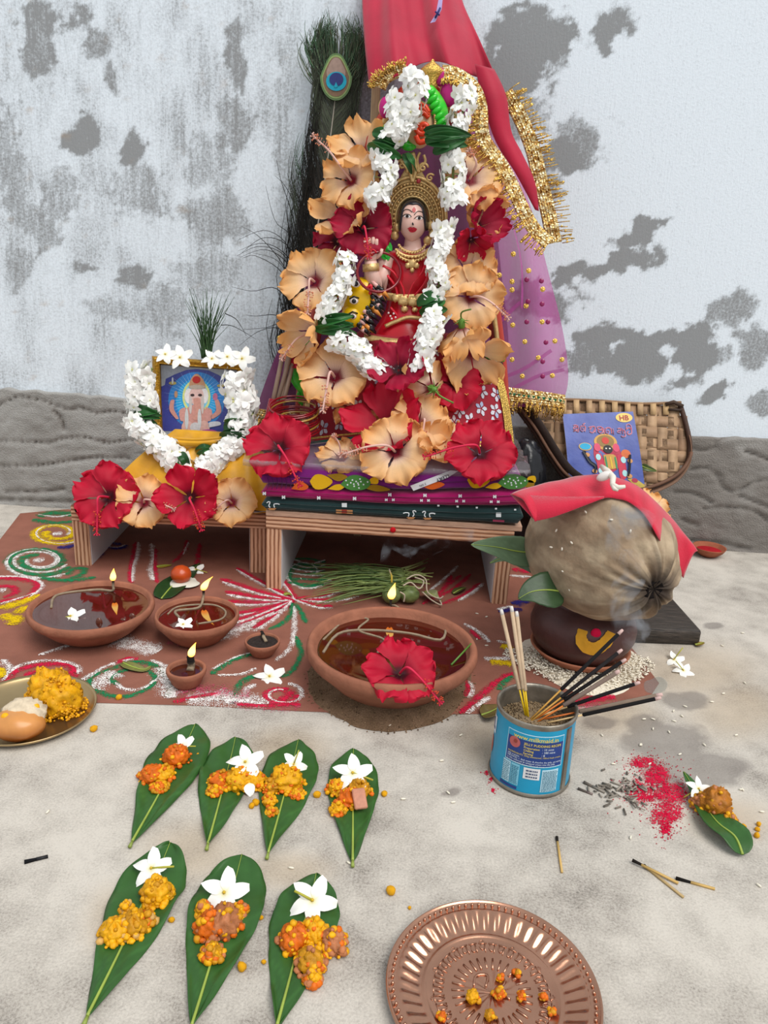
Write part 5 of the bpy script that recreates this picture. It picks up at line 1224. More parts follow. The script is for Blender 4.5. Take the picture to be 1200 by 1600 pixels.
whiteflower('full white flower touching the wilted one on the floor', 1068, 1047, 19, .004, n=(.1, .8, .7), roll=30, stem=(-12, -14))
for i, (x, y, r, ro_) in enumerate(((258, 553, 20, 0), (281, 558, 24, 20), (331, 560, 20, 40), (355, 557, 22, 10), (378, 560, 24, 60))):
    whiteflower(['white flower on the frame corner over the garland end', 'white flower next to the corner one on the gilt frame', 'white flower at the foot of the grass tuft', 'white flower on the frame top past the grass tuft', 'translucent white flower at the far frame corner'][i], x, y, r, Y=1.185, n=(0, .3, 1), roll=ro_)
mb = MB(); q = G(387, 1228, .021)
pm = bpy.data.objects.new('loose_petal', WPET[1]); COL.objects.link(pm); pm.location = q+Vector((0, .006, 0)); pm.scale = (.014, .016, .014); pm.rotation_euler = (.2, .3, -1.4); tag(pm, 'loose white petal on the broad yellow pile', 'petal')

# jasmine garlands: every blossom a part of its garland
def blossom(seed):
    mb = MB(); rr = random.Random(seed)
    for k in range(6):
        a = 2*pi*k/6+rr.uniform(-.3, .3); el = rr.uniform(-.25, .55); tw = rr.uniform(-.5, .5)
        def fn(u, v):
            v2 = 2*v-1; w_ = .34*sin(pi*min(1, u**.7)*.93)**.8+.02
            x, y, z = u, w_*v2, (.25*u*sin(el)*4-.45*u*u*(.3+el))+.12*v2*tw*u
            return Vector((x*cos(a)-y*sin(a), x*sin(a)+y*cos(a), z+.15))
        mb.grid(fn, 6, 5, col=lambda u, v: mix(lin('#dfe0b0'), lin('#fdfdfa'), ss(0, .25, u)))
    mb.sphere((0, 0, .16), .10, 6, 5, lin('#d8d48a')); mb.tube([(0, 0, .15), (0, 0, -.6)], [.10, .07], 5, lin('#c9cf8e')); return mb.mesh('jasmine_blossom', M_white)
BLO = [blossom(k) for k in range(6)]
def garland(label, segs, seed, rb=13):
    """segs: list of (path px [(x, y)], tube radius px, Y start, Y end, count)"""
    rr = random.Random(seed); p0 = V(*segs[0][0][0], segs[0][2]); t = thing('jasmine_garland', p0, label, 'garland')
    for path, rad, Ya, Yb, cnt in segs:
        P = bez2(path, 24); W3 = [V(x, y, Ya+(Yb-Ya)*i/23) for i, (x, y) in enumerate(P)]
        mb = MB(); mb.tube(W3, .0018, 5, lin('#7c8a4a')); mb.build('garland_string', M_leaf, t)
        cnt = int(cnt*1.25)
        for k in range(cnt):
            s = (k+rr.random())/cnt*23; i = min(22, int(s)); c = W3[i].lerp(W3[i+1], s-i); tg = (W3[i+1]-W3[i]).normalized()
            a = rr.uniform(-pi*.62, pi*.62); f = -FW; f = (f-tg*f.dot(tg)).normalized(); d = Matrix.Rotation(a, 3, tg) @ f
            m = mpp(c); rd = rad*m; o = bpy.data.objects.new('jasmine_blossom', rr.choice(BLO)); COL.objects.link(o)
            B = basis((d+tg*rr.uniform(-.5, .5)).normalized(), (rr.random()-.5, rr.random()-.5, rr.random()-.5)); sc_ = rb*m*rr.uniform(.9, 1.3)
            o.matrix_basis = Matrix.Translation(c+d*(rd-.35*sc_)) @ B.to_4x4() @ Matrix.Scale(sc_, 4); o.parent = t; o.matrix_parent_inverse = t.matrix_basis.inverted()
    return t
def leafbundle(t, px, py, Y, ang_, wpx, hpx, n, seed):
    rr = random.Random(seed)
    for k in range(n):
        a = radians(ang_+rr.uniform(-16, 16)); off = (k-(n-1)/2)*hpx/n
        c = (px+off*-sin(a), py+off*cos(a)); L2 = wpx*rr.uniform(.42, .58)
        m = [V(c[0]-cos(a)*L2, c[1]+sin(a)*-L2, Y+.004), V(c[0], c[1]-2, Y-.008-.001*k), V(c[0]+cos(a)*L2, c[1]+sin(a)*L2, Y+.002)]
        A_, B_ = leafmesh(m, hpx*.32*mpp(m[1]), mix(lin('#1f4a24'), lin('#2f6a30'), rr.random()), fold=.5, up=-FW+UP*rr.uniform(-.7, .7), n=12, basek=.8, seed=k+seed)
        A_.build('garland_leaf', M_leaf, t, solid=.0006)
g = garland('long jasmine garland looped around the painted goddess idol', [
    ([(645, 118), (650, 150), (632, 185), (612, 215)], 19, 1.16, 1.16, 30), ([(622, 150), (618, 190), (638, 205)], 16, 1.165, 1.16, 16), ([(722, 140), (728, 165), (712, 195), (722, 205)], 16, 1.18, 1.17, 20),
    ([(598, 246), (602, 275), (590, 305), (592, 315)], 18, 1.165, 1.155, 24), ([(710, 242), (708, 270), (706, 300), (712, 318)], 18, 1.165, 1.155, 26),
    ([(695, 348), (690, 375), (682, 410), (686, 445), (676, 465)], 16, 1.15, 1.14, 32), ([(538, 400), (540, 430), (524, 465), (508, 495)], 15, 1.14, 1.13, 26),
    ([(522, 530), (548, 540), (568, 556), (588, 580)], 19, 1.125, 1.11, 28), ([(682, 492), (672, 520), (660, 545), (655, 575)], 19, 1.125, 1.11, 28)], 21)
leafbundle(g, 605, 226, 1.165, 28, 50, 30, 5, 1); leafbundle(g, 698, 218, 1.16, -8, 66, 26, 6, 2); leafbundle(g, 676, 476, 1.135, -18, 44, 28, 4, 3); leafbundle(g, 525, 508, 1.125, -4, 62, 24, 5, 4); leafbundle(g, 640, 255, 1.17, 60, 30, 14, 2, 5)
g2 = garland('jasmine garland hung around the gilt framed print', [
    ([(222, 580), (216, 610), (222, 640)], 22, 1.165, 1.16, 26), ([(238, 575), (228, 600), (236, 635)], 14, 1.16, 1.155, 10), ([(212, 655), (232, 680), (262, 705), (285, 732)], 20, 1.15, 1.13, 38),
    ([(372, 582), (368, 610), (380, 640), (374, 668)], 22, 1.165, 1.155, 34), ([(386, 600), (388, 640), (384, 665)], 13, 1.17, 1.16, 10), ([(372, 692), (352, 705), (335, 722), (318, 735)], 20, 1.15, 1.13, 28)], 33)
leafbundle(g2, 226, 650, 1.15, 8, 46, 20, 4, 6); leafbundle(g2, 370, 674, 1.148, 12, 46, 30, 4, 7); leafbundle(g2, 284, 722, 1.125, 70, 24, 20, 2, 8); leafbundle(g2, 318, 703, 1.14, -10, 26, 12, 2, 9)
# ------------------------------------------------------------------ goddess idol
IY = 1.205
def I(px, py, dy=0.0): return V(px, py, IY+dy)
SKIN = lin('#e6bdb0'); RED = lin('#c41527'); GOLD = lin('#b08a4e')
ti = thing('goddess_idol', Vector((-.02, IY, .205)), 'painted goddess idol in red and gold beneath the flower arch', 'idol')
def loft(rows, n=32, col=None):
    """rows: (py, cx, half width px, half depth m, dy)"""
    mb = MB(); vs, cs = [], []
    for (py, cx, hw, hd, dy, c) in rows:
        o = I(cx, py, dy); m = mpp(o)
        for k in range(n):
            a = 2*pi*k/n; vs.append(o+Vector((cos(a)*hw*m, sin(a)*hd, 0))); cs.append(c)
    fs = [(i*n+k, (i+1)*n+k, (i+1)*n+(k+1) % n, i*n+(k+1) % n) for i in range(len(rows)-1) for k in range(n)]
    mb.add(vs, fs, cs); return mb
R2 = lin('#ad1020')
rows = [(372, 645, 12, .012, -.006, SKIN), (385, 645, 14, .013, -.005, SKIN), (391, 644, 26, .016, -.004, SKIN), (397, 643, 38, .019, -.003, RED), (410, 642, 42, .024, -.003, RED), (430, 641, 41, .029, -.004, RED), (450, 639, 36, .027, -.003, R2), (468, 637, 31, .024, -.002, RED), (485, 636, 34, .025, -.004, RED), (505, 634, 42, .032, -.008, RED), (530, 632, 58, .040, -.012, R2), (600, 630, 80, .05, -.01, R2)]
loft(rows).build('torso', M_gloss, ti)
mb = MB()
for pts in ([(598, 415), (615, 425), (630, 450), (632, 470)], [(668, 400), (660, 425), (645, 445), (636, 470)], [(672, 415), (665, 440), (648, 462)], [(610, 480), (625, 500), (622, 520)], [(655, 488), (650, 505), (655, 520)], [(605, 430), (618, 448), (622, 470)]):
    mb.tube([I(x, y, -.0295) for x, y in bez2(pts, 10)], .0022, 6, lin('#d32034'), flat=.6)
mb.build('sari_folds', M_gloss, ti)
# head
FC = V(645, 346, IY-.012); fm = mpp(FC); FR = Vector((22*fm, .024, 31*fm))
def headfn(d):
    k = 1.0
    if d.z < 0: k -= .16*(-d.z)**2*abs(d.x)
    k += .05*exp(-((d.x-.02)**2/.006+(d.z+.12)**2/.02))*(1 if d.y < 0 else 0)     # nose
    return k
mb = MB(); mb.sphere(FC, tuple(FR), 48, 40, SKIN, fn=headfn); head = mb.build('head', M_gloss, ti)
def onface(px, py, off=.0004):
    d = ray(px, py).normalized(); o = CAM-FC; r = [FR[i]+off for i in range(3)]
    o2 = Vector([o[i]/r[i] for i in range(3)]); d2 = Vector([d[i]/r[i] for i in range(3)])
    a, b, c_ = d2.dot(d2), 2*o2.dot(d2), o2.dot(o2)-1; return CAM+d*((-b-sqrt(max(0, b*b-4*a*c_)))/(2*a))
def fpoly(name, pts, col, off, par=head): 
    mb = MB(); mb.poly([onface(x, y, off) for x, y in bez2(pts+[pts[0]], 4*len(pts))[:-1]], col); return mb.build(name, M_gloss, par, smooth=False)
def fline(name, pts, col, r, off=.0006, par=head):
    mb = MB(); mb.tube([onface(x, y, off) for x, y in bez2(pts, 14)], r, 5, col); return mb.build(name, M_gloss, par)
BK = lin('#1a1618')
for ex, ey, s in ((636, 338, 1), (655, 341, -1)):
    e = fpoly('eye_white', [(ex-5.5, ey+.5), (ex-2, ey-2.4), (ex+2.5, ey-2.2), (ex+5.5, ey+.5), (ex+1, ey+2.4)], lin('#e9e4e2'), .0006)
    mb = MB(); mb.poly([onface(ex+.2+2.5*cos(i*.6), ey-.2+2.5*sin(i*.6), .0009) for i in range(10)], BK); mb.build('iris', M_gloss, head, smooth=False)
    fline('eyelid', [(ex-8, ey+.8), (ex-3, ey-3.2), (ex+3, ey-3), (ex+7, ey+.8)], BK, .0005)
    fline('eyebrow', [(ex-8, ey-5), (ex-3, ey-10.5), (ex+3, ey-10.5), (ex+8, ey-6.5)], BK, .0005)
fpoly('upper_lip', [(636, 357.5), (641, 354.5), (644, 355.5), (647, 355), (652, 358.5), (644, 358.8)], lin('#b0142c'), .0010); fpoly('lower_lip', [(637.5, 358.2), (644, 358.4), (651, 359), (648, 362.5), (643, 363.4), (640, 362)], lin('#b0142c'), .0010)
fpoly('bindi', [(647, 323), (650, 328), (647, 332), (644, 328)], lin('#b31a1e'), .0010)
fpoly('nose_stud', [(644.5, 347), (646.5, 350), (645.5, 352.5), (643.5, 350)], BK, .0018)
# hair as a cap with a centre parting
mb = MB()
def hair(u, v):
    a = pi*(.02+.96*u); e = v
    x = 645-cos(a)*(25+1.5*e); y = 343-sin(a)*(33+e*2)+max(0, abs(cos(a))-.75)*70
    inner = (645-cos(a)*19.5, 340-sin(a)*(20+2.5*abs(cos(a*3))))
    yi = inner[1]+max(0, abs(cos(a))-.75)*90
    return onface(x*(1-e)+inner[0]*e, y*(1-e)+yi*e, .0018-.0008*e)+Vector((0, .010*(1-e)**2, 0))
mb.grid(hair, 30, 5, col=lin('#23232b')); mb.build('hair', M_gloss, head, solid=.001)
# halo and crown
def arcpts(cx, cy, r, a0, a1, dy, n=40, sy=1.0): return [I(cx+r*cos(radians(a0+(a1-a0)*i/(n-1))), cy-r*sy*sin(radians(a0+(a1-a0)*i/(n-1))), dy) for i in range(n)]
halo = MB(); halo.grid(lambda u, v: I(645+(23+v*29)*cos(radians(-35+250*u)), 340-(23+v*29)*1.22*sin(radians(-35+250*u)), -.002+.004*v), 60, 5, col=(1, 1, 1)); hp = halo.build('halo_plate', M_gold, ti, solid=.003)
for r, tr in ((27, .0022), (33, .0012), (40, .0018), (47, .0012), (52, .0026)):
    mb = MB(); mb.tube(arcpts(645, 340, r, -30, 210, -.006, 50, 1.22), tr, 6); mb.build('halo_ring', M_gold, ti)
bd = MB(); bd.sphere((0, 0, 0), .0019, 8, 6); ME_hb = bd.mesh('halo_bead', M_gold)
for r, n in ((30, 22), (36.5, 28), (43.5, 34)):
    for p in arcpts(645, 340, r, -25, 205, -.0075, n, 1.22):
        o = link('halo_bead', ME_hb); o.location = p; o.parent = ti; o.matrix_parent_inverse = WM(ti).inverted()
def spiral(cx, cy, r, turns, a0, sg=1): return [(cx+sg*r*(1-i/28)*cos(a0+turns*2*pi*i/27), cy-r*(1-i/28)*sin(a0+turns*2*pi*i/27)) for i in range(28)]
for pts, r in ((spiral(661, 262, 8, 1.4, 0), .0018), (spiral(627, 258, 8, 1.4, 0, -1), .0018), (spiral(672, 278, 7, 1.3, .5), .0016), (spiral(616, 275, 7, 1.3, .5, -1), .0016), ([(645, 285), (640, 262), (645, 238)], .003), ([(645, 285), (650, 262), (645, 238)], .003), ([(655, 270), (652, 250), (656, 238)], .0022), ([(636, 270), (637, 252), (632, 240)], .0022), ([(650, 268), (664, 254), (662, 242)], .0022), ([(640, 268), (626, 252), (630, 242)], .0022)):
    mb = MB(); mb.tube([I(x, y, -.008) for x, y in (pts if len(pts) > 6 else bez2(pts, 12))], r, 6); mb.build('crown_scroll', M_gold, ti)
mb = MB(); mb.grid(lambda u, v: I(618+54*u+(u-.5)*-24*v, 292-46*v*(1-.5*abs(2*u-1)), -.002), 12, 8); mb.build('crown_plate', M_gold, ti, solid=.003)
mb = MB(); mb.sphere(I(654, 283, -.011), (.0032, .002, .0032), 10, 8, lin('#a82f38')); mb.build('crown_gem', M_gloss, ti)
for x, y in ((673, 352), (676, 366), (620, 356), (617, 368), (668, 376)):
    mb = MB(); mb.sphere(I(x, y, -.010), (.0062, .004, .0066), 12, 8, fn=lambda d: 1+.12*sin(8*atan2(d.z, d.x))); mb.build('ear_ornament', M_gold, ti)
# necklaces
for k, (dyp, w_, r) in enumerate(((0, 22, .0020), (7, 27, .0024), (13, 25, .0016))):
    mb = MB(); P = [I(644+w_*cos(radians(200+140*i/24)), 382+dyp-18*sin(radians(200+140*i/24))-6, -.027-.002*k) for i in range(25)]; mb.tube(P, r, 6)
    for p in P[::2]: mb.sphere(p+Vector((0, -.002, -.001)), .0021, 6, 5)
    mb.build('necklace', M_gold, ti)
for x, y, s in ((644, 412, 6), (637, 415, 4), (651, 415, 4), (644, 422, 3.5)):
    mb = MB(); mb.sphere(I(x, y, -.034), (s*.001, .003, s*.0011), 10, 8, fn=lambda d: 1+.15*sin(6*atan2(d.z, d.x))); mb.build('pendant', M_gold, ti)
mb = MB(); mb.grid(lambda u, v: I(604+66*u, 457+12*v+3*sin(pi*u), -.026-.004*sin(pi*u)), 24, 4); mb.build('belt', M_gold, ti, solid=.002)
for x, y, s in ((630, 470, 8), (645, 472, 7), (655, 466, 6), (618, 466, 6), (632, 483, 5), (648, 484, 4)):
    mb = MB(); mb.sphere(I(x, y, -.031), (s*.0011, .003, s*.001), 12, 8, fn=lambda d: 1+.18*sin(7*atan2(d.z, d.x))); mb.build('belt_ornament', M_gold, ti)
for pts, r in (([(602, 510), (620, 502), (640, 496), (670, 500)], .0032), ):
    mb = MB(); mb.tube([I(x, y, -.042) for x, y in bez2(pts, 16)], r, 6); mb.build('gold_hem', M_gold, ti)
for x, y in ((610, 494), (615, 490), (607, 489), (612, 498), (618, 496), (664, 420), (667, 412), (669, 428)):
    mb = MB(); mb.sphere(I(x, y, -.038 if y > 450 else -.024), .0016, 8, 6, lin('#e6d5d5')); mb.build('painted_dot', M_gloss, ti)
# raised arm with the open palm
mb = MB(); mb.tube([I(x, y, d) for x, y, d in ((606, 402, -.012), (596, 430, -.022), (590, 452, -.03), (584, 440, -.038), (580, 420, -.040), (579, 408, -.040))], [.012, .0125, .0125, .012, .0105, .009], 14, SKIN); mb.build('arm', M_gloss, ti)
mb = MB(); mb.tube([I(580, 424, -.040), I(579, 412, -.040)], [.0125, .0120], 16); mb.build('bracelet', M_gold, ti)
mb = MB(); mb.sphere(I(580, 397, -.040), (.0105, .006, .0115), 18, 12, SKIN)
for k, (dx, L2) in enumerate(((-9, 16), (-3, 20), (3, 21), (8, 18))): mb.tube([I(580+dx*.8, 392, -.040), I(580+dx, 392-L2*.6, -.042), I(580+dx*1.1, 392-L2, -.046)], [.0032, .003, .0022], 8, SKIN)
mb.tube([I(588, 402, -.04), I(595, 396, -.043), I(597, 389, -.045)], [.0034, .003, .0022], 8, SKIN); mb.build('hand', M_gloss, ti)
mb = MB(); mb.tube([I(x, y, -.0475) for x, y in spiral(581, 396, 7, 1.3, 0)], .0012, 5, RED); mb.build('palm_swirl', M_gloss, ti)
mb = MB()
for pts in ([(598, 388), (606, 384), (612, 392)], [(596, 402), (606, 398), (602, 410)]):
    A_, B_ = leafmesh([I(x, y, -.026) for x, y in pts], .006, lin('#2fae3a'), up=-FW, n=8); mb.add(A_.v, A_.f, A_.c)
mb.build('green_sash', M_gloss, ti)
# bangle over the arm
mb = MB(); mb.tube([I(592+34*cos(2*pi*i/40), 425+31*sin(2*pi*i/40), -.050+.016*sin(2*pi*i/40+2)) for i in range(41)], .0021, 7, lin('#7d0f1d'), cap=False); tag(mb.build('glass_bangle', mat('red_glass', None, .12, spec=.7)), 'dark red glass bangle hung on the idol arm', 'bangle')
# tiger head at her side
tt_ = thing('lion_figure', I(565, 500, -.03), 'yellow lion head with black mane at the idol side', 'figure')
YW = lin('#e2b400')
mb = MB(); mb.sphere(I(562, 470, -.035), (.026, .022, .034), 30, 22, YW, M=Matrix.Rotation(.25, 3, 'Y'), fn=lambda d: 1+.06*nz(d.x*3, d.y*3, d.z*3)); mb.sphere(I(550, 494, -.046), (.016, .014, .017), 22, 16, YW); mb.sphere(I(581, 444, -.03), (.014, .008, .010), 16, 12, YW); mb.build('lion_head', M_gloss, tt_)
rr = random.Random(4)
for k in range(46):
    s = k/45; x0_, y0_ = 585-26*s+rr.uniform(-7, 14), 448+66*s+rr.uniform(-5, 5); c_ = BK if k % 3 else (lin('#d98a3a') if k % 2 else lin('#d9a7a0'))
    mb = MB(); mb.tube([I(x0_-3, y0_-5, -.046), I(x0_+5, y0_+2, -.053), I(x0_+13, y0_+11, -.047)], [.0026, .0036, .0008], 6, c_); mb.build('mane_lock', M_gloss, tt_)
def lionpt(x, y, d): return I(x, y, d)
for (x, y, s) in ((556, 443, 6), (553, 470, 5.5), (551, 494, 5)):
    mb = MB(); mb.sphere(lionpt(x, y, -.058), (s*.0012, .004, s*.0009), 14, 10, lin('#e6d9d4')); mb.build('eye_white', M_gloss, tt_); mb = MB(); mb.sphere(lionpt(x, y+.5, -.0615), (s*.0006, .002, s*.0006), 10, 8, BK); mb.build('pupil', M_gloss, tt_)
    mb = MB(); mb.tube([lionpt(x-7, y-3, -.0595), lionpt(x, y-7, -.061), lionpt(x+8, y-4, -.0595)], .0012, 5, BK); mb.build('brow_stripe', M_gloss, tt_)
for pts in ([(572, 452), (580, 446), (578, 460)],):
    mb = MB(); mb.tube([I(x, y, -.058) for x, y in bez2(pts, 10)], .0024, 6, RED); mb.build('forehead_mark', M_gloss, tt_)

# ------------------------------------------------------------------ painted arch behind the idol
ta = thing('painted_arch', Vector((-.02, 1.245, .205)), 'painted arch with green scrolls and an orange crest behind the idol', 'arch')
AY = 1.238
Larch = [(472, 660), (476, 600), (500, 480), (540, 340), (575, 240), (610, 175), (655, 135), (700, 165), (735, 240), (755, 340), (768, 460), (780, 560), (788, 668)]
mb = MB(); mb.tube([V(x, y, AY) for x, y in bez2(Larch, 50)], .014, 10, lin('#b03a2a'), flat=.6); mb.build('arch_frame', M_gloss, ta)
mb = MB(); mb.tube([V(x, y, AY-.012) for x, y in bez2(Larch, 50)], .004, 8); mb.build('gold_beading', M_gold, ta)
GRN = lin('#2fc22e')
def scroll(name, pts, w_, Y, col=GRN, n=16):
    P = [V(x, y, Y) for x, y in bez2(pts, n)]; mb = MB(); m = mpp(P[0]); mb.tube(P, [w_*m*max(.12, sin(pi*(.12+.86*i/(n-1)))) for i in range(n)], 10, lambda s: mix(col, lin('#9adf5a'), .3*sin(s*40)), flat=.6); return mb.build(name, M_gloss, ta)
scroll('green_scroll', [(470, 540), (463, 565), (463, 590), (475, 612), (472, 622)], 12, 1.185); scroll('green_scroll', [(474, 530), (482, 542), (481, 556)], 9, 1.18); scroll('green_scroll', [(470, 608), (468, 622), (473, 634)], 6, 1.19)
scroll('green_scroll', [(671, 135), (684, 160), (692, 185), (688, 208)], 13, 1.195); scroll('green_scroll', [(592, 200), (604, 208), (612, 222)], 11, 1.2); scroll('green_scroll', [(625, 222), (640, 228), (655, 222)], 10, 1.195)
for i in range(7):
    x, y = 669+i*3.4, 146+i*9; mb = MB(); mb.sphere(V(x+3, y, 1.188), (.009, .006, .0045), 12, 8, GRN, M=Matrix.Rotation(-.7, 3, 'Y')); mb.build('green_leaflet', M_gloss, ta)
OR_ = lin('#d8401c')
mb = MB(); mb.sphere(V(656, 196, 1.195), (.020, .012, .030), 24, 16, lin('#d9b48a')); mb.build('crest_body', M_gloss, ta)
for k in range(3):
    mb = MB(); mb.tube([V(x, y, 1.183) for x, y in bez2([(644, 186-5*k), (652, 177-6*k), (662, 176-6*k), (670, 184-4*k)], 12)], .0034, 8, OR_); mb.build('crest_petal', M_gloss, ta)
mb = MB(); mb.tube([V(x, y, 1.178) for x, y in spiral(661, 200, 12, 1.6, 2.4)], .0036, 8, OR_); mb.build('crest_spiral', M_gloss, ta)
mb = MB(); mb.tube([V(x, y, 1.178) for x, y in bez2([(650, 212), (655, 222), (664, 220)], 8)], .004, 8, OR_); mb.build('crest_spiral', M_gloss, ta)
mb = MB()
for i in range(16): mb.sphere(V(678+2*sin(i*.35), 175+i*3.2, 1.186), .0021, 6, 5)
mb.build('crest_beads', M_gold, ta)['kind'] = 'stuff'
PK = lin('#b51373')
for x, y, rx, ry in ((602, 168, 9, 14), (702, 146, 13, 17), (688, 120, 8, 12)):
    mb = MB(); mb.sphere(V(x, y, 1.205), (rx*.001, .007, ry*.001), 20, 14, PK); p_ = mb.build('pink_petal', M_gloss, ta)
    mb = MB(); mb.tube([V(x+rx*1.05*cos(2*pi*i/24), y+ry*1.05*sin(2*pi*i/24), 1.205) for i in range(25)], .0015, 6, cap=False); mb.build('petal_rim', M_gold, p_)
mb = MB(); c_ = V(674, 128, 1.205); mb.lathe([(.004, -.010), (.010, -.006), (.008, .0), (.014, .008), (.017, .014), (.010, .020), (.004, .024), (.001, .028)], 20, c_); mb.build('gold_finial', M_foil, ta)
# green makara head on the right
mb = MB(); q = V(772, 548, 1.17); mb.sphere(q, (.013, .012, .017), 20, 14, GRN, M=Matrix.Rotation(.4, 3, 'Y'), fn=lambda d: 1+.12*nz(d.x*3, d.y*3, d.z*3)); mb.tube([V(768, 535, 1.172), V(772, 548, 1.165), V(783, 560, 1.16), V(788, 564, 1.16)], [.006, .010, .007, .002], 10, GRN); mb.tube([V(768, 556, 1.168), V(776, 568, 1.163), V(783, 570, 1.162)], [.009, .007, .002], 10, lin('#1f8a24'))
mk = mb.build('makara_head', M_gloss, ta); mk['label'] = 'bright green beast head'
mb = MB(); mb.tube([V(773, 556, 1.156), V(779, 564, 1.155), V(785, 569, 1.157)], .0022, 6, lin('#3a2018')); mb.build('mouth', M_gloss, ta)
mb = MB(); mb.tube([V(771, 558, 1.156), V(777, 567, 1.155)], .0014, 6, lin('#e6e6d8')); mb.build('teeth', M_gloss, ta)
mb = MB(); mb.sphere(V(776, 547, 1.155), .0022, 8, 6, lin('#1a5a20')); mb.build('eye', M_gloss, ta)

# ------------------------------------------------------------------ skirt
LEFT = [(562, 517), (500, 552), (480, 590), (474, 640), (472, 690), (472, 708)]; RIGHT = [(700, 520), (762, 552), (778, 590), (789, 635), (795, 680), (797, 703)]
Lb, Rb = bez2(LEFT, 40), bez2(RIGHT, 40)
def skirt(u, v, off=0.0):
    i = v*39; a = min(38, int(i)); f = i-a; x0_ = Lb[a][0]*(1-f)+Lb[a+1][0]*f; y0_ = Lb[a][1]*(1-f)+Lb[a+1][1]*f; x1_ = Rb[a][0]*(1-f)+Rb[a+1][0]*f; y1_ = Rb[a][1]*(1-f)+Rb[a+1][1]*f
    x = x0_+(x1_-x0_)*u; y = y0_+(y1_-y0_)*u+8*sin(pi*u)*(1-v)-14*sin(pi*u)*v
    Y = 1.185-(.03+.055*v)*sin(pi*u)**.8-.004*sin(u*26)*v
    return V(x, y, Y-off)
ts = thing('printed_skirt', skirt(.5, 1), 'red skirt cloth with white flower print and gold border on the idol', 'cloth')
M_sk = mat('skirt_cloth', None, .7, sheen=.3, var=(60, .12), bump=(500, .2))
mb = MB(); mb.grid(skirt, 50, 36, col=lambda u, v: lin('#9c1029')); mb.build('skirt_cloth', M_sk, ts)
FLW = [(.08, .30), (.06, .45), (.13, .42), (.07, .60), (.15, .56), (.10, .72), (.18, .70), (.25, .35), (.36, .10), (.42, .16), (.50, .10), (.58, .14), (.64, .09), (.70, .16), (.30, .22), (.93, .28), (.86, .34), (.95, .40), (.84, .46), (.90, .50), (.97, .52), (.80, .55), (.88, .62), (.95, .63), (.77, .64), (.70, .50), (.64, .62), (.45, .30), (.55, .32), (.38, .42), (.62, .40), (.50, .50), (.93, .72), (.82, .70), (.74, .72), (.27, .60), (.33, .72), (.45, .66)]
def skf(su, sv):
    mb = MB(); s = 1
    for k in range(5):
        a = k*1.2566+su*20; pts = []
        for (r, w_) in ((.15, 0), (.6, .32), (1, .16), (1.05, 0), (1, -.16), (.6, -.32)):
            x = (r*cos(a)-w_*sin(a))*.027; y = (r*sin(a)+w_*cos(a))*.048; pts.append(skirt(min(1, max(0, su+x)), min(1, max(0, sv+y)), .0012))
        mb.poly(pts, lin('#cfd2dc') if (k+int(su*50)) % 4 else lin('#a9b6d2'))
    mb.build('printed_flower', M_sk, ts, smooth=False)
for f_ in FLW: skf(*f_)
for v0, v1, c_, m_ in ((.775, .79, lin('#c09a4e'), M_foil), (.79, .81, lin('#a3221f'), M_sk), (.81, .835, lin('#11705f'), M_sk), (.835, .85, lin('#c9c4c9'), M_sk), (.85, .875, lin('#3a2a86'), M_sk), (.875, .89, lin('#7a2a8c'), M_sk), (.89, .925, lin('#c0a05e'), M_foil), (.925, .955, lin('#8d1f35'), M_foil if False else M_sk), (.955, 1.0, lin('#b6984f'), M_foil)):
    mb = MB(); mb.grid(lambda u, v: skirt(u, v0+(v1-v0)*v, .0018), 50, 3, col=c_); mb.build('border_stripe', m_, ts)
mb = MB(); mb.strip([skirt(.985, i/30, .003) for i in range(3, 31)], [skirt(1.0, i/30, -.002)+RT*.007 for i in range(3, 31)], (1, 1, 1)); mb.build('gold_edging', M_foil, ts)
mb = MB(); mb.strip([skirt(0, i/30, -.002)-RT*.001 for i in range(8, 26)], [skirt(0.03, i/30, .003) for i in range(8, 26)], (1, 1, 1)); mb.build('gold_edging', M_gold, ts)
mb = MB(); mb.strip([skirt(.05+.9*i/30, .0, .012)-UP*.003 for i in range(31)], [skirt(.05+.9*i/30, .0, .016)-UP*(.010+.002*sin(i*.8)) for i in range(31)], (1, 1, 1)); mb.build('gold_waist_hem', M_gold, ts, solid=.001)
# ------------------------------------------------------------------ sheer purple veil on a wooden upright
t = thing('wooden_upright', Vector((-.078, 1.30, .0)), 'slim pale wooden upright behind the arch', 'post')
a_, b_ = V(588, 128, 1.30), V(588, 128, 1.30); b_ = Vector((a_.x, 1.30, .0))
mb = MB(); mb.box((a_+b_)/2, (.013, .010, (a_-b_).length), bev=.001); mb.build('post', mat('pale_wood', '#b59a78', .7, var=(50, .2), stretch=(8, 8, 1)), t)
mb = MB(); mb.box((a_.x+.075, 1.306, a_.z-.06), (.15, .010, .013), bev=.001); mb.build('cross_bar', mat('pale_wood'), t)
tv = thing('sheer_veil', V(640, 640, 1.31), 'sheer purple veil with gold sequins spread behind the idol', 'veil')
VL = [(600, 150), (560, 250), (512, 360), (463, 485), (425, 570), (398, 645)]; VR = [(770, 150), (800, 240), (833, 335), (858, 430), (880, 520), (888, 590), (879, 632)]
VLb, VRb = bez2(VL, 40), bez2(VR, 40)
def veil(u, v, off=0.0):
    i = v*39; a = min(38, int(i)); f = i-a
    x0_, y0_ = VLb[a][0]*(1-f)+VLb[a+1][0]*f, VLb[a][1]*(1-f)+VLb[a+1][1]*f; x1_, y1_ = VRb[a][0]*(1-f)+VRb[a+1][0]*f, VRb[a][1]*(1-f)+VRb[a+1][1]*f
    fold = .006*sin(u*21+v*2)*(.3+v)+.004*sin(u*47+v*5)*v
    return V(x0_+(x1_-x0_)*u, y0_+(y1_-y0_)*u+6*sin(u*pi)*v, 1.318-.008*sin(u*pi)-fold-off)
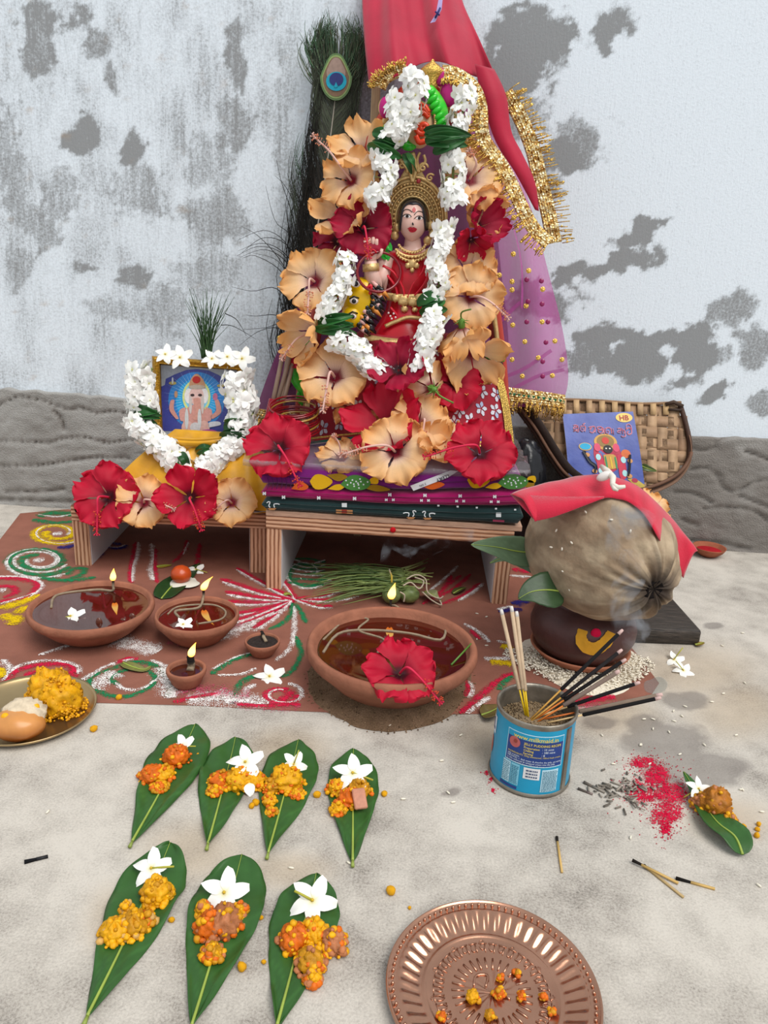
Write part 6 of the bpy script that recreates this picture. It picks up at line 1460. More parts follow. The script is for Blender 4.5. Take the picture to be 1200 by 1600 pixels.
M_sheer = mat('sheer_purple_net', '#b8459c', .8, alpha=.60, sheen=.3, bump=(1200, .3)); M_sheer2 = mat('doubled_purple_net', '#7a1f5f', .8, alpha=.66, sheen=.3)
mb = MB(); mb.grid(veil, 70, 50); mb.build('net_panel', M_sheer, tv)
mb = MB(); mb.grid(lambda u, v: veil(u*.80, v*.98*(1-.25*ss(.7, 1, u)), .012+.002*sin(u*30)), 60, 40); mb.build('doubled_fold', M_sheer2, tv)
mb = MB()
for pts in ([(775, 505), (800, 480), (812, 470)], [(775, 590), (815, 575), (860, 545)], [(800, 605), (840, 585), (880, 575)], [(785, 300), (812, 400), (814, 480)]):
    P = bez2(pts, 12); mb.strip([V(x, y, 1.298) for x, y in P], [V(x+3, y+5, 1.300) for x, y in P])
mb.build('crease', M_sheer, tv)['kind'] = 'stuff'
SEQ = [(826, 423), (848, 452), (822, 478), (847, 503), (801, 508), (820, 534), (867, 533), (841, 559), (800, 562), (863, 587), (816, 588), (802, 397), (800, 453), (800, 440), (803, 340), (878, 562), (780, 430), (437, 528)]
SEQP = [(823, 437), (846, 439), (825, 471), (847, 475), (823, 503), (856, 503), (853, 535), (848, 565), (848, 588), (785, 538)]
sq = MB(); sq.lathe([(.0002, .0003), (.0036, .0003), (.0042, 0)], 14); ME_sq = sq.mesh('sequin', M_foil); sq = MB(); sq.lathe([(.0002, .0003), (.0038, .0003), (.004, 0)], 14, col=lin('#8d1f5a')); ME_sp = sq.mesh('sequin', M_gloss)
for L_, me in ((SEQ, ME_sq), (SEQP, ME_sp)):
    for x, y in L_:
        o = link('sequin', me); p = V(x, y, 1.297); o.matrix_basis = Matrix.Translation(p) @ basis((.1*nz(x), -1, .1)).to_4x4(); o.parent = tv; o.matrix_parent_inverse = tv.matrix_basis.inverted()
def lace(t, path, wpx, Ya, Yb, side=1, fr=14, seed=0, name='gold_lace', frn=None, wav=0.0):
    """brocade ribbon along a pixel path with a fringe on one side"""
    n = 60; P = bez2(path, n); A_, B_, mids = [], [], []
    for i, (x, y) in enumerate(P):
        x2, y2 = P[min(i+1, n-1)]; x1, y1 = P[max(i-1, 0)]; d = Vector((x2-x1, y2-y1)).normalized(); nn = Vector((-d.y, d.x))*side; Y = Ya+(Yb-Ya)*i/(n-1)+wav*sin(i*.9+seed)
        A_.append(V(x-nn.x*wpx/2, y-nn.y*wpx/2, Y)); B_.append(V(x+nn.x*wpx/2, y+nn.y*wpx/2, Y-.004-.002*sin(i*1.7)))
        mids.append((x+nn.x*wpx/2, y+nn.y*wpx/2, nn, Y))
    mb = MB(); m = 7
    for j in range(m-1):
        f0, f1 = j/(m-1), (j+1)/(m-1)
        mb.strip([a.lerp(b, f0)-FW*(.0015*sin(pi*f0)+.0008*(j % 2)) for a, b in zip(A_, B_)], [a.lerp(b, f1)-FW*(.0015*sin(pi*f1)+.0008*((j+1) % 2)) for a, b in zip(A_, B_)])
    o = mb.build(name, M_lace, t, solid=.0006)
    rr = random.Random(seed); fb_ = MB()
    for k in range(int(n*1.5)):
        x, y, nn, Y = mids[min(n-1, int(rr.random()*n))]; L2 = fr*rr.uniform(.6, 1.15); dx = rr.uniform(-4, 4); dy = rr.uniform(-4, 4)
        p0 = V(x+dx-nn.x*3, y+dy-nn.y*3, Y-.004); p1 = V(x+dx+nn.x*L2+rr.uniform(-3, 3), y+dy+nn.y*L2+rr.uniform(-1, 4), Y-.006+rr.uniform(-.004, .004))
        fb_.tube([p0, (p0+p1)/2+Vector((rr.uniform(-1, 1), 0, rr.uniform(-1, 1)))*.0015, p1], .0008, 3)
        if rr.random() < .6: fb_.box(p1.lerp(p0, rr.random()*.7), (.0028, .0008, .0028), M=Matrix.Rotation(rr.random()*3, 3, 'Y'))
    f = fb_.build('fringe', M_foil, o); f['kind'] = 'stuff'
    return o
def lace_mat():
    m = bpy.data.materials.new('gold_brocade'); m.use_nodes = True; nt = m.node_tree; N = nt.nodes; L = nt.links
    b = N['Principled BSDF']; b.inputs['Metallic'].default_value = .6; b.inputs['Roughness'].default_value = .28
    tc = N.new('ShaderNodeTexCoord'); v = N.new('ShaderNodeTexVoronoi'); v.inputs['Scale'].default_value = 330; L.new(tc.outputs['Object'], v.inputs[0])
    cr = N.new('ShaderNodeValToRGB'); L.new(v.outputs['Color'], cr.inputs[0]); e = cr.color_ramp.elements; e[0].position = .2; e[0].color = (*lin('#a87436'), 1); e[1].position = .75; e[1].color = (*lin('#fff0c0'), 1); x = e.new(.45); x.color = (*lin('#e2b766'), 1)
    L.new(cr.outputs[0], b.inputs['Base Color']); bp = N.new('ShaderNodeBump'); bp.inputs['Strength'].default_value = 1; bp.inputs['Distance'].default_value = .002; L.new(v.outputs['Distance'], bp.inputs['Height']); L.new(bp.outputs[0], b.inputs['Normal']); return m
M_lace = lace_mat()
lace(tv, [(762, 614), (800, 617), (840, 622), (882, 628)], 22, 1.296, 1.296, 1, 16, 3)
mb = MB(); mb.strip([V(x, y-2, 1.292) for x, y in ((762, 612), (800, 616), (840, 621), (882, 627))], [V(x, y+2, 1.292) for x, y in ((762, 612), (800, 616), (840, 621), (882, 627))], lin('#1f6a4a')); mb.build('green_thread', M_cloth, tv)
lace(tv, [(395, 648), (420, 652), (450, 655), (470, 660)], 22, 1.290, 1.285, 1, 10, 4)

# ------------------------------------------------------------------ red scarf with gold lace
tr = thing('red_scarf', V(650, 110, 1.25), 'bright red scarf with gold fringed lace draped over the arch', 'scarf')
SL = [(572, -190), (568, -60), (566, 0), (570, 70), (577, 134)]; SR = [(690, -190), (712, -60), (722, 0), (745, 52), (772, 112)]
SLb, SRb = bez2(SL, 30), bez2(SR, 30)
def scarf(u, v):
    i = v*29; a = min(28, int(i)); f = i-a; x0_, y0_ = SLb[a][0]*(1-f)+SLb[a+1][0]*f, SLb[a][1]*(1-f)+SLb[a+1][1]*f; x1_, y1_ = SRb[a][0]*(1-f)+SRb[a+1][0]*f, SRb[a][1]*(1-f)+SRb[a+1][1]*f
    x = x0_+(x1_-x0_)*u; y = y0_+(y1_-y0_)*u
    y -= v**6*(22*sin(pi*min(1, u*1.15))-6*sin(u*9))
    return V(x, y, 1.345-.12*ss(.15, 1, v)+.010*sin(u*13+v*2)*(.4+v)+.004*sin(u*31+v*4))
M_scarf = mat('red_chiffon', '#c4163f', .6, trans=.25, alpha=.93, sheen=.4, var=(14, .15), bump=(40, .3))
mb = MB(); mb.grid(scarf, 50, 40); mb.build('scarf_cloth', M_scarf, tr, solid=.0008)
mb = MB(); TL = bez([V(742, 100, 1.222), V(752, 150, 1.215), V(768, 205, 1.21), V(782, 235, 1.208), V(805, 270, 1.206), V(836, 328, 1.21)], 30); TR_ = bez([V(772, 108, 1.228), V(791, 150, 1.22), V(799, 205, 1.212), V(816, 240, 1.21), V(836, 285, 1.208), V(842, 330, 1.21)], 30)
mb.strip(TL, TR_); mb.build('scarf_tail', M_scarf, tr, solid=.0008)
mb = MB(); P = [(672, 36), (681, 22), (686, -5), (692, -5), (690, 15), (680, 34)]; mb.poly([V(x, y, 1.245) for x, y in P]+[], lin('#b9a9dc')); ot = mb.build('white_motif', M_vc, tr, smooth=False)
mb = MB(); mb.tube([V(x, y, 1.243) for x, y in ((680, 28), (684, 20), (688, 12))], .0016, 4, lin('#2a2a6a')); mb.tube([V(680, 18, 1.243), V(687, 24, 1.243)], .0014, 4, lin('#2a2a6a')); mb.build('motif_mark', M_vc, ot)
lace(tr, [(593, 138), (600, 124), (616, 114), (634, 110)], 20, 1.215, 1.21, -1, 8, 5); lace(tr, [(690, 112), (712, 116), (738, 135), (750, 165), (752, 200)], 22, 1.205, 1.20, 1, 6, 6)
lace(tr, [(752, 196), (758, 222), (782, 256), (800, 290), (818, 330), (836, 360), (858, 380)], 22, 1.20, 1.205, 1, 16, 7, wav=.002)
lace(tr, [(790, 145), (812, 182), (832, 232), (844, 282), (856, 330), (866, 380)], 24, 1.225, 1.21, -1, 20, 8, wav=.002)

# ------------------------------------------------------------------ peacock feathers
def barb_col(s): return mix(lin('#2b2f2a'), lin('#1d1d1c'), s)
def feather(label, stem, Y0, Y1, spread, eye, seed, nb=330, droop=0.0, only_left=False):
    rr = random.Random(seed); n = 60; S2 = bez2(stem, n); S3 = [V(x, y, Y0+(Y1-Y0)*i/(n-1)) for i, (x, y) in enumerate(S2)]
    t = thing('peacock_feather', S3[0], label, 'feather')
    mb = MB(); mb.tube(S3, [.0022*(1-.8*i/n) for i in range(n)], 6, lin('#b7ada0')); mb.build('quill', M_vc, t)
    bm_ = MB()
    for k in range(nb):
        s = .10+.90*(k/nb); i = min(n-2, int(s*(n-1))); c = S3[i].lerp(S3[i+1], s*(n-1)-i); tg = (S3[i+1]-S3[i]).normalized(); sd_ = tg.cross(FW).normalized()
        for sg in (-1, 1):
            if only_left and sg > 0 and rr.random() < .6: continue
            L2 = interp(spread, s)*rr.uniform(.75, 1.15)*mpp(c); op = .5+.5*(1-s)*rr.random()+.5*ss(.6, .85, s)*rr.random()
            if s > .95: op *= .7
            d0 = (tg*1.0+sd_*sg*op).normalized(); cl = rr.uniform(-.5, .9)*droop
            p1 = c+d0*L2*.35; p2 = p1+(d0+tg*.35-sd_*sg*.15).normalized()*L2*.35+Vector((0, rr.uniform(-.006, .004), -droop*L2*.3)); p3 = p2+(tg*(.7-cl*2)-sd_*sg*(.05+.5*rr.random()*(s > .8))).normalized()*L2*.35+Vector((0, rr.uniform(-.004, .004), -droop*L2*.6))+sd_*sg*droop*L2*.4
            g_ = rr.random(); cc = mix(lin('#3a3833'), lin('#5a6450'), g_) if s > .55 else mix(lin('#1e1c1b'), lin('#35322c'), g_)
            if s > .82: cc = mix(cc, lin('#4a7a52'), .7*rr.random())
            for q in (p1, p2, p3): q.y = min(q.y, 1.348)
            bm_.tube(bez([c, p1, p2, p3], 7), [.0007, .0007, .0006, .0006, .0005, .0004, .0002], 3, cc, cap=False)
    if eye:
        for k in range(230):
            an = rr.uniform(-.85, .80); L2 = rr.uniform(62, 112)*(1-.18*abs(an)); x0_, y0_ = eye[0]+rr.uniform(-6, 6)+an*8, eye[1]+rr.uniform(4, 34); cu = an*1.0
            q = [(x0_, y0_), (x0_+sin(an)*L2*.5, y0_-cos(an)*L2*.5), (x0_+sin(an)*L2*.72+rr.uniform(-4, 4), y0_-cos(an)*L2*.85-10), (x0_+sin(an)*L2*.74+rr.uniform(-9, 9), y0_-cos(an)*L2-18)]
            bm_.tube([V(x, y, min(1.347, Y1-.004+rr.uniform(-.004, .008))) for x, y in bez2(q, 8)], [.0008, .0008, .0008, .0007, .0006, .0005, .0004, .0002], 3, mix(mix(lin('#3a3833'), lin('#6a6450'), rr.random()), lin('#4f8a62'), .55*rr.random()*(abs(an) < .9)), cap=False)
    f = bm_.build('barbs', mat('feather_barb', None, .55, spec=.3), t); f['kind'] = 'stuff'
    if eye:
        ex, ey, r = eye; c = V(ex, ey, Y1-.012); m = mpp(c)
        for (dx, dy, rx, ry, col_, off) in ((0, -4, 25, 37, '#5c7a4a', 0), (0, -4, 22.5, 34, '#8aa060', .0006), (0, -4, 20.5, 31, '#7a5f48', .0012), (0, -12, 15, 22, '#9a8276', .0018), (.5, 3, 16, 15, '#0f9db8', .0024), (.5, 0, 11, 10.5, '#27306e', .0030)):
            pts = []
            for i in range(32):
                a = 2*pi*i/32; k = 1-.22*max(0, -sin(a))*abs(cos(a))*2 if ry > rx else 1
                pts.append(V(ex+dx+rx*k*cos(a), ey+dy+ry*sin(a), Y1-.012-off))
            mb = MB(); mb.poly(pts, lin(col_)); o = mb.build('eye_spot', mat('iridescent', None, .35, spec=.5, var=(200, .15)), t, smooth=False)
            if off == 0: o['label'] = 'round blue and turquoise eye of the feather'
        mb = MB(); mb.poly([V(x, y, Y1-.0155) for x, y in ((ex-3, ey+11), (ex, ey+4), (ex+3, ey+11), (ex, ey+13))], lin('#0f9db8')); mb.build('eye_notch', mat('iridescent', None), t, smooth=False)
    return t
feather('peacock feather with a blue eye leaning on the wall', [(438, 660), (462, 520), (488, 400), (505, 300), (517, 210), (524, 150), (526, 112)], 1.30, 1.325, [(0, 60), (.3, 95), (.55, 110), (.75, 115), (.88, 95), (1, 74)], (525, 124, 1), 5, 560)
feather('second peacock feather, its loose barbs sweeping over the wall', [(436, 660), (452, 560), (468, 470), (480, 400), (486, 330), (490, 265)], 1.31, 1.338, [(0, 90), (.3, 130), (.6, 120), (.8, 90), (1, 60)], None, 9, 210, 0.0, True)
t = thing('feather_barbs', V(455, 520, 1.32), 'stray curled black feather barbs reaching toward the framed print', 'feather')
for pts in ([(470, 470), (440, 410), (405, 370), (376, 353)], [(470, 450), (450, 385), (415, 360), (372, 375)], [(470, 460), (445, 400), (405, 385), (370, 400)], [(468, 480), (440, 425), (400, 400), (380, 403)], [(465, 470), (450, 430), (430, 405), (395, 395)], [(460, 480), (430, 450), (395, 455), (362, 448)], [(455, 505), (430, 492), (400, 494), (384, 492)], [(450, 515), (425, 512), (400, 520), (374, 540)], [(452, 500), (435, 505), (415, 512), (380, 515)], [(470, 430), (455, 370), (430, 345), (415, 290)], [(472, 400), (455, 330), (440, 285), (432, 250)], [(478, 380), (460, 320), (445, 290), (430, 275)], [(474, 420), (445, 380), (410, 372), (378, 395)], [(474, 430), (440, 392), (408, 380), (372, 392)], [(470, 440), (440, 402), (410, 390), (375, 402)], [(352, 490), (370, 500), (385, 525)], [(345, 508), (365, 510), (400, 530)]):
    mb = MB(); P = [V(x, y, 1.335) for x, y in bez2(pts, 14)]; mb.tube(P, [.0011*(1-.75*i/13) for i in range(14)], 4, lin('#211f1e')); mb.build('barb', mat('feather_barb', None), t)

# ------------------------------------------------------------------ stick bundle and bangles
t = thing('stick_bundle', V(415, 700, 1.12), 'pale reed sticks bound with red thread beside the idol', 'sticks')
for (x0_, y0_, x1_, y1_) in ((424, 640, 451, 500), (435, 648, 456, 508), (440, 640, 466, 526), (430, 640, 470, 490)):
    mb = MB(); a, b = V(x0_, y0_, 1.15), V(x1_, y1_, 1.185); mb.tube([a, a.lerp(b, .5)+Vector((.001, 0, 0)), b], [.0036, .0034, .0028], 10, mix(lin('#a58d7c'), lin('#8c7666'), RNG.random())); mb.build('stick', M_vc, t)
for (x0_, y0_, x1_, y1_) in ((408, 705, 427, 624), (420, 705, 438, 630)):
    mb = MB(); a, b = V(x0_, y0_, 1.13), V(x1_, y1_, 1.153); P = [a.lerp(b, i/40) for i in range(41)]; mb.tube(P, [.0062+.0008*(i % 2) for i in range(41)], 10, lin('#8e1026')); mb.build('thread_binding', M_cloth, t)
BANG = lin('#7a0c18')
for k in range(9):
    c = V(463-k*.6, 668-k*4.2, 1.112); r = .036-.0008*(k % 3); nrm = Vector((.12*nz(k*2.2), -.25+.2*nz(k*3.3, 5), 1)).normalized(); B = basis(nrm)
    mb = MB(); mb.tube([c+B @ Vector((r*cos(2*pi*i/40), r*sin(2*pi*i/40), 0)) for i in range(41)], .0015, 6, BANG if k % 4 != 2 else lin('#a8823a'), cap=False)
    tag(mb.build('glass_bangle', mat('red_glass', None)), 'thin red glass bangle in the pile by the sticks' if k % 4 != 2 else 'thin gilt bangle in the pile by the sticks', 'bangle', 'bangles piled by the sticks' if k % 4 != 2 else 'gilt bangles piled by the sticks')

# ------------------------------------------------------------------ framed print
FN = Vector((0, -1, .17)).normalized(); FP0 = Vector((-.3, 1.195, .20))
def fp(px, py, off=0.0):
    d = ray(px, py); return CAM+d*(((FP0+FN*off)-CAM).dot(FN)/d.dot(FN))
tf = thing('framed_print', fp(310, 735), 'small gilt frame with an elephant-headed deity print', 'picture')
OUT = [(237, 556), (382, 567), (379, 722), (243, 712)]; INN = [(251, 570), (370, 579), (367, 708), (256, 700)]
M_fr = mat('gilt_moulding', '#b98a2c', .35, metal=.6, var=(250, .3), bump=(260, 1.0))
for i in range(4):
    j = (i+1) % 4; mb = MB(); n = 12
    for f0, f1, o0, o1 in ((0, .08, -.004, .005), (.08, .35, .005, .009), (.35, .7, .009, .006), (.7, .85, .006, .007), (.85, 1, .007, -.001)):
        def rail(f, o): return [fp(*[(OUT[i][c]*(1-s)+OUT[j][c]*s)*(1-f)+(INN[i][c]*(1-s)+INN[j][c]*s)*f for c in (0, 1)], o) for s in [k/(n-1) for k in range(n)]]
        mb.strip(rail(f0, o0), rail(f1, o1))
    bar = mb.build('frame_bar', M_fr, tf); 
mb = MB(); mb.poly([fp(*p, -.004) for p in OUT]); mb.build('back_board', mat('back_board', '#5a4630', .8), tf, smooth=False)
mb = MB(); mb.poly([fp(*p, .0005) for p in INN], lin('#9aa0ac')); pic = mb.build('print', mat('print_paper', None, .3, spec=.5, var=(300, .12)), tf, smooth=False); pic['label'] = 'pink elephant-headed deity before blue rays'
MP = MATS['print_paper']
def cp_(x, y): return (235+x/7.5, 540+y/7.5)
def fpo(pts, col, off, sm=True, name='printed_shape'):
    P = [cp_(*p) for p in pts]; P = bez2(P+[P[0]], 5*len(P))[:-1] if sm else P
    mb = MB(); mb.poly([fp(x, y, off) for x, y in P], lin(col)); return mb.build(name, MP, pic, smooth=False)
def ell(cx, cy, rx, ry, n=14): return [(cx+rx*cos(2*pi*i/n), cy+ry*sin(2*pi*i/n)) for i in range(n)]
fpo([(130, 1000), (130, 480), (170, 460), (180, 390), (280, 340), (420, 285), (540, 275), (680, 290), (800, 345), (880, 400), (900, 470), (915, 560), (890, 1010)], '#3d4390', .0008, False, 'blue_ground')
fpo(ell(540, 640, 330, 330), '#2f7cc4', .0010, True, 'bright_ground'); fpo(ell(540, 650, 240, 260), '#1fa0dc', .0012, True, 'bright_ground')
mb = MB()
for k in range(44):
    a = 2*pi*k/44+.05; r1 = 400 if k % 2 else 340
    w_ = .012; P = [(540+180*cos(a-w_), 620+180*sin(a-w_)), (540+180*cos(a+w_), 620+180*sin(a+w_)), (540+r1*cos(a), 620+r1*sin(a)*.92)]
    P = [(min(895, max(135, x)), min(1000, max(285, y))) for x, y in P]; mb.poly([fp(*cp_(*p), .0014) for p in P], lin('#a9d0ee'))
mb.build('printed_rays', MP, pic, smooth=False)['kind'] = 'stuff'
fpo(ell(540, 600, 165, 200), '#cfd88a', .0016, True, 'printed_halo'); fpo(ell(540, 600, 140, 170), '#7ec6e2', .0017, True, 'printed_halo')
for sx in (-1, 1): fpo(ell(540+sx*85, 590, 55, 90), '#e3dede', .0019, True, 'printed_ear')
fpo(ell(530, 860, 150, 170), '#c98f84', .0020, True, 'printed_body')
for sx in (-1, 1): fpo([(530+sx*120, 720), (530+sx*190, 760), (530+sx*175, 880), (530+sx*110, 850)], '#cc938a', .0021, True, 'printed_arm')
fpo([(300, 860), (225, 760), (235, 650), (280, 640), (275, 740), (330, 850)], '#c98f84', .0021, True, 'printed_arm'); fpo([(730, 860), (830, 780), (800, 640), (755, 640), (770, 760), (700, 830)], '#c98f84', .0021, True, 'printed_arm')
fpo([(680, 960), (820, 930), (800, 890), (690, 900)], '#cfcfd4', .0022, True, 'printed_dish')
for sx in (-1, 1): fpo(ell(530+sx*95, 960, 70, 80), '#d5a79c', .0022, True, 'printed_leg')
fpo(ell(540, 590, 85, 110), '#d8b3ac', .0023, True, 'printed_head')
fpo([(500, 620), (580, 620), (590, 760), (570, 860), (510, 870), (495, 820), (530, 800), (520, 740)], '#c88f80', .0025, True, 'printed_trunk')
for sx in (-1, 1): fpo(ell(537+sx*45, 580, 24, 16), '#3a2626', .0026, True, 'printed_eye'); fpo(ell(540+sx*70, 690, 18, 110), '#c4b9b4', .0026, True, 'printed_garland'); fpo(ell(500+sx*75, 860, 22, 120), '#c6c8c8', .0027, True, 'printed_garland')
fpo([(450, 500), (470, 400), (540, 330), (620, 400), (640, 500), (545, 470)], '#b98a68', .0024, True, 'printed_crown'); fpo(ell(540, 400, 48, 42), '#b02018', .0027, True, 'printed_gem'); fpo(ell(545, 485, 95, 25), '#b0a294', .0027, True, 'printed_crown_band')
for x, y in ((260, 440), (825, 470)): fpo(ell(x, y, 45, 20), '#a99a5a', .0018, True, 'printed_sign'); fpo(ell(x, y-30, 10, 40), '#c6ccd6', .0019, True, 'printed_sign')
fpo(ell(300, 570, 20, 40), '#b58a6a', .0022, True, 'printed_axe'); fpo(ell(760, 600, 28, 45), '#b86a8a', .0022, True, 'printed_lotus')
fpo(ell(525, 960, 60, 60), '#c9c4c4', .0028, True, 'printed_cloth')
for sx in (-1, 1): fpo(ell(530+sx*150, 1020, 110, 38), '#b04a90', .0026, True, 'printed_lotus_seat')
# yellow cloth under and before the frame
ty = thing('yellow_cloth', Vector((-.33, 1.16, .098)), 'golden yellow cloth draped below the framed print', 'cloth')
M_yc = mat('yellow_satin', '#cf960c', .45, spec=.4, sheen=.3, var=(25, .3), bump=(30, .5))
def ycl(u, v):
    # u left to right, v from the frame down to the table edge
    x = (-.375+.135*u)*(1-v)+(-.475+.275*u)*v; y = 1.168-.078*v-.008*sin(pi*u)*v
    z = (.200-.012*abs(2*u-1))*(1-v)**1.3+.1005
    z = min(z, .205-.1*v)
    z += (.010*sin(u*17+v*3)+.006*sin(u*37+1))*v*(1-v)*2.2+.004*sin(u*25)*v*(1-.6*v)
    z = max(z, .1005+.002*abs(sin(u*25))*(v > .8))
    return Vector((x, y+.004*sin(u*21)*v, z))
mb = MB(); mb.grid(ycl, 64, 30); mb.build('cloth_drape', M_yc, ty, solid=.001)
for v0, v1, c_ in ((.945, .96, '#26324a'), (.96, .98, '#c9bfa8'), (.98, 1.0, '#7a2a20')):
    mb = MB(); mb.grid(lambda u, v: ycl(u, v0+(v1-v0)*v)+Vector((0, -.0012, .0012)), 64, 2, col=lin(c_)); mb.build('woven_border', M_cloth, ty)
mb = MB(); mb.grid(lambda u, v: V(262+88*u, 682+12*v+4*sin(pi*u), 1.150-.010*sin(pi*u)+.003*sin(v*9)), 24, 6, col=(1, 1, 1)); mb.build('rolled_edge', M_yc, ty, solid=.003)
# orange edge at the left end
mb = MB(); mb.tube([ycl(.0+.2*i/10, .93)+Vector((0, -.003, .002)) for i in range(11)], .003, 6, lin('#c8501c')); mb.build('orange_edging', M_cloth, ty)
# grass tuft standing on the frame
rr = random.Random(8); tg_ = thing('grass_tuft', fp(322, 556), 'upright tuft of green grass blades stuck behind the frame', 'grass')
for k in range(64):
    a = rr.uniform(-1, 1); L2 = rr.uniform(50, 112); bx_ = 322+rr.uniform(-8, 8); tx = bx_+a*46*rr.uniform(.3, 1); h = L2
    P = [(bx_, 560), (bx_+(tx-bx_)*.25, 560-h*.45), (tx, 560-h)]; Yk = 1.205+rr.uniform(-.012, .012)
    mb = MB(); mb.tube([V(x, y, Yk) for x, y in bez2(P, 9)], [.0012*(1-.8*i/8) for i in range(9)], 4, mix(lin('#2a4526'), lin('#46663a'), rr.random())); mb.build('blade', M_leaf, tg_)
# ------------------------------------------------------------------ rangoli in coloured powder
PWD = {'green': powder('green_powder', '#1f7a4e', .76), 'red': powder('red_powder', '#c21f40', .77), 'white': powder('white_powder', '#e6e0dd', .69), 'yellow': powder('yellow_powder', '#d8b412', .82), 'blue': powder('blue_powder', '#2f2a72', .82), 'pink': powder('pink_powder', '#c0506a', .5)}
_lay = [0]
def stroke(col, pts, wpx, par, n=None):
    """a hand-poured line of powder along a pixel path on the floor"""
    n = n or max(12, len(pts)*8); P = [G(x, y) for x, y in bez2(pts, n)]; _lay[0] += 1; z = .0009+.00003*(_lay[0] % 12)
    rows = []
    for i, p in enumerate(P):
        tg = (P[min(i+1, n-1)]-P[max(i-1, 0)]).normalized(); nn = Vector((-tg.y, tg.x, 0)); m = mpp(p)*(wpx*.72+1.2)*(1+.3*nz(i*.6, wpx, _lay[0]))
        m *= min(1, .35+i*.25, .35+(n-1-i)*.25)
        rows.append([p+nn*m*k+Vector((0, 0, z+.0006*(1-k*k))) for k in (-1.35, -.7, 0, .7, 1.35)])
    vs = [q for r in rows for q in r]; dens = [0.0, .55, .8, .55, 0.0]; cs = [(d,)*3 for r in rows for d in dens]
    fs = [(i*5+j, i*5+j+1, (i+1)*5+j+1, (i+1)*5+j) for i in range(n-1) for j in range(4)]
    mb = MB(); mb.add(vs, fs, cs); return mb.build(col+'_line', PWD[col], par)
def rang(label, at, strokes):
    t = thing('rangoli_motif', G(*at, .0008), label, 'rangoli')
    for col, w_, pts in strokes: stroke(col, pts, w_, t)
    return t
def spi(cx, cy, r, k=.42, turns=1.6, a0=0, n=16, sg=1): return [(cx+r*(1-.62*i/(n-1))*cos(a0+sg*turns*2*pi*i/(n-1)), cy+k*r*(1-.62*i/(n-1))*sin(a0+sg*turns*2*pi*i/(n-1))) for i in range(n)]
rang('green leaf-shaped rangoli patch at the paint corner by the wall', (90, 808), [('green', 16, [(60, 808), (85, 802), (115, 806)]), ('green', 10, [(52, 812), (85, 818), (115, 815)]), ('white', 4, [(60, 805), (90, 808), (118, 803)])])
rang('yellow rangoli spiral with a white centre near the small table leg', (90, 835), [('yellow', 8, spi(88, 834, 40, .42, 1.5, .6)), ('white', 4, spi(90, 833, 45, .42, 1.0, .6)), ('white', 12, [(82, 835), (98, 834)])])
rang('large green rangoli spiral with a white centre', (62, 878), [('green', 10, spi(60, 877, 54, .44, 1.7, .4)), ('white', 5, spi(60, 878, 60, .46, 1.2, .8)), ('white', 4, spi(60, 877, 47, .42, 1.5, .3)), ('white', 14, [(52, 876), (70, 876)]), ('green', 9, [(60, 902), (100, 908), (150, 903)]), ('green', 8, [(105, 900), (115, 890), (132, 890), (125, 900), (100, 908)])])
rang('red rangoli curl with a white centre running off the paint edge', (20, 925), [('red', 10, [(-20, 905), (30, 905), (60, 915), (40, 935), (0, 940)]), ('red', 8, [(-10, 918), (15, 917), (25, 926), (5, 935)]), ('white', 5, [(-10, 902), (40, 903), (66, 916), (40, 939)]), ('white', 12, [(-2, 923), (10, 923)])])
rang('yellow rangoli petals beside the wide lamp', (25, 955), [('yellow', 14, [(0, 952), (30, 942), (62, 930)]), ('yellow', 14, [(2, 962), (25, 968), (15, 978)]), ('yellow', 10, [(25, 960), (40, 950), (50, 952)]), ('white', 4, [(0, 945), (30, 936), (60, 926)])])
rang('dark blue rangoli leaves behind the small table leg', (150, 865), [('blue', 10, [(140, 876), (152, 868), (160, 858)]), ('blue', 6, spi(178, 853, 20, .3, 1, 0, 12)), ('blue', 8, [(90, 856), (105, 856), (115, 852)]), ('white', 3, spi(178, 852, 17, .3, 1, 0, 12))])
rang('red and white wavy rangoli lines under the small table', (225, 870), [('white', 5, [(216, 848), (214, 870), (208, 885), (206, 912)]), ('white', 6, [(236, 850), (240, 870), (236, 890), (240, 908)]), ('red', 4, [(212, 848), (208, 870), (203, 900), (206, 912)]), ('red', 4, [(243, 858), (242, 885), (246, 912)]), ('red', 4, [(292, 845), (288, 862), (270, 880)]), ('red', 4, [(312, 850), (308, 880), (300, 900)]), ('white', 3, [(294, 848), (286, 868)])])
fan = []
for (x, y) in ((345, 905), (352, 925), (352, 940), (362, 960), (372, 975), (395, 983), (415, 960), (330, 980)):
    fan.append(('red', 9, [(x, y), ((x+460)/2, (y+940)/2+2), (458, 938)])); fan.append(('white', 6, [(x+2, y+5), ((x+460)/2, (y+940)/2+6), (456, 940)]))
for (x, y) in ((370, 888), (400, 905), (545, 915), (560, 930), (520, 948), (440, 905)):
    fan.append(('red', 7, [(x, y), ((x+470)/2, (y+934)/2+6), (460, 936)])); fan.append(('white', 4, [(x, y+3), ((x+470)/2, (y+934)/2+9), (460, 938)]))
rang('red and white rangoli rays fanning out before the larger table', (450, 938), fan)
rang('green hatched rangoli oval behind the table leg', (470, 895), [('green', 8, spi(478, 896, 36, .68, .98, .3, 20)), ('white', 4, spi(478, 896, 40, .68, 1.0, .3, 20))]+[('green', 5, [(448, 876+7*k), (480, 874+8*k), (510, 880+7*k)]) for k in range(6)]+[('white', 3, [(452, 872+8*k), (482, 882+6*k), (508, 876+8*k)]) for k in range(5)])
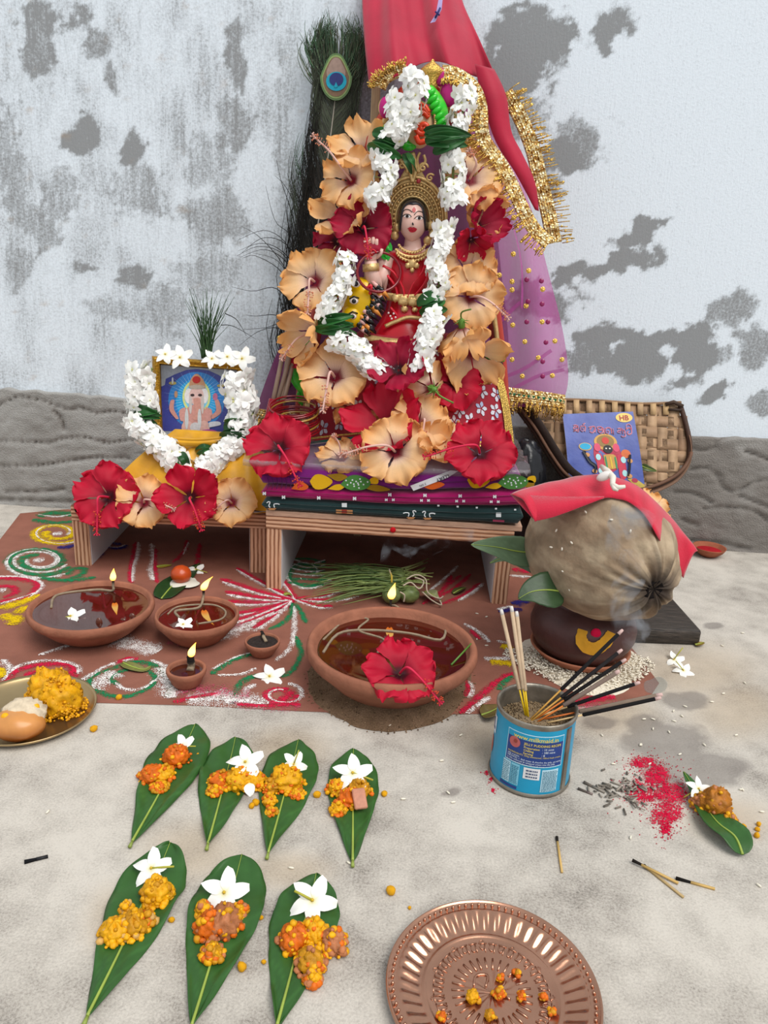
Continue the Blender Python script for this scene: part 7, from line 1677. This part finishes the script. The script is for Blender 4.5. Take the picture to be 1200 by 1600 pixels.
rang('red rangoli lines sweeping under the larger table', (690, 925), [('red', 5, [(690, 945), (725, 930), (750, 912)]), ('red', 4, [(680, 935), (710, 920), (735, 898)]), ('red', 4, [(700, 915), (720, 900)]), ('white', 4, [(715, 940), (740, 925), (755, 912)]), ('white', 3, [(670, 925), (700, 900), (715, 885)]), ('red', 5, [(660, 945), (690, 925), (705, 900)])])
rang('red and white rangoli curl near the brass plate', (60, 1058), [('red', 9, [(10, 1075), (20, 1052), (60, 1040), (105, 1040), (116, 1055), (100, 1068)]), ('red', 9, [(42, 1070), (45, 1055), (65, 1050), (80, 1058), (72, 1066)]), ('white', 6, [(5, 1065), (30, 1042), (80, 1033), (120, 1042), (122, 1055)]), ('white', 5, [(60, 1025), (100, 1012), (130, 1005)])])
rang('yellow and orange rangoli powder behind the brass plate', (5, 1055), [('yellow', 12, [(-2, 1045), (4, 1060)]), ('yellow', 8, [(2, 1075), (18, 1078)]), ('red', 5, [(5, 1072), (16, 1074)]), ('white', 8, [(2, 1032), (14, 1045), (8, 1060)])])
rang('green and white rangoli snail spiral with a red crest', (200, 1065), [('green', 7, [(262, 1090), (266, 1072), (255, 1050), (235, 1038), (205, 1036), (175, 1046), (145, 1058), (142, 1072), (160, 1084), (190, 1090), (225, 1080), (242, 1064), (236, 1052), (210, 1046), (185, 1052), (174, 1062), (185, 1072)]), ('white', 6, [(268, 1092), (275, 1070), (262, 1046), (235, 1032)]), ('white', 5, [(142, 1060), (160, 1045), (190, 1034), (215, 1030)]), ('white', 5, [(180, 1068), (195, 1078), (225, 1076), (248, 1060)]), ('red', 6, [(180, 1038), (200, 1030), (216, 1031)]), ('white', 7, [(105, 1075), (125, 1066), (148, 1052)])])
rang('green and white rangoli leaf tendrils beside the burnt lamp', (400, 1040), [('green', 7, [(330, 1055), (350, 1040), (370, 1030), (400, 1020)]), ('white', 4, [(330, 1048), (370, 1028), (410, 1018)]), ('white', 4, [(340, 1056), (375, 1055), (400, 1045)]), ('green', 9, [(365, 1092), (375, 1070), (395, 1058), (415, 1056)]), ('white', 7, [(380, 1095), (385, 1078), (400, 1070)]), ('green', 6, [(420, 985), (440, 975), (455, 960), (456, 942)]), ('green', 6, [(440, 1060), (460, 1045), (470, 1020), (462, 995)]), ('white', 5, [(430, 1035), (455, 1010), (460, 975), (459, 948)]), ('green', 5, [(478, 975), (472, 960), (462, 944)])])
rang('red rangoli flower centre by the sand heap', (430, 1090), [('red', 10, spi(438, 1087, 28, .5, 1.3, 0)), ('white', 5, spi(440, 1086, 36, .5, 1.0, 5)), ('red', 8, [(270, 1098), (310, 1090), (340, 1085)]), ('red', 8, [(370, 1102), (410, 1104), (470, 1102)]), ('white', 6, [(290, 1095), (330, 1094), (380, 1098)])])
rang('smudged white and pink powder along the front paint edge', (330, 1088), [('pink', 34, [(275, 1085), (330, 1080), (390, 1090)]), ('white', 30, [(290, 1094), (330, 1092), (370, 1094)]), ('white', 26, [(180, 1000), (215, 1010), (250, 1018)]), ('pink', 24, [(360, 1098), (420, 1104), (470, 1104)]), ('white', 20, [(330, 1000), (370, 985), (400, 975)]), ('white', 30, [(420, 1100), (380, 1096), (330, 1086)]), ('pink', 40, [(380, 940), (420, 938), (455, 936)]), ('white', 24, [(140, 1080), (160, 1064), (180, 1050)]), ('white', 26, [(255, 1040), (262, 1065), (268, 1092)]), ('pink', 22, [(260, 1008), (330, 990), (380, 976)])])
rang('red and green rangoli arc beside the tin can', (755, 1080), [('red', 8, [(718, 1116), (740, 1098), (765, 1075), (800, 1052)]), ('white', 6, [(728, 1117), (750, 1100), (765, 1090)]), ('green', 8, [(780, 1080), (785, 1068), (800, 1058)]), ('red', 7, [(722, 1060), (732, 1075), (728, 1090)]), ('white', 5, [(732, 1065), (738, 1078), (730, 1092)])])
rang('yellow and white rangoli petals before the clay pot', (780, 1032), [('yellow', 12, [(765, 1034), (785, 1036), (800, 1038)]), ('white', 8, [(756, 1030), (775, 1030), (798, 1030)]), ('yellow', 10, [(785, 1008), (800, 1016)]), ('white', 5, [(776, 1002), (795, 1006)]), ('white', 5, [(725, 975), (750, 990), (765, 1005)]), ('red', 5, [(735, 985), (750, 1000)])])
rang('dark blue rangoli flame beside the clay pot', (800, 950), [('blue', 12, [(800, 945), (815, 942), (820, 938)]), ('blue', 8, [(780, 958), (800, 953), (816, 955)]), ('white', 5, [(776, 954), (800, 948)]), ('red', 10, [(800, 890), (830, 895)]), ('white', 6, [(795, 900), (830, 902)])])
rang('red and blue rangoli remains under the low incense sticks', (955, 1080), [('red', 12, [(900, 1100), (935, 1092), (960, 1088)]), ('pink', 18, [(890, 1108), (940, 1104), (985, 1098)]), ('blue', 5, [(965, 1055), (975, 1060), (970, 1072)]), ('white', 5, [(960, 1050), (974, 1056), (975, 1068)]), ('white', 8, [(975, 1098), (1000, 1098)])])
# spilled vermilion
def spill(label, blobs, col, seed, dens=.6, grains=180):
    rr = random.Random(seed); mb = MB()
    for (cx, cy, rx, ry, h) in blobs:
        vs, cs, fs = [], [], []; n, m = 30, 8
        for i in range(m+1):
            s = i/m
            for k in range(n):
                a = 2*pi*k/n; q = s*(1+.35*nz(cos(a)*1.8, sin(a)*1.8, cx)*s); p = G(cx+rx*q*cos(a), cy+ry*q*sin(a)); vs.append((p.x, p.y, .0006+h*(1-s)**2*(1+.5*nz(p.x*200, p.y*200)))); cs.append((.85*(1-ss(.35, 1, s)),)*3)
        fs = [(i*n+k, i*n+(k+1) % n, (i+1)*n+(k+1) % n, (i+1)*n+k) for i in range(m) for k in range(n)]; mb.add(vs, fs, cs)
        for k in range(grains):
            a = rr.uniform(0, 2*pi); q = abs(rr.gauss(.6, .5)); p = G(cx+rx*q*cos(a), cy+ry*q*sin(a)); mb.sphere(p+Vector((0, 0, .0005)), rr.uniform(.0003, .0008), 4, 3, (1, 1, 1))
    o = mb.build('powder_spill', powder(label[:12], col, dens+.06)); tag(o, label, 'powder', kind='stuff'); return o
spill('bright red vermilion powder spilled beside the twisted leaf', [(1025, 1212, 36, 24, .001), (1050, 1240, 48, 28, .003), (1005, 1192, 32, 14, .0005), (1042, 1272, 40, 26, .0003), (1005, 1238, 42, 26, .0001), (1040, 1295, 14, 16, .0001)], '#c4143a', 1)
spill('small red vermilion splash at the foot of the tin can', [(768, 1218, 6, 6, .0004), (770, 1235, 5, 4, .0003), (760, 1208, 5, 5, .0002)], '#c4143a', 2, .6, 20)
# ash bits
rr = random.Random(12); mb = MB()
for k in range(70):
    x, y = rr.gauss(965, 26), rr.gauss(1234, 14); p = G(x, y); a = rr.gauss(-.5, .9); L2 = rr.uniform(.003, .011); d = Vector((cos(a), sin(a), 0))*L2; mb.tube([p+Vector((0, 0, .0012)), p+d+Vector((0, 0, .0012+rr.random()*.002))], rr.uniform(.0006, .0011), 5, mix(lin('#a39a8e'), lin('#5a534c'), rr.random()))
tag(mb.build('incense_ash', M_matte), 'grey incense ash fragments beside the red powder', 'ash', kind='stuff')
# larger burnt ends and matches
def lying(name, label, a, b, r, c0, c1, split, cat, group=None, lift=0.0, headc=None):
    A_, B_ = G(*a, r+lift), G(*b, r+lift*.3); t = thing(name, A_, label, cat, group); m = A_.lerp(B_, split)
    mb = MB(); mb.tube([A_, A_.lerp(m, .6), m], [r*1.25, r*1.05, r*.9], 6, lin(c0)); mb.build('burnt_head', M_matte, t)
    mb = MB(); mb.tube([m, B_], r, 4, lin(c1)); mb.build('stick', M_vc, t); return t
lying('matchstick', 'burnt match lying alone near the tin can', (870, 1308), (878, 1363), .0012, '#221d1a', '#c9a562', .14, 'match')
lying('matchstick', 'burnt match with the longest pale shaft in the trio', (988, 1344), (1060, 1380), .0012, '#221d1a', '#c9a562', .2, 'match', lift=.0022)
lying('matchstick', 'burnt match crossing beneath the pale one', (1006, 1352), (1068, 1402), .0012, '#221d1a', '#b59a6a', .08, 'match')
lying('matchstick', 'half-charred match beside the crossed pair', (1056, 1372), (1117, 1389), .0012, '#1c1917', '#c9a562', .38, 'match')
lying('burnt_stub', 'short black burnt stub lying alone on bare concrete', (38, 1347), (75, 1338), .0014, '#17171a', '#1d1d20', .5, 'stub')
lying('burnt_stub', 'longest grey ash stub by the vermilion', (912, 1222), (945, 1238), .0013, '#6a625a', '#8a8278', .4, 'stub')
lying('burnt_stub', 'short ash stub with a pink end', (903, 1232), (926, 1241), .0011, '#5a524c', '#7a6a66', .6, 'stub')
# scattered rice grains
rr = random.Random(44); SP = [(1020, 1140), (1045, 1145), (1053, 1128), (1062, 1180), (1015, 1195), (958, 1195), (1130, 1085), (1112, 1098), (1150, 1150), (1160, 1235), (1190, 1270), (1185, 1385), (1000, 1165), (1002, 1165), (1065, 1120), (1052, 1112), (1006, 1125), (1020, 1125), (1163, 1068), (708, 1255), (630, 1250), (690, 1190), (455, 1358), (570, 1225), (1100, 1165), (1160, 990), (1158, 1235), (985, 1310), (745, 1000), (745, 960), (760, 965), (720, 1150), (610, 1135), (640, 1130), (895, 1100), (545, 1350), (75, 1270), (760, 1010), (700, 1240), (1128, 1010), (470, 905), (600, 870), (1070, 1105), (940, 1150)]
for x, y in SP:
    o = link('rice_grain', ME_grain); q = G(x, y); o.location = (q.x, q.y, .0014); o.rotation_euler = (0, 0, rr.uniform(0, pi)); tag(o, 'single rice grain scattered on the floor', 'rice grain', 'rice grains on the floor')

# ------------------------------------------------------------------ syrup ball on a leaf, little leaves
leafthing('betel_leaf', 'dark leaf with milk spilled on it under the syrup ball', [G(252, 936, .002), G(270, 915, .004), G(292, 897, .004), G(312, 880, .003)], .020, lin('#24401f'), fold=.1)
q = G(283, 902, .012); t = thing('syrup_ball', (q.x, q.y, .004), 'glossy orange syrup ball resting on the dark leaf', 'sweet')
mb = MB(); mb.sphere((q.x, q.y, .017), (.0150, .0150, .0135), 30, 22, lin('#b8481a'), fn=lambda d: 1+.04*nz(d.x*3, d.y*3, d.z*3)); mb.build('ball', mat('fried_crust', None), t)
mb = MB(); mb.lathe([(.001, .0062), (.013, .006), (.019, .0045), (.021, .0035)], 30, Vector((q.x+.004, q.y-.002, .001)), lin('#d9d6c8'), fn=lambda r, a, i: r*(1+.25*nz(cos(a)*1.5, sin(a)*1.5, 4))); mb.build('milk_puddle', M_gloss, t)
leafthing('dry_leaf', 'yellowing small leaf on the green rangoli spiral', [G(192, 1036, .002), G(205, 1042, .003), G(225, 1047, .002), G(236, 1041, .002)], .007, lin('#7a7a45'), fold=.2)
leafthing('dry_leaf', 'flat yellow leaf behind the syrup ball', [G(245, 886, .002), G(257, 884, .002), G(268, 883, .002)], .0055, lin('#a08a2a'), fold=.05)
leafthing('dry_leaf', 'brown crushed leaf behind the tin can', [G(752, 1118, .003), G(768, 1112, .006), G(786, 1102, .004)], .012, lin('#6a5a34'), fold=.3)
leafthing('dry_leaf', 'small curled leaf under the larger table', [G(708, 928, .002), G(718, 922, .006), G(728, 918, .004)], .006, lin('#4a4a26'), fold=.4)
leafthing('dry_leaf', 'yellow petal scrap by the black board corner', [G(1086, 1008, .002), G(1094, 1006, .004), G(1100, 1004, .003)], .004, lin('#8a6a1a'), fold=.3)
leafthing('dry_leaf', 'tiny yellow leaf on the red rangoli rays', [G(444, 930, .002), G(450, 928, .003), G(456, 930, .002)], .004, lin('#8a7a2a'), fold=.2)
leafthing('green_leaf', 'green leaf scrap inside the basket by the booklet', [bplane(1002, 728, .006), bplane(1012, 732, .010), bplane(1026, 736, .006)], .005, lin('#4a5a30'), fold=.3, up=Vector((0, -1, .3)))
# grass bundle with green fruits
tg_ = thing('grass_bundle', G(600, 920), 'bundle of cut green grass laid before the larger table', 'grass'); rr = random.Random(31)
for k in range(150):
    y0_ = rr.uniform(-1, 1); bx_, by_ = 600+rr.uniform(-10, 40), 905+y0_*16; L2 = rr.uniform(60, 130); an = rr.uniform(-.16, .30)+y0_*.12
    x1_, y1_ = bx_-L2*cos(an), by_+L2*sin(an)*.75; z0_ = .004+rr.random()*.022
    a, b = G(bx_, by_, z0_), G(x1_, y1_, max(.0015, z0_*.5+rr.uniform(-.004, .012))); m = (a+b)/2+Vector((0, 0, rr.uniform(-.002, .008)))
    m.z = max(m.z, .002)
    mb = MB(); mb.tube(bez([a, m, b], 7), [.0010, .0010, .0009, .0008, .0007, .0005, .0002], 4, mix(lin('#3f5a2c'), lin('#8a9a55'), rr.random())); mb.build('grass_blade', M_leaf, tg_)
for k in range(16):
    bx_, by_ = 625+rr.uniform(-5, 10), 900+rr.uniform(-14, 16); x1_, y1_ = bx_+rr.uniform(30, 48), by_+rr.uniform(-24, 8); a, b = G(bx_, by_, .02), G(x1_, y1_, .022)
    mb = MB(); mb.tube([a, b], [.0013, .0009], 5, mix(lin('#7d8f4a'), lin('#a9b070'), rr.random())); mb.build('cut_stalk', M_leaf, tg_)
for k, (x, y, rx, ry) in enumerate(((597, 902, 17, 13), (622, 897, 14, 12), (612, 925, 15, 14), (640, 924, 16, 13))):
    q = G(x, y, .02); m = mpp(q); mb = MB(); mb.sphere((q.x, q.y, .003+ry*m), (rx*m, ry*m, ry*m), 22, 16, lambda d: mix(lin('#7c8a54'), lin('#5d6d3c'), .5+nz(d.x*3, d.y*3, d.z*3)), fn=lambda d: 1+.05*nz(d.x*2, d.y*2, d.z*2))
    tag(mb.build('green_fruit', M_leaf), ['pale green wild fruit at the near grass end of the bundle', 'round green fruit tied with yellow thread in the grass', 'green fruit directly behind the lamp flame', 'green fruit beside the white thread tangle'][k], 'fruit')
tw = thing('white_thread', G(665, 915, .01), 'loose tangle of white cotton thread on the grass bundle', 'thread')
for pts in ([(635, 905, .03), (650, 898, .035), (665, 905, .03), (668, 925, .02), (685, 935, .012), (692, 932, .008)], [(630, 915, .034), (642, 910, .036), (655, 920, .03), (662, 908, .03), (648, 902, .034)], [(625, 925, .034), (632, 930, .03), (631, 940, .02)], [(660, 925, .02), (675, 938, .01), (690, 945, .006), (682, 930, .01)]):
    mb = MB(); mb.tube(bez([G(*p) for p in pts], 24), .0011, 5, lin('#b9a893')); mb.build('thread', M_cloth, tw)
leafthing('dry_leaf', 'wilted pale leaf at the end of the thread tangle', [G(664, 925, .008), G(676, 930, .012), G(690, 940, .004)], .011, lin('#8d8f66'), fold=.3)
mb = MB(); mb.tube([G(608, 890, .034), G(612, 900, .036), G(612, 910, .03)], .0014, 5, lin('#b79a2c')); tag(mb.build('yellow_thread', M_cloth), 'short yellow thread tied across the round green fruit', 'thread')
# water puddle glints near the damp patch
def puddle(label, cx, cy, rx, ry):
    mb = MB(); n = 26; P = []
    for k in range(n): a = 2*pi*k/n; s = 1+.5*nz(cos(a)*1.3, sin(a)*1.3, cx*.1); q = G(cx+rx*s*cos(a), cy+ry*s*sin(a)); P.append((q.x, q.y, .0009))
    mb.poly(P); tag(mb.build('water_puddle', mat('water_film', '#8f9a98', .08, spec=.6, alpha=.28), smooth=False), label, 'puddle')
puddle('pale shiny wet film by the damp floor patch', 1024, 1072, 18, 12)
# smoke from the incense: thin real haze
def smoke(label, pts, r0, r1, dens, seed):
    P = bez([Vector(p) for p in pts], 30); mb = MB(); mb.tube(P, [r0+(r1-r0)*i/29 for i in range(30)], 12)
    m = bpy.data.materials.new('incense_smoke'); m.use_nodes = True; nt = m.node_tree; N = nt.nodes; L = nt.links; N.remove(N['Principled BSDF'])
    v = N.new('ShaderNodeVolumePrincipled'); v.inputs['Color'].default_value = (.85, .88, .95, 1); tc = N.new('ShaderNodeTexCoord')
    n = N.new('ShaderNodeTexNoise'); n.inputs['Scale'].default_value = 26; n.inputs['Detail'].default_value = 3; n.inputs['Distortion'].default_value = 1.6; L.new(tc.outputs['Object'], n.inputs[0])
    mr = N.new('ShaderNodeMapRange'); L.new(n.outputs['Fac'], mr.inputs[0]); mr.inputs[1].default_value = .5; mr.inputs[2].default_value = .72; mr.inputs[4].default_value = dens; L.new(mr.outputs[0], v.inputs['Density'])
    L.new(v.outputs[0], N['Material Output'].inputs['Volume'])
    o = mb.build('smoke_wisp', m); tag(o, label, 'smoke', kind='stuff'); return o
tp = V(973, 984, .70)
smoke('thin grey incense smoke rising past the coconut end', [V(972, 985, .70), V(965, 940, .72), V(985, 900, .74), V(975, 850, .76), V(990, 800, .78)], .008, .024, 70, 1)
smoke('faint smoke curling beneath the larger table', [V(600, 880, .98), V(610, 850, .985), V(650, 865, .99), V(700, 845, .99), V(750, 830, .98)], .006, .012, 26, 2)
smoke('faint bluish smoke drifting before the black board', [V(985, 1010, .74), V(1000, 970, .78), V(985, 940, .80)], .010, .020, 45, 3)
